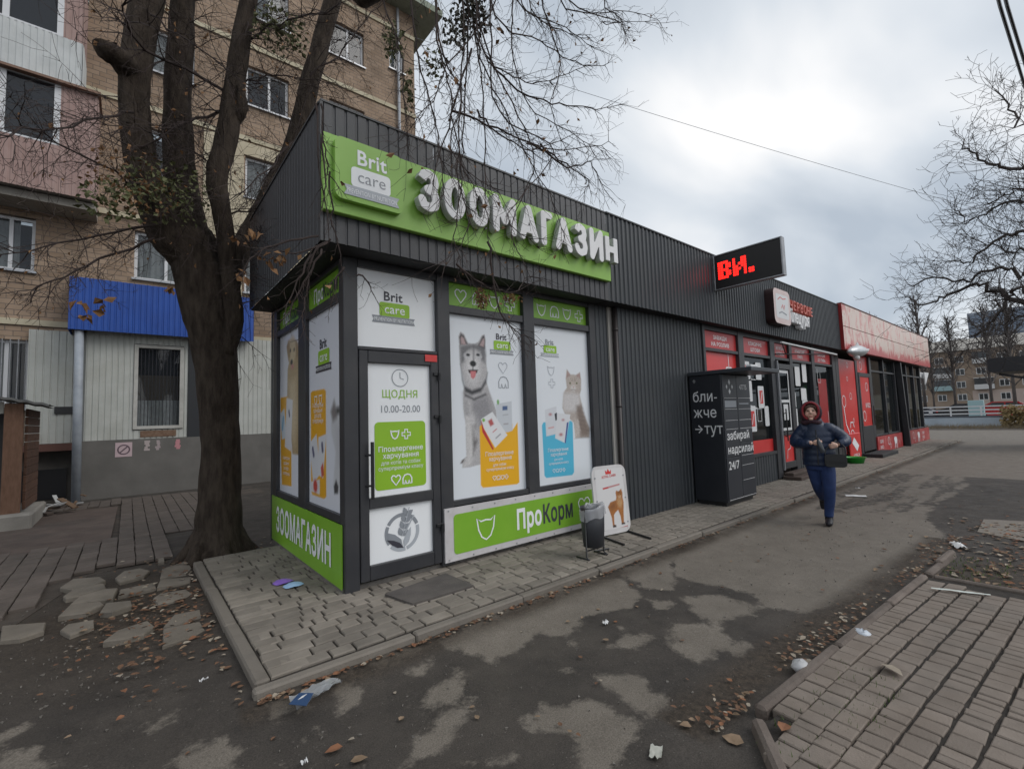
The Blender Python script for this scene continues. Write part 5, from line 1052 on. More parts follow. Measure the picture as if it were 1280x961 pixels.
# ground floor: white siding and cellar opening left of the annex
SIDING = pm('white_siding', (.42, .43, .40), (.48, .49, .46), 2, .6, dirt=.35, dcol=(.3, .29, .25), dscale=1.2)
sheet((-1.83, AY-.10, 0), (1, 0, 0), 1.1, 1.35, 4.05, (0, -1, 0), pitch=.13, depth=.014, groove=.02).build('siding_sheet', SIDING, apt); sheet((-3.9, AY-.10, 0), (1, 0, 0), 1.2, 1.35, 4.05, (0, -1, 0), pitch=.13, depth=.014, groove=.02).build('siding_sheet', SIDING, apt)
MB().box(-1.35, -.95, AY-.16, AY-.125, 2.05, 2.22).build('vent', BLACK, apt); MB().box(-2.3, -.82, AY-.5, AY-.03, 1.18, 1.34).build('cellar_beam', pm('rust_beam', (.10, .045, .035), None, rough=.8), apt)
MB().box(-4, -.78, AY-.09, AY-.002, 0, 1.17).build('plinth', pm('dark_plinth', (.075, .07, .065), (.11, .1, .09), 3, .9, .5, 20), apt); MB().box(-1.9, -1.1, AY-.12, AY-.092, .05, .75).build('cellar_opening', BLACK, apt)
for x in np.arange(-2.65, -1.85, .13): MB().tube([(x, AY-.03, 2.2), (x, AY-.03, 3.8)], .01, 5).build('window_bar', GALV, apt)

# ------------------------------------------------------------- annex with blue awning
an = empty('annex', (.8, 14.9, 0), 'low white sided annex with grey plinth and blue sheet awning', 'annex')
NY = 15.0
x = -.80
while x < 2.7:
    e = min(x+1.0, 2.7)
    if x < .0: sheet((x, NY, 0), (1, 0, 0), min(e, .10)-x-.002, 1.38, 4.1, (0, -1, 0), pitch=.115, depth=.014, groove=.018).build('siding_sheet', SIDING, an)
    x = e if not (x < 0 < e) else .10
    if x >= .1: break
sheet((.10, NY, 0), (1, 0, 0), 1.02, 1.38, 1.60, (0, -1, 0), pitch=.115, depth=.014, groove=.018).build('siding_sheet', SIDING, an); sheet((1.12, NY, 0), (1, 0, 0), .1, 1.38, 4.1, (0, -1, 0), pitch=.115, depth=.014, groove=.018).build('siding_sheet', SIDING, an); sheet((2.05, NY, 0), (1, 0, 0), 1.5, 1.38, 4.1, (0, -1, 0), pitch=.115, depth=.014, groove=.018).build('siding_sheet', SIDING, an)
sheet((.10, NY, 0), (1, 0, 0), 1.02, 3.78, 4.1, (0, -1, 0), pitch=.115, depth=.014, groove=.018).build('siding_sheet', SIDING, an)
MB().box(-.81, 3.5, NY+.25, AY-.1, .0, 4.1).build('wall', ROOM, an)
MB().box(-.82, 3.5, NY-.06, NY+.06, -.05, 1.375).build('plinth', pm('grey_plinth', (.12, .114, .105), (.148, .14, .13), 2, .85, .3, 20, dirt=.35, dcol=(.08, .078, .072)), an)
wn = MB()
for b in ((.10, .18, NY-.05, NY+.08, 1.62, 3.76), (1.04, 1.12, NY-.05, NY+.08, 1.62, 3.76), (.181, 1.039, NY-.05, NY+.08, 3.68, 3.76), (.181, 1.039, NY-.05, NY+.08, 1.62, 1.70)): wn.box(*b)
wn = wn.build('window', pm('old_white_paint', (.38, .37, .34), (.46, .45, .42), 5, .7, dirt=.4), an)
MB().quad(FRONT(NY+.03), .18, 1.04, 1.70, 3.68).build('pane', AGL, wn)
sheet((.18, NY+.14, 0), (1, 0, 0), .86, 1.7, 2.35, (0, -1, 0), pitch=.06, depth=.02).build('curtain', CURT, wn); MB().box(.18, 1.04, NY+.16, NY+.2, 2.35, 3.0).build('blind', pm('brown_blind', (.16, .12, .08), None, rough=.8), wn)
for x in np.arange(.24, 1.04, .075): MB().tube([(x, NY-.02, 1.70), (x, NY-.02, 3.68)], .007, 5).build('window_bar', BLACK, wn)
MB().box(.25, .98, NY-.03, NY-.017, 1.42, 1.58).build('vent_grille', pm('rusty_grille', (.14, .08, .05), (.2, .13, .09), 20, .9), an)
MB().box(1.22, 2.05, NY-.04, NY+.02, .15, 4.08).build('door', pm('dark_door', (.02, .022, .026), None, rough=.6), an)
BLUE = pm('blue_sheet', (.010, .058, .29), (.014, .072, .34), 2, .42, dirt=.15, dcol=(.03, .06, .2))
x = -1.10
while x < 2.6:
    e = min(x+1.15, 2.7); sheet((x, 14.62, 0), (1, 0, 0), e-x-.003, 3.98, 5.22, (0, -1, 0), pitch=.115, depth=.016, groove=.03).build('awning_sheet', BLUE, an); x = e
sheet((-1.10, 14.63, 0), (0, 1, 0), .95, 3.98, 5.22, (-1, 0, 0), pitch=.115, depth=.012, groove=.03).build('awning_sheet', BLUE, an)
MB().box(-1.09, 2.7, 14.64, 15.55, 5.10, 5.15).box(-1.09, 2.7, 14.64, 14.97, 4.11, 4.16).build('awning_roof', pm('awning_under', (.05, .05, .055), None, rough=.8), an)
ps = MB(); ps.smooth = True; ps.tube([(-.92, 14.75, 4.11), (-.88, 14.75, -.03)], .085, 12).build('post', pm('post_grey', (.27, .30, .34), (.34, .37, .41), 4, .5, dirt=.3), an)
st = MB().box(-.22, .10, NY-.068, NY-.061, .96, 1.31); st.mat(1); fz_ = FRONT(NY-.069); ctr = (-.06, 1.135); st.stroke(fz_, [(ctr[0]+.11*math.cos(t), ctr[1]+.11*math.sin(t)) for t in np.linspace(0, 6.283, 20, endpoint=False)], .03, .001, True); st.stroke(fz_, [(ctr[0]-.075, ctr[1]-.075), (ctr[0]+.075, ctr[1]+.075)], .03, .0015)
st.build('prohibition_sign', [pm('pink_sign', (.50, .38, .40), None, rough=.6), pm('sign_line', (.12, .08, .10), None, rough=.6)], None, 'small pinkish no entry style sign on the grey annex plinth', 'sign')
for xx_, col in ((.36, (.40, .34, .33)), (.60, (.36, .30, .30)), (1.0, (.48, .22, .24))):
    m = MB()
    for k in range(5): m.rrect(FRONT(NY-.061), xx_+random.uniform(-.05, .02), xx_+random.uniform(.03, .09), 1.12+.05*k-.04, 1.17+.05*k-.04, .012, .001+.0012*k)
    m.build('scribble', pm('scribble%.2f' % xx_, col, None, rough=.8), an)

# ------------------------------------------------------------- wooden shed at the edge of the yard
sd = empty('wooden_shed', (-2.2, 12.0, 0), 'small brown plank shed with slate roof at the yard edge', 'shed')
WOOD = pm('shed_plank', (.075, .036, .022), (.11, .055, .034), 4, .85, .5, 40, vary=.2, stretch=(1, 1, 4)); SLATE = pm('shed_slate', (.10, .10, .10), (.15, .15, .145), 5, .9, .4, 30)
for k in range(12): MB().bbox(-1.36, -1.32, 11.5+.02, 12.9, .32+k*.143, .32+k*.143+.136, .006).build('plank', WOOD, sd)
MB().bbox(-1.60, -1.37, 11.42, 11.50, .25, 2.12, .01).build('corner_post', pm('shed_post', (.13, .068, .04), (.17, .092, .058), 6, .8, .4, 50, stretch=(4, 4, 1)), sd); MB().box(-3.4, -1.61, 11.46, 11.49, 1.95, 2.15).build('lintel', pm('pale_board', (.30, .29, .26), None, rough=.8), sd); MB().box(-3.4, -1.60, 12.7, 12.9, .25, 2.1).build('back_wall', BLACK, sd)
n = 26; rf = MB()
for k in range(n):
    x0_ = -3.4+2.35*k/n; x1_ = -3.4+2.35*(k+1)/n; z0_ = 2.62-(x0_+3.4)*.225+.02*(k % 2); z1_ = 2.62-(x1_+3.4)*.225+.02*((k+1) % 2)
    rf.poly([(x0_, 11.25, z0_), (x1_, 11.25, z1_), (x1_, 13.1, z1_), (x0_, 13.1, z0_)]); rf.poly([(x0_, 11.25, z0_-.04), (x0_, 11.25, z0_), (x1_, 11.25, z1_), (x1_, 11.25, z1_-.04)][::-1]); rf.poly([(x0_, 11.25, z0_-.04), (x1_, 11.25, z1_-.04), (x1_, 13.1, z1_-.04), (x0_, 13.1, z0_-.04)][::-1])
rf.build('roof', SLATE, sd); MB().bbox(-3.6, -1.2, 11.2, 13.0, -.05, .28, .03).build('base', CONC, sd)
for i in range(16):
    a = random.uniform(0, 3.1); c = Vector((random.uniform(-1.25, -.72), random.uniform(12.6, 14.2), random.uniform(.06, .22))); l_ = random.uniform(.15, .5); d_ = Vector((math.cos(a), math.sin(a), random.uniform(-.1, .4)))*l_
    MB().beam(c-d_/2, c+d_/2, random.uniform(.02, .12), random.uniform(.01, .03)).build('scrap', pm('scrap%d' % (i % 4), ((.3, .3, .3), (.08, .06, .05), (.16, .1, .06), (.45, .45, .44))[i % 4], None, rough=.6), None, ('grey metal scrap dumped on the heap by the blue awning post', 'dark charred scrap dumped on the heap by the blue awning post', 'brown wooden scrap dumped on the heap by the blue awning post', 'whitish scrap dumped on the heap by the blue awning post')[i % 4], 'scrap', 'scrap pieces dumped by the awning post')
# ============================================================= TREES
def barkmat(name, c1, c2, sc=9., dist=.03):
    m = pm(name, c1, c2, sc, .95, stretch=(1, 1, .28)); t = m.node_tree; b = t.nodes['Principled BSDF']; n, l = t.nodes.new, t.links.new
    g = n('ShaderNodeNewGeometry'); mp_ = n('ShaderNodeMapping'); mp_.inputs['Scale'].default_value = (1, 1, .22); l(g.outputs['Position'], mp_.inputs[0]); no = n('ShaderNodeTexNoise'); no.inputs['Scale'].default_value = 28; no.inputs['Detail'].default_value = 8; no.inputs['Roughness'].default_value = .7; l(mp_.outputs[0], no.inputs['Vector'])
    bp = n('ShaderNodeBump'); bp.inputs['Strength'].default_value = 1; bp.inputs['Distance'].default_value = dist; l(no.outputs[0], bp.inputs['Height']); l(bp.outputs[0], b.inputs['Normal']); b.inputs['Specular IOR Level'].default_value = .2; return m
BARK = barkmat('dark_bark', (.036, .027, .021), (.082, .064, .050), 14., .045); TWIG = pm('twig_bark', (.028, .019, .017), (.05, .034, .03), 6, .9); TWIGP = pm('pale_twig', (.075, .058, .052), (.11, .088, .08), 6, .9)
def rv(s=1.): return Vector((random.gauss(0, s), random.gauss(0, s), random.gauss(0, s)))
def smooth_path(P, k=4):
    P = [Vector(p) for p in P]; out_ = []
    for i in range(len(P)-1):
        p0, p1, p2, p3 = P[max(i-1, 0)], P[i], P[i+1], P[min(i+2, len(P)-1)]
        for j in range(k):
            t = j/k; out_.append(.5*((2*p1)+(p2-p0)*t+(2*p0-5*p1+4*p2-p3)*t*t+(3*p1-p0-3*p2+p3)*t**3))
    out_.append(P[-1]); return out_
def interp(r, k): return [r[i]+(r[i+1]-r[i])*j/k for i in range(len(r)-1) for j in range(k)]+[r[-1]]
TIPS = []
def sprig(mb, p, d, ln, r, depth, grav=0., curl=.25, nk=5, rmin=.0016, sides=3, keep=None, spread=.75):
    n = max(3, int(ln/.09)) if depth < 2 else max(4, int(ln/.14)); n = min(n, 12); path = [Vector(p)]; d = Vector(d).normalized(); st_ = ln/n
    for i in range(n):
        d = (d+rv(curl*.5)+Vector((0, 0, grav*(i+1)/n))).normalized(); path.append(path[-1]+d*st_)
    mb.tube(path, [max(rmin, r*(1-.8*i/n)) for i in range(n+1)], sides if r < .012 else 5, cap=False)
    if depth <= 0: TIPS.append((path[-1], d)); return
    for k in range(nk):
        i = random.randint(max(1, n//4), n); q = path[i]; dd = (path[i]-path[i-1]).normalized(); ax = dd.orthogonal().normalized(); ax.rotate(Quaternion(dd, random.uniform(0, 6.283)))
        sprig(mb, q, dd*(1-spread*.5)+ax*spread, ln*random.uniform(.3, .6), r*.5, depth-1, grav, curl, max(2, nk-1), rmin, 3, keep, spread)
def limb(mb, pts, rad, n=14, k=4, jit=.07):
    path = smooth_path(pts, k); rr = interp(rad, k); mb.smooth = True; mb.tube(path, rr, n, jit=jit); return path, rr
def leaves(mb, c, rx, ry, rz, num, size, droop=0., fold=.35):
    for _ in range(num):
        u = rv(); u = u/max(.3, u.length)*random.random()**.45; p = Vector((c[0]+u.x*rx, c[1]+u.y*ry, c[2]+u.z*rz)); a = rv().normalized(); a = (a+Vector((0, 0, -droop))).normalized(); b = a.orthogonal().normalized(); b.rotate(Quaternion(a, random.uniform(0, 6.28))); c_ = a.cross(b); s = size*random.uniform(.6, 1.3); i = len(mb.v)
        mb.v += [tuple(p), tuple(p+a*s*.5+b*s*.32+c_*s*fold*.5), tuple(p+a*s), tuple(p+a*s*.5-b*s*.32+c_*s*fold*.5)]; mb.face(i, i+1, i+2); mb.face(i, i+2, i+3)
T = lambda px, py, y: ony(px, py, y)
big = empty('bare_tree', (.9, 6.9, 0), 'big dark bare tree forking beside the pet shop wall', 'tree')
tk = MB()
limb(tk, [(.90, 6.9, -.15), (.90, 6.9, .06), (.905, 6.9, .3), (.91, 6.9, .7), (.91, 6.9, 1.35), (.88, 6.9, 2.0), (.83, 6.9, 2.6), (.74, 6.9, 3.1), (.66, 6.92, 3.6), (.56, 6.95, 4.05)], [.46, .35, .275, .235, .212, .222, .245, .275, .295, .26], 22, 4, .05)
for a in range(7):           # root flare
    t = a*.9+.3; d = Vector((math.cos(t), math.sin(t)*.9, 0)); limb(tk, [Vector((.9, 6.9, .38))+d*.14, Vector((.9, 6.9, .14))+d*.28, Vector((.9, 6.9, -.06))+d*.50], [.11, .095, .03], 10, 3, .08)
tk.build('trunk', BARK, big)
twl = MB(); LIMBS = []
def bl(pts, rad, n=14):
    mb = MB(); path, rr = limb(mb, pts, rad, n, 4, .06); mb.build('limb', BARK, big); LIMBS.append((path, rr)); return path
bl([(.55, 6.93, 3.75), T(208, 290, 6.85), T(180, 215, 6.8), T(168, 140, 6.8), T(170, 80, 6.8), T(180, 20, 6.8), T(195, -60, 6.8), T(190, -180, 6.8)], [.24, .20, .165, .15, .155, .165, .165, .14])
bl([(.62, 6.98, 3.75), T(232, 270, 7.0), T(224, 200, 7.05), T(222, 125, 7.1), T(226, 50, 7.1), T(230, -20, 7.1), T(240, -150, 7.1)], [.24, .205, .175, .15, .145, .13, .11])
bl([(.92, 6.8, 2.55), T(292, 400, 6.7), T(286, 335, 6.6), T(279, 275, 6.55), T(271, 225, 6.5), T(283, 175, 6.5), T(291, 125, 6.5), T(300, 60, 6.5), T(311, 0, 6.5), T(330, -110, 6.4)], [.13, .11, .10, .105, .12, .122, .118, .11, .10, .09])
bl([(.95, 7.0, 2.7), (1.05, 7.25, 3.7), T(335, 250, 7.35), T(370, 175, 7.3), T(388, 100, 7.3), T(408, 30, 7.3), T(430, -60, 7.2), T(455, -160, 7.0)], [.15, .145, .14, .14, .14, .13, .12, .10])
bl([T(430, -60, 7.2), (2.3, 5.6, 7.2), (2.55, 4.4, 7.2), (2.9, 3.5, 6.9), (3.5, 3.0, 6.7), (4.3, 2.8, 6.6)], [.12, .10, .085, .07, .05, .03])
bl([T(330, -110, 6.4), (1.3, 5.2, 7.0), (1.2, 4.2, 6.9), (1.3, 3.5, 6.5), (1.45, 3.2, 6.2)], [.09, .075, .06, .045, .03])
stp = MB(); limb(stp, [T(165, 92, 6.8), T(150, 75, 6.6), T(134, 62, 6.5), T(131, 55, 6.48)], [.13, .12, .115, .10], 12, 3, .12); stp.build('limb_stub', BARK, big)
st2 = MB(); limb(st2, [T(290, 150, 6.5), T(303, 135, 6.4), T(300, 105, 6.35)], [.09, .07, .03], 10, 3, .1); st2.build('knot', BARK, big); st2 = MB(); limb(st2, [T(272, 222, 6.5), T(262, 208, 6.45)], [.07, .05], 8, 3, .1); st2.build('knot', BARK, big)
# side branches of the limbs
random.seed(21)
for p0, p1, p2, r in (((300, 120), (180, 60), (150, 5), .022), ((290, 135), (235, 155), (170, 185), .02), ((170, 140), (90, 155), (0, 170), .015), ((275, 215), (215, 175), (120, 152), .012), ((185, 235), (110, 200), (20, 150), .014), ((200, 280), (100, 300), (0, 318), .014), ((190, 300), (110, 330), (40, 362), .016),
                      ((285, 270), (340, 235), (385, 120), .012), ((295, 110), (345, 95), (420, 105), .014), ((300, 60), (350, 30), (410, 15), .016), ((370, 175), (330, 215), (290, 250), .014), ((410, 20), (360, 20), (320, 40), .012), ((190, 20), (250, 60), (330, 120), .012), ((390, 95), (430, 60), (470, 10), .015), ((345, 230), (320, 300), (300, 340), .008), ((340, 215), (400, 190), (450, 150), .008)):
    yd = random.uniform(5.6, 6.6); A, B, C = T(*p0, 6.6), T(*p1, (6.6+yd)/2), T(*p2, yd); path = smooth_path([A, B, C], 5); path = [q+rv(.018) for q in path]; twl.tube(path, [r*(1-.65*i/(len(path)-1)) for i in range(len(path))], 6, cap=False)
    for i in range(1, len(path)):
        for _ in range(2):
            d = (path[i]-path[i-1]).normalized(); ax = rv().normalized(); sprig(twl, path[i], d*.6+ax*.6+Vector((0, -.1, -.12)), random.uniform(.25, .7), r*.42, 2, -.05, .3, 4, .0018)
for path, rr in LIMBS[:4]:
    for i in range(3, len(path), 2):
        for _ in range(2):
            a = rv(); a.y = -abs(a.y)*.5; sprig(twl, path[i], a.normalized()+Vector((0, 0, -.1)), random.uniform(.5, 1.2), .008, 2, -.08, .3, 4, .0018)
# drooping sprays in front of the sign and against the sky
DR = [((592, 20), (606, 86), (637, 151), (661, 199), (690, 250), (706, 300)), ((592, 34), (603, 103), (606, 200), (608, 260), (612, 312)), ((585, 40), (580, 140), (577, 222), (569, 297), (575, 340)), ((620, 20), (675, 52), (720, 79), (757, 83)), ((600, 52), (634, 93), (675, 103), (726, 86)),
      ((606, 70), (647, 113), (700, 130), (744, 137), (771, 131)), ((565, 137), (623, 161), (685, 186), (761, 180)), ((660, 0), (692, 34), (737, 48)), ((702, 0), (744, 15), (785, 14), (826, 27)), ((548, 50), (562, 113), (572, 186), (600, 250)), ((517, 34), (527, 86), (544, 145), (551, 200), (556, 250)), ((600, 30), (640, 130), (668, 200), (640, 280), (655, 330)),
      ((660, 180), (700, 200), (735, 225), (730, 240)), ((590, 60), (560, 160), (540, 230)), ((640, 0), (640, 60), (660, 130), (720, 170), (755, 190)), ((480, 0), (500, 60), (505, 130), (512, 180)), ((570, 330), (600, 355), (640, 365), (660, 345)), ((611, 300), (622, 380), (640, 410), (655, 420)), ((680, 10), (700, 80), (690, 140), (720, 210)), ((755, 0), (775, 22), (782, 40)), ((620, 0), (560, 80), (545, 120), (520, 150))]
drp = MB(); random.seed(8)
DR += [tuple((x+random.gauss(0, 22), y+random.gauss(0, 12) if k else y) for k, (x, y) in enumerate(random.choice(DR[:16]))) for _ in range(8)]
for i, pts in enumerate(DR):
    y0_ = random.uniform(3.0, 3.45); y1_ = y0_+random.uniform(-.3, .12); n = len(pts); P = [T(x, y, y0_+(y1_-y0_)*k/(n-1)) for k, (x, y) in enumerate(pts)]
    if pts[0][1] < 60: P = [Vector((P[0].x*.92+.1, P[0].y+.1, 6.75)), P[0]+Vector((-.02, .03, .9))]+P
    path = smooth_path(P, 5); path = [q+rv(.008) for q in path]; L_ = len(path); drp.tube(path, [.0105*(1-.72*k/(L_-1)) for k in range(L_)], 5, cap=False)
    for k in range(4 if pts[0][1] < 60 else 1, L_):
        for _ in range(2 if k % 2 else 1):
            d = (path[k]-path[k-1]).normalized(); ax = rv().normalized(); ax.y *= .5; sprig(drp, path[k], d*.75+ax*.6+Vector((0, 0, -.05)), random.uniform(.10, .36), .0036, 1, -.06, .28, 3, .0014)
# twigs hanging at the shop corner
for pts in (((402, 130), (404, 175), (412, 215), (424, 236)), ((404, 170), (406, 230), (403, 262)), ((412, 215), (414, 262), (418, 290), (430, 340)), ((413, 300), (392, 318), (385, 360), (378, 385), (381, 410)), ((410, 302), (370, 318), (352, 312)), ((402, 312), (385, 345), (368, 380), (352, 400)), ((398, 296), (350, 305), (320, 318), (300, 345)), ((430, 335), (420, 350), (415, 380)), ((446, 342), (460, 352), (470, 375)), ((390, 318), (372, 350), (356, 388)), ((395, 130), (400, 210), (412, 300))):
    yd = random.uniform(3.3, 3.6); P = [T(x, y, yd) for x, y in pts]; path = [q+rv(.006) for q in smooth_path(P, 4)]; L_ = len(path); drp.tube(path, [.0085*(1-.65*k/(L_-1)) for k in range(L_)], 5, cap=False)
    for k in range(2, L_, 1): sprig(drp, path[k], (path[k]-path[k-1]).normalized()+rv(.45)+Vector((0, 0, -.2)), random.uniform(.06, .2), .003, 1, -.05, .3, 2, .0013)
twl.build('twigs', TWIG, big, kind='stuff'); drp.build('hanging_twigs', TWIG, big, kind='stuff')
DRY = pm('dry_leaf', (.16, .075, .03), (.24, .13, .055), 14, .8); MIS = pm('mistletoe_leaf', (.075, .088, .028), (.12, .12, .05), 10, .7); MISD = pm('dark_leaf', (.03, .03, .02), (.06, .055, .035), 10, .7)
random.seed(5)
def clump(px, py, y, rx, ry, rz, n, s, m, name='leaf_clump', droop=.3):
    q = MB(); leaves(q, T(px, py, y), rx, ry, rz, n, s, droop); q.build(name, m, big, kind='stuff')
clump(205, 240, 6.35, .5, .3, .40, 330, .062, MIS, 'mistletoe'); clump(165, 230, 6.3, .45, .25, .42, 170, .055, DRY); clump(140, 250, 6.3, .3, .2, .25, 130, .07, MIS, 'mistletoe'); clump(590, 18, 3.25, .20, .15, .16, 260, .05, MISD, 'mistletoe'); clump(570, 40, 3.2, .14, .1, .16, 120, .045, MISD, 'mistletoe')
clump(492, 50, 3.9, .12, .12, .22, 150, .045, MIS, 'mistletoe', .6); clump(510, 110, 3.9, .06, .06, .26, 70, .05, MIS, 'mistletoe', .8); clump(350, 40, 6.2, .35, .25, .3, 240, .07, MIS, 'mistletoe'); clump(545, 80, 3.6, .15, .12, .14, 90, .045, MIS, 'mistletoe', .6)
clump(602, 372, 3.55, .085, .06, .11, 150, .035, DRY, 'seed_clump', .8); clump(640, 372, 3.55, .12, .05, .05, 60, .035, DRY, 'seed_clump', .8)
lf = MB()
for p_, d_ in random.sample(TIPS, min(len(TIPS), 420)): leaves(lf, p_, .012, .012, .012, 1, random.uniform(.035, .06), .9)
for q in ((330, 330), (300, 300), (352, 320), (318, 290), (98, 375), (130, 380), (215, 360), (345, 322), (300, 340), (110, 392), (770, 250), (800, 240)): 
    if q[0] < 700: leaves(lf, T(*q, 3.5 if q[0] > 290 else 6.0), .05, .03, .05, 5, .06 if q[0] > 290 else .1, .6)
lf.build('dry_leaves', DRY, big, kind='stuff')

# tree on the far side of the path, its trunk out of view to the right
random.seed(33)
rt = empty('bare_tree', (13.4, -1.4, 0), 'leafless grey brown tree with wide crooked branches across the path', 'tree')
RB = barkmat('grey_bark', (.075, .066, .062), (.115, .102, .096)); m = MB(); limb(m, [(13.4, -1.4, -.1), (13.4, -1.4, .4), (13.35, -1.35, 1.4), (13.3, -1.3, 2.4), (13.3, -1.3, 3.4), (13.4, -1.2, 4.6), (13.3, -1.0, 6.2)], [.34, .25, .22, .21, .19, .16, .10], 14); m.build('trunk', RB, rt)
rtw = MB(); random.seed(3)
def rl(pts, r0):
    P = [Vector(p) if len(p) == 3 else onx(p[0], p[1], 12.3) for p in pts]; path = [q+rv(.03) for q in smooth_path(P, 5)]; L_ = len(path); mb = MB(); mb.smooth = True; mb.tube(path, [.72*r0*(1-.78*k/(L_-1)) for k in range(L_)], 8, cap=False); mb.build('limb', RB, rt)
    for k in range(2, L_):
        for _ in range(2):
            d = (path[k]-path[k-1]).normalized(); ax = rv().normalized(); sprig(rtw, path[k], d*.7+ax*.7+Vector((0, 0, .12)), random.uniform(.3, .85), .010*(1-.5*k/L_), 2, .05, .34, 3, .0032)
rl([(13.3, -1.3, 2.5), (12.7, -.3, 3.15), (1282, 382), (1250, 365), (1220, 356), (1180, 372), (1145, 384)], .085); rl([(13.3, -1.3, 3.0), (12.6, -.2, 3.5), (1282, 345), (1245, 335), (1205, 352), (1170, 346), (1132, 358)], .06)
rl([(13.3, -1.3, 3.3), (12.6, -.2, 4.1), (1282, 290), (1245, 300), (1215, 325), (1185, 330)], .06); rl([(13.35, -1.2, 4.2), (12.6, -.2, 5.2), (1282, 213), (1240, 205), (1215, 192), (1205, 180)], .06); rl([(13.35, -1.2, 4.4), (12.6, -.3, 6.0), (1282, 158), (1262, 140), (1250, 112)], .05); rl([(13.3, -1.3, 3.6), (12.6, -.2, 4.6), (1282, 255), (1250, 258), (1215, 275), (1195, 262)], .045)
rl([(13.3, -1.3, 2.4), (12.8, -.2, 2.9), (1282, 365), (1262, 372), (1235, 405), (1215, 425), (1198, 445)], .06); rl([(13.3, -1.3, 2.4), (12.8, -.3, 2.8), (1284, 395), (1260, 400), (1255, 420)], .045); rl([(13.35, -1.2, 4.0), (12.6, -.2, 4.9), (1282, 235), (1255, 245), (1235, 260)], .04); rl([(13.35, -1.2, 3.0), (12.6, -.2, 3.8), (1282, 315), (1255, 312), (1225, 300)], .045)
rtw.build('twigs', RB, rt, kind='stuff')

# bare trees in the distance
FARB = pm('far_bark', (.085, .075, .072), (.11, .098, .094), 3, .95)
def far_tree(x, y, h, sp, label, n=44, nk=4):
    t = empty('bare_tree', (x, y, 0), label, 'tree', 'bare trees in the distance'); m = MB(); m.smooth = True; m.tube([(x, y, -.2), (x, y, h*.4), (x+.2, y, h*.75), (x, y+.2, h)], [h*.011, h*.009, h*.005, h*.0015], 7); m.build('trunk', FARB, t); c = MB()
    for k in range(n):
        z = h*random.uniform(.22, .9); a = random.uniform(0, 6.28); sprig(c, (x, y, z), Vector((math.cos(a)*sp, math.sin(a)*sp, 1)), h*random.uniform(.16, .34)*(1.15-z/h), h*.005, 2, .10, .2, nk, h*.0011, 3, None, .5)
    c.build('crown', FARB, t, kind='stuff')
for x, y, h, sp, lb in ((62, 9.6, 13.5, .35, 'slim bare poplar rising beyond the end of the red shop roof'), (70, 15.0, 13.2, .3, 'narrow bare poplar behind the red shop fascia'), (64, 7.6, 11.0, .6, 'bare tree standing before the far flats, crown left of the awning'), (66, 5.2, 12.0, .7, 'bushy bare tree before the far flats near the bus shelter'), (58, 3.2, 12.0, .7, 'wide bare tree behind the bus shelter roof'), (75, 10.8, 10, .5, 'low bare tree at the corner of the far flats')): far_tree(x, y, h, sp, lb)

# ============================================================= FAR SIDE OF THE STREET
fa = empty('apartment_block', (146, 8, 0), 'distant brown brick block of flats behind the parked cars', 'building'); FX = 142.
FBR = pm('far_brick', (.23, .175, .13), (.29, .225, .175), .4, .9); m = MB(); m.box(FX, FX+11, -30, 26, 0, 13.2); m.build('wall', FBR, fa)
MB().prism([(FX-.6, -30.5, 13.21), (FX+11.6, -30.5, 13.21), (FX+5.5, -30.5, 16.2)], (0, 57, 0)).build('roof', pm('far_roof', (.33, .31, .28), None, rough=.8), fa)
MB().box(FX-.04, FX-.001, -4, 14.0, .05, 4.2).build('render_band', pm('far_pink', (.42, .34, .30), None, rough=.9), fa); MB().box(FX-.04, FX-.001, -29, -4.2, .05, 4.2).build('render_band', pm('far_cream', (.46, .42, .34), None, rough=.9), fa)
PW = pm('far_window_frame', (.6, .6, .6), None, rough=.5); PG = pm('far_pane', (.04, .045, .05), None, rough=.1)
for zf in (2.1, 4.9, 7.7, 10.5):
    for k, y in enumerate(np.arange(-28, 25, 3.3)):
        w_ = MB().box(FX-.10, FX-.045, y, y+1.5, zf, zf+1.45).build('window', PW, fa)
        for q in (0, 1): MB().box(FX-.12, FX-.101, y+.1+q*.7, y+.68+q*.7, zf+.12, zf+1.33).build('pane', PG, w_)
for y, zf, c in ((10.5, 4.4, 0), (17, 4.4, 1), (17, 7.2, 0), (2.2, 7.2, 1), (2.2, 4.4, 0), (10.5, 10.0, 0), (-9, 7.2, 0)):
    b_ = MB().box(FX-1.3, FX-.15, y, y+3.0, zf, zf+1.05).build('balcony', pm('far_bal%d' % c, ((.5, .5, .5), (.25, .36, .38))[c], None, rough=.7), fa); MB().box(FX-1.28, FX-.16, y+.05, y+2.95, zf+1.051, zf+2.4).build('glazing', PG, b_); MB().box(FX-1.35, FX-.14, y-.05, y+3.05, zf+2.401, zf+2.5).build('roof', PW, b_)
tw = empty('glass_tower', (262, 14, 0), 'blue glass office tower rising behind the distant flats', 'building'); m = MB().box(250, 275, -10, 24, 0, 36); m.build('wall', pm('tower_glass', (.10, .14, .20), (.16, .20, .27), .15, .15), tw)
for z in range(3, 36, 4): MB().box(249.8, 249.99, -10, 24, z, z+.8).build('spandrel', pm('tower_band', (.24, .28, .34), None, rough=.4), tw)
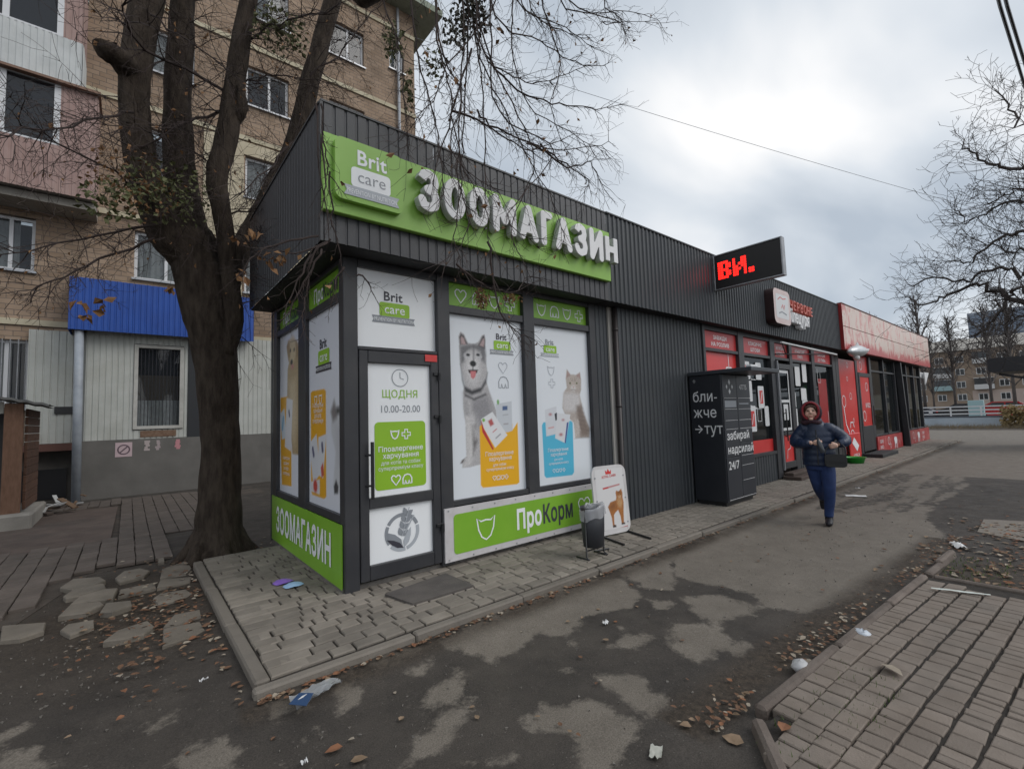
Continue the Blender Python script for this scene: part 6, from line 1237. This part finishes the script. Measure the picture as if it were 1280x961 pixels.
# low pale blue wall with rails, dry grass, hedge
wl_ = empty('barrier', (44, 4, 0), 'low pale blue wall topped by white rails across the road', 'barrier'); MB().bbox(44, 44.3, 3.0, 14, 0, .62, .02).build('wall', pm('pale_blue_wall', (.36, .42, .48), (.42, .48, .54), 1, .8, dirt=.3, dcol=(.25, .27, .28)), wl_); MB().bbox(43.97, 44.33, 3.0, 14, .621, .70, .01).build('coping', pm('dark_coping', (.08, .09, .11), None, rough=.7), wl_)
for z in (.85, 1.1, 1.34): MB().beam((44.15, -8, z), (44.15, 14, z), .05, .08).build('rail', WPVC, wl_)
for y in np.arange(-8, 14.1, 1.5): MB().box(44.11, 44.19, y, y+.08, .70 if y > 3 else 0, 1.38).build('post', WPVC, wl_)
gr = MB()
for _ in range(5200):
    x, y = random.uniform(39.5, 43.9), random.uniform(-12, 13); h = random.uniform(.08, .34); dx, dy = random.gauss(0, .08), random.gauss(0, .08); i = len(gr.v); gr.v += [(x-.02, y, 0), (x+.02, y+.02, 0), (x+dx, y+dy, h)]; gr.face(i, i+1, i+2)
gr.build('dry_grass', pm('dry_grass', (.17, .13, .075), (.24, .19, .12), 1, .9), None, 'strip of dry brown grass before the pale blue wall', 'grass', kind='stuff')
hd_ = MB()
for _ in range(5200):
    leaves(hd_, (random.uniform(41.6, 42.9), random.uniform(-5, 3.0), random.uniform(.0, 1.25)), .02, .02, .02, 1, .2)
hd_ = hd_; hd_.build('hedge', pm('hedge_brown', (.20, .145, .065), (.28, .21, .10), 2, .9), None, 'clipped golden brown hedge by the road beside the blue wall', 'hedge')
def car(x, y, col, label, s=1.):
    c = empty('parked_car', (x, y, 0), label, 'car', 'cars parked beyond the rails'); prof = [(-2.2, .35), (-2.2, .85), (-1.95, 1.0), (-1.35, 1.08), (-.75, 1.52), (.75, 1.55), (1.45, 1.12), (2.15, 1.0), (2.25, .7), (2.2, .35)]
    p_ = pm('car_%s' % label[:9], col, None, rough=.25, coat=.5); MB().prism([(x-.85, y+a*s, z*s) for a, z in prof], (1.7, 0, 0)).build('body', p_, c)
    for a in (((-.68, 1.42), (-1.15, 1.1), (-.05, 1.1), (-.05, 1.44)), ((.05, 1.45), (.05, 1.1), (1.2, 1.12), (.72, 1.45))): MB().poly([(x-.86, y+q[0]*s, q[1]*s) for q in a]).build('window', PG, c)
    for a in (-1.35, 1.4):
        w_ = MB(); w_.tube([(x-.88, y+a*s, .33), (x-.6, y+a*s, .33)], .33, 14); w_.build('wheel', BLACK, c)
    MB().box(x-.87, x-.851, y-2.19*s, y-1.95*s, .72, .84).build('headlight', CARD, c); MB().box(x-.87, x-.851, y+1.98*s, y+2.2*s, .75, .88).build('tail_light', RED, c)
for x, y, col, lb, s in ((60, 11.2, (.012, .016, .03), 'dark navy parked van like car behind the rails beside the red shop', 1.15), (62, 6.6, (.02, .02, .022), 'black parked car before the pink rendered wall of the flats', 1.), (60, 3.9, (.35, .02, .02), 'bright red parked car near the bus shelter', 1.05), (63, 15.5, (.03, .03, .035), 'charcoal parked car hidden partly by the red shop', 1.1)): car(x, y, col, lb, s)
MB().bbox(46, 46.5, 4.05, 4.85, .3, 1.75, .02).build('utility_box', pm('mint_box', (.30, .44, .46), None, rough=.6), None, 'pale turquoise utility box behind the white rails', 'box')
# bus shelter at the right
bs = empty('bus_shelter', (24.5, .4, 0), 'dark bus shelter roof and post across the path', 'shelter'); DKS = pm('shelter_dark', (.016, .018, .022), None, rough=.5)
q = MB(); q.rrect(Fr((23.2, 0, 0), (0, -1, 0), (0, 0, 1)), -1.85, 2.2, 2.62, 3.12, .12, 0, -2.4); q.build('roof', DKS, bs); MB().beam((23.4, 1.6, 2.56), (23.4, 1.1, 2.40), .06, .08).beam((23.4, 1.1, 2.40), (23.4, -2.0, 2.42), .06, .08).build('brace', DKS, bs)
for x, y in ((23.4, .95), (25.4, .95), (23.4, -1.8), (25.4, -1.8)): MB().box(x-.05, x+.05, y-.05, y+.05, 0, 2.62).build('post', DKS, bs)
MB().box(23.2, 23.25, .75, .9, 2.2, 2.6).build('green_light', pm('green_sign', (.02, .35, .06), None, rough=.4), bs); MB().box(25.5, 25.53, -1.8, .9, .3, 2.2).build('back_panel', glass('shelter_glass', (.03, .03, .035), .5), bs)
# cables
B_ = onx(1220, 256, 30); A_ = Vector((8.45, 15.5, 16.7)); P = [A_+(B_-A_)*t-Vector((0, 0, 1.2*t*(1.25-t)*.6)) for t in np.linspace(0, 1.25, 24)]; MB().tube(P, .009, 5).build('overhead_cable', GREYI, None, 'thin single cable strung across the cloudy sky from the flats', 'cable')
for k, dx in enumerate((0, 9)): MB().tube([onx(1238+dx, -40, 5.5), onx(1250+dx, 8, 6.3), onx(1284+dx, 118, 8.5), onx(1330+dx, 300, 14)], .014, 6).build('overhead_cable', BLACK, None, ('thicker cable hanging in the sky above the crooked tree', 'second cable hanging close beside the thicker one above the crooked tree')[k], 'cable')
# ============================================================= WALKING PERSON
def fuse(mb, voxel, it=4, fac=.5):
    me = bpy.data.meshes.new('f'); me.from_pydata(mb.v, [], mb.f); o = bpy.data.objects.new('f', me); COL.objects.link(o)
    r = o.modifiers.new('r', 'REMESH'); r.mode = 'VOXEL'; r.voxel_size = voxel; s_ = o.modifiers.new('s', 'SMOOTH'); s_.iterations = it; s_.factor = fac
    dg = bpy.context.evaluated_depsgraph_get(); ev = bpy.data.meshes.new_from_object(o.evaluated_get(dg)); q = MB(); q.smooth = True
    q.v = [tuple(v.co) for v in ev.vertices]
    for p in ev.polygons: q.face(*p.vertices)
    bpy.data.objects.remove(o); bpy.data.meshes.remove(me); bpy.data.meshes.remove(ev); return q
def ball(mb, c, rx, ry, rz, n=14, m=9):
    rings = []
    for i in range(m+1):
        t = math.pi*i/m; r_ = max(.02, math.sin(t)); rings.append([(c[0]+rx*r_*math.cos(6.2832*k/n), c[1]+ry*r_*math.sin(6.2832*k/n), c[2]-rz*math.cos(t)) for k in range(n)])
    b = len(mb.v); lathe(mb, rings); mb.face(*[b+k for k in range(n)][::-1]); mb.face(*[b+m*n+k for k in range(n)])
PO = Vector((7.45, 2.33, 0)); PA = math.atan2(-.954, .30); PM = Matrix.Translation(PO) @ Matrix.Rotation(PA, 4, 'Z')
def toworld(mb): mb.v = [tuple(PM @ Vector(v)) for v in mb.v]; return mb
HC = Vector((-.055, -.03, 1.545))
SK = MB()
ball(SK, HC, .074, .092, .108); ball(SK, HC+Vector((0, -.012, -.055)), .058, .07, .062)                    # skull, jaw
SK.tube([HC+Vector((0, -.088, .02)), HC+Vector((0, -.104, -.012)), HC+Vector((0, -.092, -.024))], [.011, .0165, .011], 8); ball(SK, HC+Vector((0, -.082, -.062)), .026, .012, .010, 10, 6); ball(SK, HC+Vector((0, -.074, -.098)), .028, .02, .02, 10, 6)
for sx in (-1, 1): ball(SK, HC+Vector((sx*.044, -.064, -.035)), .027, .022, .028, 10, 6); ball(SK, HC+Vector((sx*.03, -.083, .026)), .018, .008, .007, 8, 5); ball(SK, HC+Vector((sx*.076, .01, -.005)), .01, .022, .032, 8, 6)
SK.tube([HC+Vector((0, .015, -.07)), HC+Vector((.02, .03, -.17)), (-.02, .03, 1.32)], [.055, .055, .075], 12)
# one continuous body under the clothes
SK.tube([(-.02, .03, 1.34), (-.01, .03, 1.20), (0, .03, 1.02), (.005, .04, .86)], [(.13, .09), (.16, .11), (.15, .11), (.15, .11)], 14, ell=(1, 1))
RH = Vector((-.025, -.215, 1.125)); LH = Vector((.195, -.15, 1.085))       # hand holding the bottle, hand at the bag strap
SK.tube([(-.17, .03, 1.30), (-.235, .02, 1.13), (-.15, -.12, 1.10), RH+Vector((-.045, .03, 0))], [.055, .045, .038, .026], 10); SK.tube([(.15, .03, 1.30), (.285, .04, 1.16), (.265, -.07, 1.12), LH+Vector((.03, .03, .01))], [.055, .045, .036, .026], 10)
SK.tube([(.07, .03, .88), (.085, -.06, .50), (.06, .0, .12)], [.08, .055, .04], 10); SK.tube([(-.07, .05, .88), (-.04, .06, .50), (.0, .36, .30)], [.08, .055, .04], 10)
def hand(mb, c, f, up, curl, th):
    f, up = Vector(f).normalized(), Vector(up).normalized(); sd_ = f.cross(up).normalized(); ball(mb, c, .036, .03, .036, 10, 7)
    for i in range(4):
        b0 = c+up*(.026-.0175*i)+f*.024; d = f.copy(); P_ = [b0]
        for j, l_ in enumerate((.034, .026, .02)):
            ax = up; d = (Matrix.Rotation(curl*(.7+.25*j), 3, ax) @ d).normalized(); P_.append(P_[-1]+d*l_*(1.0, 1.08, 1.0, .82)[i])
        mb.tube(P_, [.0098, .0092, .0085, .0068], 8)
    b0 = c+up*.022; mb.tube([b0, b0+up*.02+f*.016+sd_*th*.012, b0+up*.028+f*.042+sd_*th*.022], [.012, .0105, .008], 8)
hand(SK, RH, (.75, -.62, 0), (.12, 0, 1), 1.0, -1); hand(SK, LH, (-.6, -.72, -.25), (.0, -.2, 1), -1.0, 1)
SKM = bpy.data.materials.new('skin'); SKM.use_nodes = True; _n = SKM.node_tree; _a = _n.nodes.new('ShaderNodeAttribute'); _a.attribute_name = 'Col'; _n.links.new(_a.outputs['Color'], _n.nodes['Principled BSDF'].inputs['Base Color']); _n.nodes['Principled BSDF'].inputs['Roughness'].default_value = .55; _n.nodes['Principled BSDF'].inputs['Subsurface Weight'].default_value = .08; _n.nodes['Principled BSDF'].inputs['Subsurface Radius'].default_value = (.01, .004, .003)
sk = fuse(SK, .0062, 3); V = np.array(sk.v); C = np.tile(np.array([.60, .38, .295]), (len(V), 1)); rel = V-np.array(HC)
def spot(c, r, col, k=1.):
    d = np.sqrt((((rel-np.array(c))/np.array(r))**2).sum(1)); m = np.clip(1.6-d*1.1, 0, 1)[:, None]*k; C[:] = C*(1-m)+np.array(col)*m
for sx in (-1, 1): spot((sx*.03, -.085, .012), (.016, .03, .0075), (.035, .025, .02)); spot((sx*.031, -.085, .03), (.022, .03, .006), (.08, .05, .035), .8); spot((sx*.042, -.07, -.035), (.025, .03, .025), (.52, .25, .2), .6)
spot((0, -.088, -.064), (.024, .03, .009), (.36, .10, .09)); pass
sk.col = C; toworld(sk); pr = sk.build('person', SKM, None, 'person in blue quilted jacket and red lined hood walking with a bottle', 'person')
# jacket with hood
random.seed(4)
J = MB()
def quilt(z): return 1+.05*abs(math.sin(z*math.pi/.085))
zz = np.linspace(.80, 1.36, 40); tor = [(.205, .150), (.205, .155), (.20, .155), (.198, .155), (.20, .15), (.205, .142), (.195, .125), (.13, .095)]
rr = [tuple(np.interp(z, np.linspace(.80, 1.36, 8), [t[i] for t in tor])*(.955+.05*abs(math.sin(z*math.pi/.085))) for i in (0, 1)) for z in zz]
J.tube([(.005-.02*(z-.8), .035, z) for z in zz], rr, 22, ell=(1, 1))
def sleeve(P_, R_):
    path = smooth_path(P_, 8); r_ = interp(R_, 8); J.tube(path, [a*(.93+.09*abs(math.sin(i*.9))) for i, a in enumerate(r_)], 14)
sleeve([(-.145, .03, 1.315), (-.235, .03, 1.20), (-.262, .01, 1.115), (-.17, -.115, 1.10), (-.085, -.175, 1.115)], [.085, .083, .078, .066, .050]); sleeve([(.125, .03, 1.315), (.245, .04, 1.23), (.315, .03, 1.15), (.29, -.06, 1.115), (.232, -.105, 1.10)], [.085, .083, .078, .066, .050])
J.tube([(-.02, .04, 1.30), (-.03, .035, 1.37), (-.045, .02, 1.44)], [(.15, .125), (.12, .115), (.105, .105)], 18, ell=(1, 1))
ball(J, Vector((-.145, .03, 1.305)), .092, .09, .085); ball(J, Vector((.125, .03, 1.305)), .092, .09, .085)
j = fuse(J, .011, 4, .5); toworld(j); JK = pm('navy_quilt', (.006, .016, .045), (.009, .021, .058), 5, .42, .25, 60, spec=.5); j.build('jacket', JK, pr)
zp = MB(); zp.tube([(-.012-.0*z, -.135 if z < 1.2 else -.112, z) for z in np.linspace(.82, 1.30, 8)], .006, 6); toworld(zp).build('zip', BLACK, pr)
H = MB(); n = 20                                              # hood: shell open to the front
def ring(y, rx, rz, dz, wv=0.): return [(HC.x+rx*math.sin(t)*1., HC.y+y+.012*math.cos(2*t), HC.z+dz+rz*math.cos(t)) for t in np.linspace(-2.95, 2.95, n)]
rs_ = [ring(-.06, .102, .122, .010), ring(-.055, .124, .146, .004), ring(.0, .137, .158, -.004), ring(.07, .130, .150, -.012), ring(.105, .095, .11, -.01), ring(.125, .04, .05, -.02)]
b = len(H.v)
for r_ in rs_: H.v += r_
for i in range(len(rs_)-1):
    for k in range(n-1): H.face(b+i*n+k, b+i*n+k+1, b+(i+1)*n+k+1, b+(i+1)*n+k)
H.smooth = True; H.sm = [True]*len(H.f); toworld(H).build('hood', pm('hood_maroon', (.026, .012, .022), (.038, .016, .028), 8, .7), pr)
HL = MB(); HL.smooth = True; HL.tube([(HC.x+.098*math.sin(t), HC.y-.058, HC.z+.010+.120*math.cos(t)) for t in np.linspace(-2.75, 2.75, 26)], .016, 8); toworld(HL).build('hood_lining', pm('lining_red', (.25, .028, .035), (.18, .02, .026), 14, .9), pr)
HR = MB(); HR.smooth = True; ball(HR, HC+Vector((0, .012, .028)), .086, .092, .098); HR.tube([HC+Vector((.0, -.075, .085)), HC+Vector((.05, -.066, .07)), HC+Vector((.078, -.04, .01))], [.012, .014, .008], 8).tube([HC+Vector((.0, -.075, .085)), HC+Vector((-.05, -.066, .07)), HC+Vector((-.078, -.04, .01))], [.012, .014, .008], 8)
toworld(HR).build('hair', pm('hair_brown', (.06, .03, .02), (.09, .045, .03), 30, .6), pr)
SC = MB(); SC.smooth = True; SC.tube([(HC.x+.095*math.cos(t), HC.y+.035+.085*math.sin(t), 1.405+.012*math.sin(3*t)) for t in np.linspace(0, 6.283, 24)], .034, 10); toworld(SC).build('scarf', pm('scarf_dark', (.03, .012, .02), (.05, .02, .03), 20, .9, .5, 80), pr)
# trousers, shoes
TR = MB()
TR.tube([(.0, .035, .90), (.0, .035, .80), (.0, .035, .74)], [(.165, .13), (.17, .135), (.155, .13)], 16, ell=(1, 1))
TR.tube(smooth_path([(.078, .02, .84), (.09, -.035, .66), (.092, -.075, .50), (.085, -.05, .34), (.07, -.03, .20), (.062, -.03, .105)], 3), interp([.105, .092, .075, .068, .058, .055], 3), 14)
TR.tube(smooth_path([(-.075, .04, .84), (-.055, .055, .66), (-.035, .07, .50), (-.015, .20, .40), (.005, .34, .32), (.01, .37, .29)], 3), interp([.105, .09, .073, .066, .056, .052], 3), 14)
t_ = fuse(TR, .010, 3, .4); toworld(t_).build('trousers', pm('jeans_blue', (.008, .022, .085), (.014, .034, .115), 9, .85, .4, 120), pr)
for side in (0, 1):
    s_ = MB()
    if side == 0: s_.tube([(.062, .035, .055), (.062, .0, .06), (.062, -.06, .055), (.058, -.13, .045), (.055, -.185, .035), (.054, -.20, .03)], [(.036, .045), (.043, .052), (.045, .05), (.047, .042), (.04, .03), (.02, .018)], 12, ell=(1, 1)); s_.tube([(.062, -.02, .14), (.062, -.02, .05)], [.052, .05], 12)
    else: s_.tube([(.01, .33, .30), (.01, .42, .27), (.01, .44, .18), (.01, .44, .12)], [(.04, .045), (.048, .05), (.046, .04), (.03, .025)], 12, ell=(1, 1))
    q = fuse(s_, .008, 2); toworld(q).build('shoe', pm('shoe_black', (.012, .012, .016), None, rough=.5), pr)
# handbag on the arm, bottle in the hand
hb = empty('handbag', PM @ Vector((.19, -.2, .82)), 'black handbag hanging at the side of the walking person', 'bag'); LEA = pm('black_leather', (.014, .014, .016), None, rough=.45, bump=.3, bscale=90)
m = MB(); m.rrect(Fr((.185, -.155, .80), (1, 0, 0), (0, 0, 1)), -.125, .125, 0, .17, .045, 0, .085); toworld(fuse(m, .008, 3)).build('body', LEA, hb); m = MB(); m.rrect(Fr((.185, -.245, .87), (1, 0, 0), (0, 0, 1)), -.12, .12, 0, .105, .04, 0, .008); toworld(m).build('flap', LEA, hb); m = MB(); m.smooth = True; m.tube(smooth_path([(.07, -.20, .95), (.10, -.17, 1.05), (.22, -.13, 1.12), (.30, -.15, 1.06), (.30, -.20, .95)], 4), .008, 6); toworld(m).build('strap', LEA, hb)
bo = empty('bottle', PM @ Vector((.02, -.27, .98)), 'small dark plastic bottle held in the walking person\'s hand', 'bottle'); m = MB(); m.smooth = True; d = Vector((.05, -.02, -.19)); p0 = Vector((.0, -.262, 1.19)); m.tube([p0, p0+d*.12, p0+d*.2, p0+d*.35, p0+d*.98, p0+d*1.02], [.012, .012, .022, .031, .031, .026], 14); toworld(m).build('body', pm('smoky_plastic', (.05, .055, .065), None, rough=.15), bo); m = MB(); m.tube([p0-d*.02, p0+d*.1], .0145, 10); toworld(m).build('cap', BLACK, bo)

# ============================================================= LITTER AND FALLEN LEAVES
random.seed(11)
def leaf(mb, x, y, z, s, a=None, flat=.25):
    a = random.uniform(0, 6.28) if a is None else a; ca, sa = math.cos(a), math.sin(a); t1_, t2_ = random.gauss(0, flat), random.gauss(0, flat); cu = random.uniform(.1, .5)*s; pts = ((0, 0, 0), (.25, .32, 1), (.62, .30, 1), (1, 0, .2), (.62, -.28, 1), (.25, -.32, 1)); b = len(mb.v)
    for u, v, c in pts: X_, Y_ = (u-.5)*s, v*s; mb.v.append((x+X_*ca-Y_*sa, y+X_*sa+Y_*ca, max(.004, z+.006+abs(v)*cu+t1_*X_*.5+t2_*Y_*.5)))
    mb.face(b, b+3, b+2, b+1); mb.face(b, b+5, b+4, b+3)
LM = [pm('leaf_tan', (.17, .115, .07), (.25, .175, .115), 20, .85), pm('leaf_brown', (.10, .052, .03), (.16, .085, .048), 20, .85), pm('leaf_grey', (.26, .22, .17), (.34, .29, .23), 20, .85), pm('leaf_rust', (.17, .07, .035), (.24, .11, .055), 20, .85)]
def zg(x, y): return .0
st_ = [MB() for _ in LM]
for _ in range(620):                                           # drift along the low kerb across the path
    x = random.uniform(2.2, 7.6); yk = 1.235-.057*(x-2.5); (fbm(np.array([x*1.7]), np.array([3.3]), 77)[0] > random.uniform(.25, .6)) and leaf(random.choices(st_, (2, 5, 2, .6))[0], x, yk+abs(random.gauss(0, .085)), .012+random.random()*.02, random.uniform(.018, .045))
for _ in range(420): leaf(random.choices(st_, (3, 4, 2, 1))[0], random.uniform(5.6, 9), random.gauss(.55, .3), .008, random.uniform(.03, .08))
for _ in range(700):                                            # gutter along the shop pavement
    x = .6+25*random.random()**1.6; leaf(random.choices(st_, (2, 5, 1, 2))[0], x, 3.06-abs(random.gauss(0, .035)), .052, random.uniform(.018, .05))
for _ in range(420): leaf(random.choices(st_, (2, 5, 1, 2))[0], random.gauss(.25, .3), random.gauss(4.9, .6), .03, random.uniform(.02, .06))
for _ in range(200): leaf(random.choices(st_, (2, 4, 2, 1))[0], random.uniform(-.5, 12), random.uniform(.3, 3.0), .008, random.uniform(.02, .045))
for _ in range(160): leaf(random.choices(st_, (2, 4, 2, 1))[0], .9+random.gauss(0, .45), 6.75+random.gauss(0, .3), .05, random.uniform(.03, .06))
for _ in range(60): leaf(random.choices(st_, (2, 4, 2, 1))[0], 
 .56-abs(random.gauss(0, .05)), random.uniform(3.0, 6.4), .05, random.uniform(.03, .06))
for i, mb in enumerate(st_): mb.build('leaf_litter', LM[i], None, ('scattered tan fallen leaves along the kerbs', 'scattered dark brown fallen leaves along the kerbs', 'scattered pale grey fallen leaves along the kerbs', 'scattered rusty fallen leaves along the kerbs')[i], 'leaves', kind='stuff')
gvl = MB()
for _ in range(1500):
    if random.random() < .55: x, y = random.uniform(-2, 9), random.uniform(-.4, 3.0)
    else: x, y = random.gauss(-.1, .8), random.gauss(4.8, .9)
    s = random.uniform(.003, .008); b = len(gvl.v); gvl.v += [(x+random.gauss(0, s), y+random.gauss(0, s), .006+s*.7) for _ in range(3)]+[(x, y, -.008)]; gvl.face(b, b+1, b+2); gvl.face(b, b+1, b+3); gvl.face(b+1, b+2, b+3); gvl.face(b+2, b, b+3)
gvl.build('grit', pm('grit_grey', (.12, .108, .094), (.2, .185, .165), 50, .9), None, 'fine grit and crumbs spread over the asphalt', 'grit', kind='stuff')
big_l = (((455, 830), .07, 3, 'rusty fallen leaf lying against the kerb front below the corner'), ((408, 857), .05, 3, 'curled rusty leaf near the clear plastic packet'), ((418, 856), .05, 3, 'small rusty leaf just right of the curled one by the packet'), ((417, 938), .085, 3, 'broad rusty leaf on damp asphalt beside a twin leaf'), ((449, 950), .08, 0, 'crumpled tan leaf on damp asphalt near the broad rusty leaf'), ((757, 800), .05, 0, 'tan leaf below the white paper scrap on the asphalt'), ((857, 908), .06, 0, 'small tan leaf on dark asphalt left of the crooked kerb'), ((596, 897), .04, 0, 'yellowish leaf between two pale dust patches'), ((916, 925), .10, 0, 'large tan leaf by the loose angled kerb stone'), ((980, 910), .09, 3, 'rusty leaf on the mossy pavers inside the crooked kerb'), ((1115, 838), .13, 2, 'pale grey leaf lying on the pinkish pavers'), ((1010, 828), .10, 2, 'pale curled leaf heaped against the crooked kerb'))
for (px, py), s, mi, lb in big_l:
    p = onz(px, py, .06 if px in (980, 1115) else .01); mb = MB(); leaf(mb, p.x, p.y, p.z, s, flat=.15); mb.build('fallen_leaf', LM[mi], None, lb, 'leaf', 'larger fallen leaves')
def scrap(name, px, py, z, w_, h_, a, m, lb, cat_, crump=.012, n=6, hh=.006):
    p = onz(px, py, z); mb = MB(); mb.smooth = True; ca, sa = math.cos(a), math.sin(a)
    for i in range(n+1):
        for k in range(n+1):
            u, v = (i/n-.5)*w_*(1+random.gauss(0, .04)), (k/n-.5)*h_*(1+random.gauss(0, .04)); mb.v.append((p.x+u*ca-v*sa, p.y+u*sa+v*ca, z+hh+abs(random.gauss(0, crump))))
    for i in range(n):
        for k in range(n): q = i*(n+1)+k; mb.face(q, q+n+1, q+n+2, q+1)
    return mb.build(name, m, None, lb, cat_)
PAPR = pm('paper_scrap', (.62, .62, .62), (.7, .7, .7), 10, .8)
scrap('paper_scrap', 820, 942, .01, .085, .055, .5, pm('waxed_paper', (.45, .45, .40), None, rough=.5), 'crumpled pale wrapper on damp asphalt left of the crooked kerb', 'paper', .006); scrap('paper_scrap', 757, 780, .01, .05, .035, .2, PAPR, 'tiny white paper scrap above the tan leaf', 'paper'); scrap('paper_scrap', 1070, 620, .01, .30, .16, -1.2, PAPR, 'flat white paper lying on the path behind the walking person', 'paper', .004); scrap('paper_scrap', 1067, 610, .01, .2, .08, -1, PAPR, 'small white scrap by the far kerb near the step', 'paper', .006)
scrap('paper_scrap', 1198, 683, .01, .22, .10, .4, PAPR, 'white crumpled scrap past the end of the loose kerb stones', 'paper', .02); scrap('paper_strip', 1200, 740, .062, .35, .03, 1.9, pm('white_strip', (.6, .64, .6), None, rough=.5), 'narrow white strip lying across the far end of the pavers', 'paper', .004); scrap('paper_scrap', 380, 955, .01, .03, .02, .3, PAPR, 'white crumb sized scrap near the bottom of the damp asphalt', 'paper'); scrap('paper_scrap', 255, 852, .01, .05, .03, .3, PAPR, 'white bit of rubbish among leaves by the side kerb', 'paper', .01)
m = MB(); ball(m, onz(1000, 832, .05), .06, .045, .035, 12, 7); m.v = [tuple(Vector(v)+rv(.004)) for v in m.v]; m.smooth = True; m.sm = [True]*len(m.f); m.build('crushed_cup', pm('crushed_white', (.5, .5, .5), (.36, .36, .37), 30, .5), None, 'crushed greyish plastic cup in the leaf drift', 'cup')
m = MB(); ball(m, onz(1078, 793, .04), .045, .06, .035, 12, 7); m.v = [tuple(Vector(v)+rv(.005)) for v in m.v]; m.sm = [True]*len(m.f); m.build('crushed_cup', pm('blue_white', (.5, .54, .6), None, rough=.4), None, 'bluish white crumpled cup against the crooked kerb', 'cup')
FILM = bpy.data.materials.new('clear_film'); FILM.use_nodes = True; _b = FILM.node_tree.nodes['Principled BSDF']; _b.inputs['Base Color'].default_value = (.5, .52, .54, 1); _b.inputs['Roughness'].default_value = .12; _b.inputs['Alpha'].default_value = .55; _b.inputs['Specular IOR Level'].default_value = .8
pk = empty('plastic_packet', onz(395, 878), 'clear plastic packet with blue label on damp asphalt below the kerb', 'packet'); mb = MB(); mb.smooth = True; p = onz(399, 878, .01); n = 9; a = .05
for i in range(n+1):
    for k in range(n+1):
        u, v = (i/n-.5)*.27*(1+.05*random.random()), (k/n-.5)*.15*(1-.4*i/n); mb.v.append((p.x+u*math.cos(a)-v*math.sin(a), p.y+u*math.sin(a)+v*math.cos(a)+.06*(i/n), .052+abs(random.gauss(0, .012))+.012*math.sin(i/n*3.1)))
for i in range(n):
    for k in range(n): q = i*(n+1)+k; mb.face(q, q+n+1, q+n+2, q+1)
mb.build('film', FILM, pk); q_ = [onz(*t, .092) for t in ((361, 880), (374, 866), (392, 866), (383, 882))]; l_ = MB().prism(q_, (0, 0, .002)); l_.mat(1).prism([q_[0].lerp(q_[2], .35)+Vector((0, 0, .0025)), q_[0].lerp(q_[2], .42)+Vector((.02, .02, .0025)), q_[0].lerp(q_[2], .62)+Vector((.02, .02, .0025)), q_[0].lerp(q_[2], .55)+Vector((0, 0, .0025))], (0, 0, .001)); l_.build('label', [pm('navy_label', (.03, .07, .16), None, rough=.3), PAPR], pk)
def mask(px, py, m, a, lb):
    p = onz(px, py, .11); mb = MB(); mb.smooth = True; n = 8
    for i in range(n+1):
        for k in range(n+1):
            u, v = (i/n-.5)*2, (k/n-.5)*2; e = math.sqrt(max(0, 1-u*u*.75)); mb.v.append((p.x+(u*.085*math.cos(a)-v*.075*e*math.sin(a)), p.y+(u*.085*math.sin(a)+v*.075*e*math.cos(a)), .108+.025*(1-u*u)*(1-v*v*.6)+random.gauss(0, .0015)))
    for i in range(n):
        for k in range(n): q = i*(n+1)+k; mb.face(q, q+n+1, q+n+2, q+1)
    mb.build('face_mask', m, None, lb, 'mask')
mask(354, 727, pm('mask_violet', (.24, .13, .52), (.30, .17, .6), 10, .6), .3, 'crumpled violet face mask on the pavement beside the green side skirt'); mask(367, 731, pm('mask_blue', (.28, .46, .70), (.36, .54, .76), 10, .6), .1, 'light blue face mask lying half over the violet one')
for i in range(26):                                             # tufts in the joints near the crooked kerb
    pass
tf = MB()
for _ in range(420):
    if random.random() < .6: x, y = random.uniform(2.3, 3.4), random.uniform(.7, 1.08)
    else: x, y = random.uniform(5.65, 6.6), random.uniform(.45, .9)
    h = random.uniform(.01, .035); b = len(tf.v); a = random.uniform(0, 6.28); tf.v += [(x-.004*math.cos(a), y-.004*math.sin(a), .035), (x+.004*math.cos(a), y+.004*math.sin(a), .035), (x+random.gauss(0, .012), y+random.gauss(0, .012), .045+h)]; tf.face(b, b+1, b+2)
tf.build('weeds', pm('weed_green', (.06, .10, .025), (.10, .14, .04), 20, .8), None, 'tiny green weeds in the joints of the pinkish pavers', 'weeds', kind='stuff')
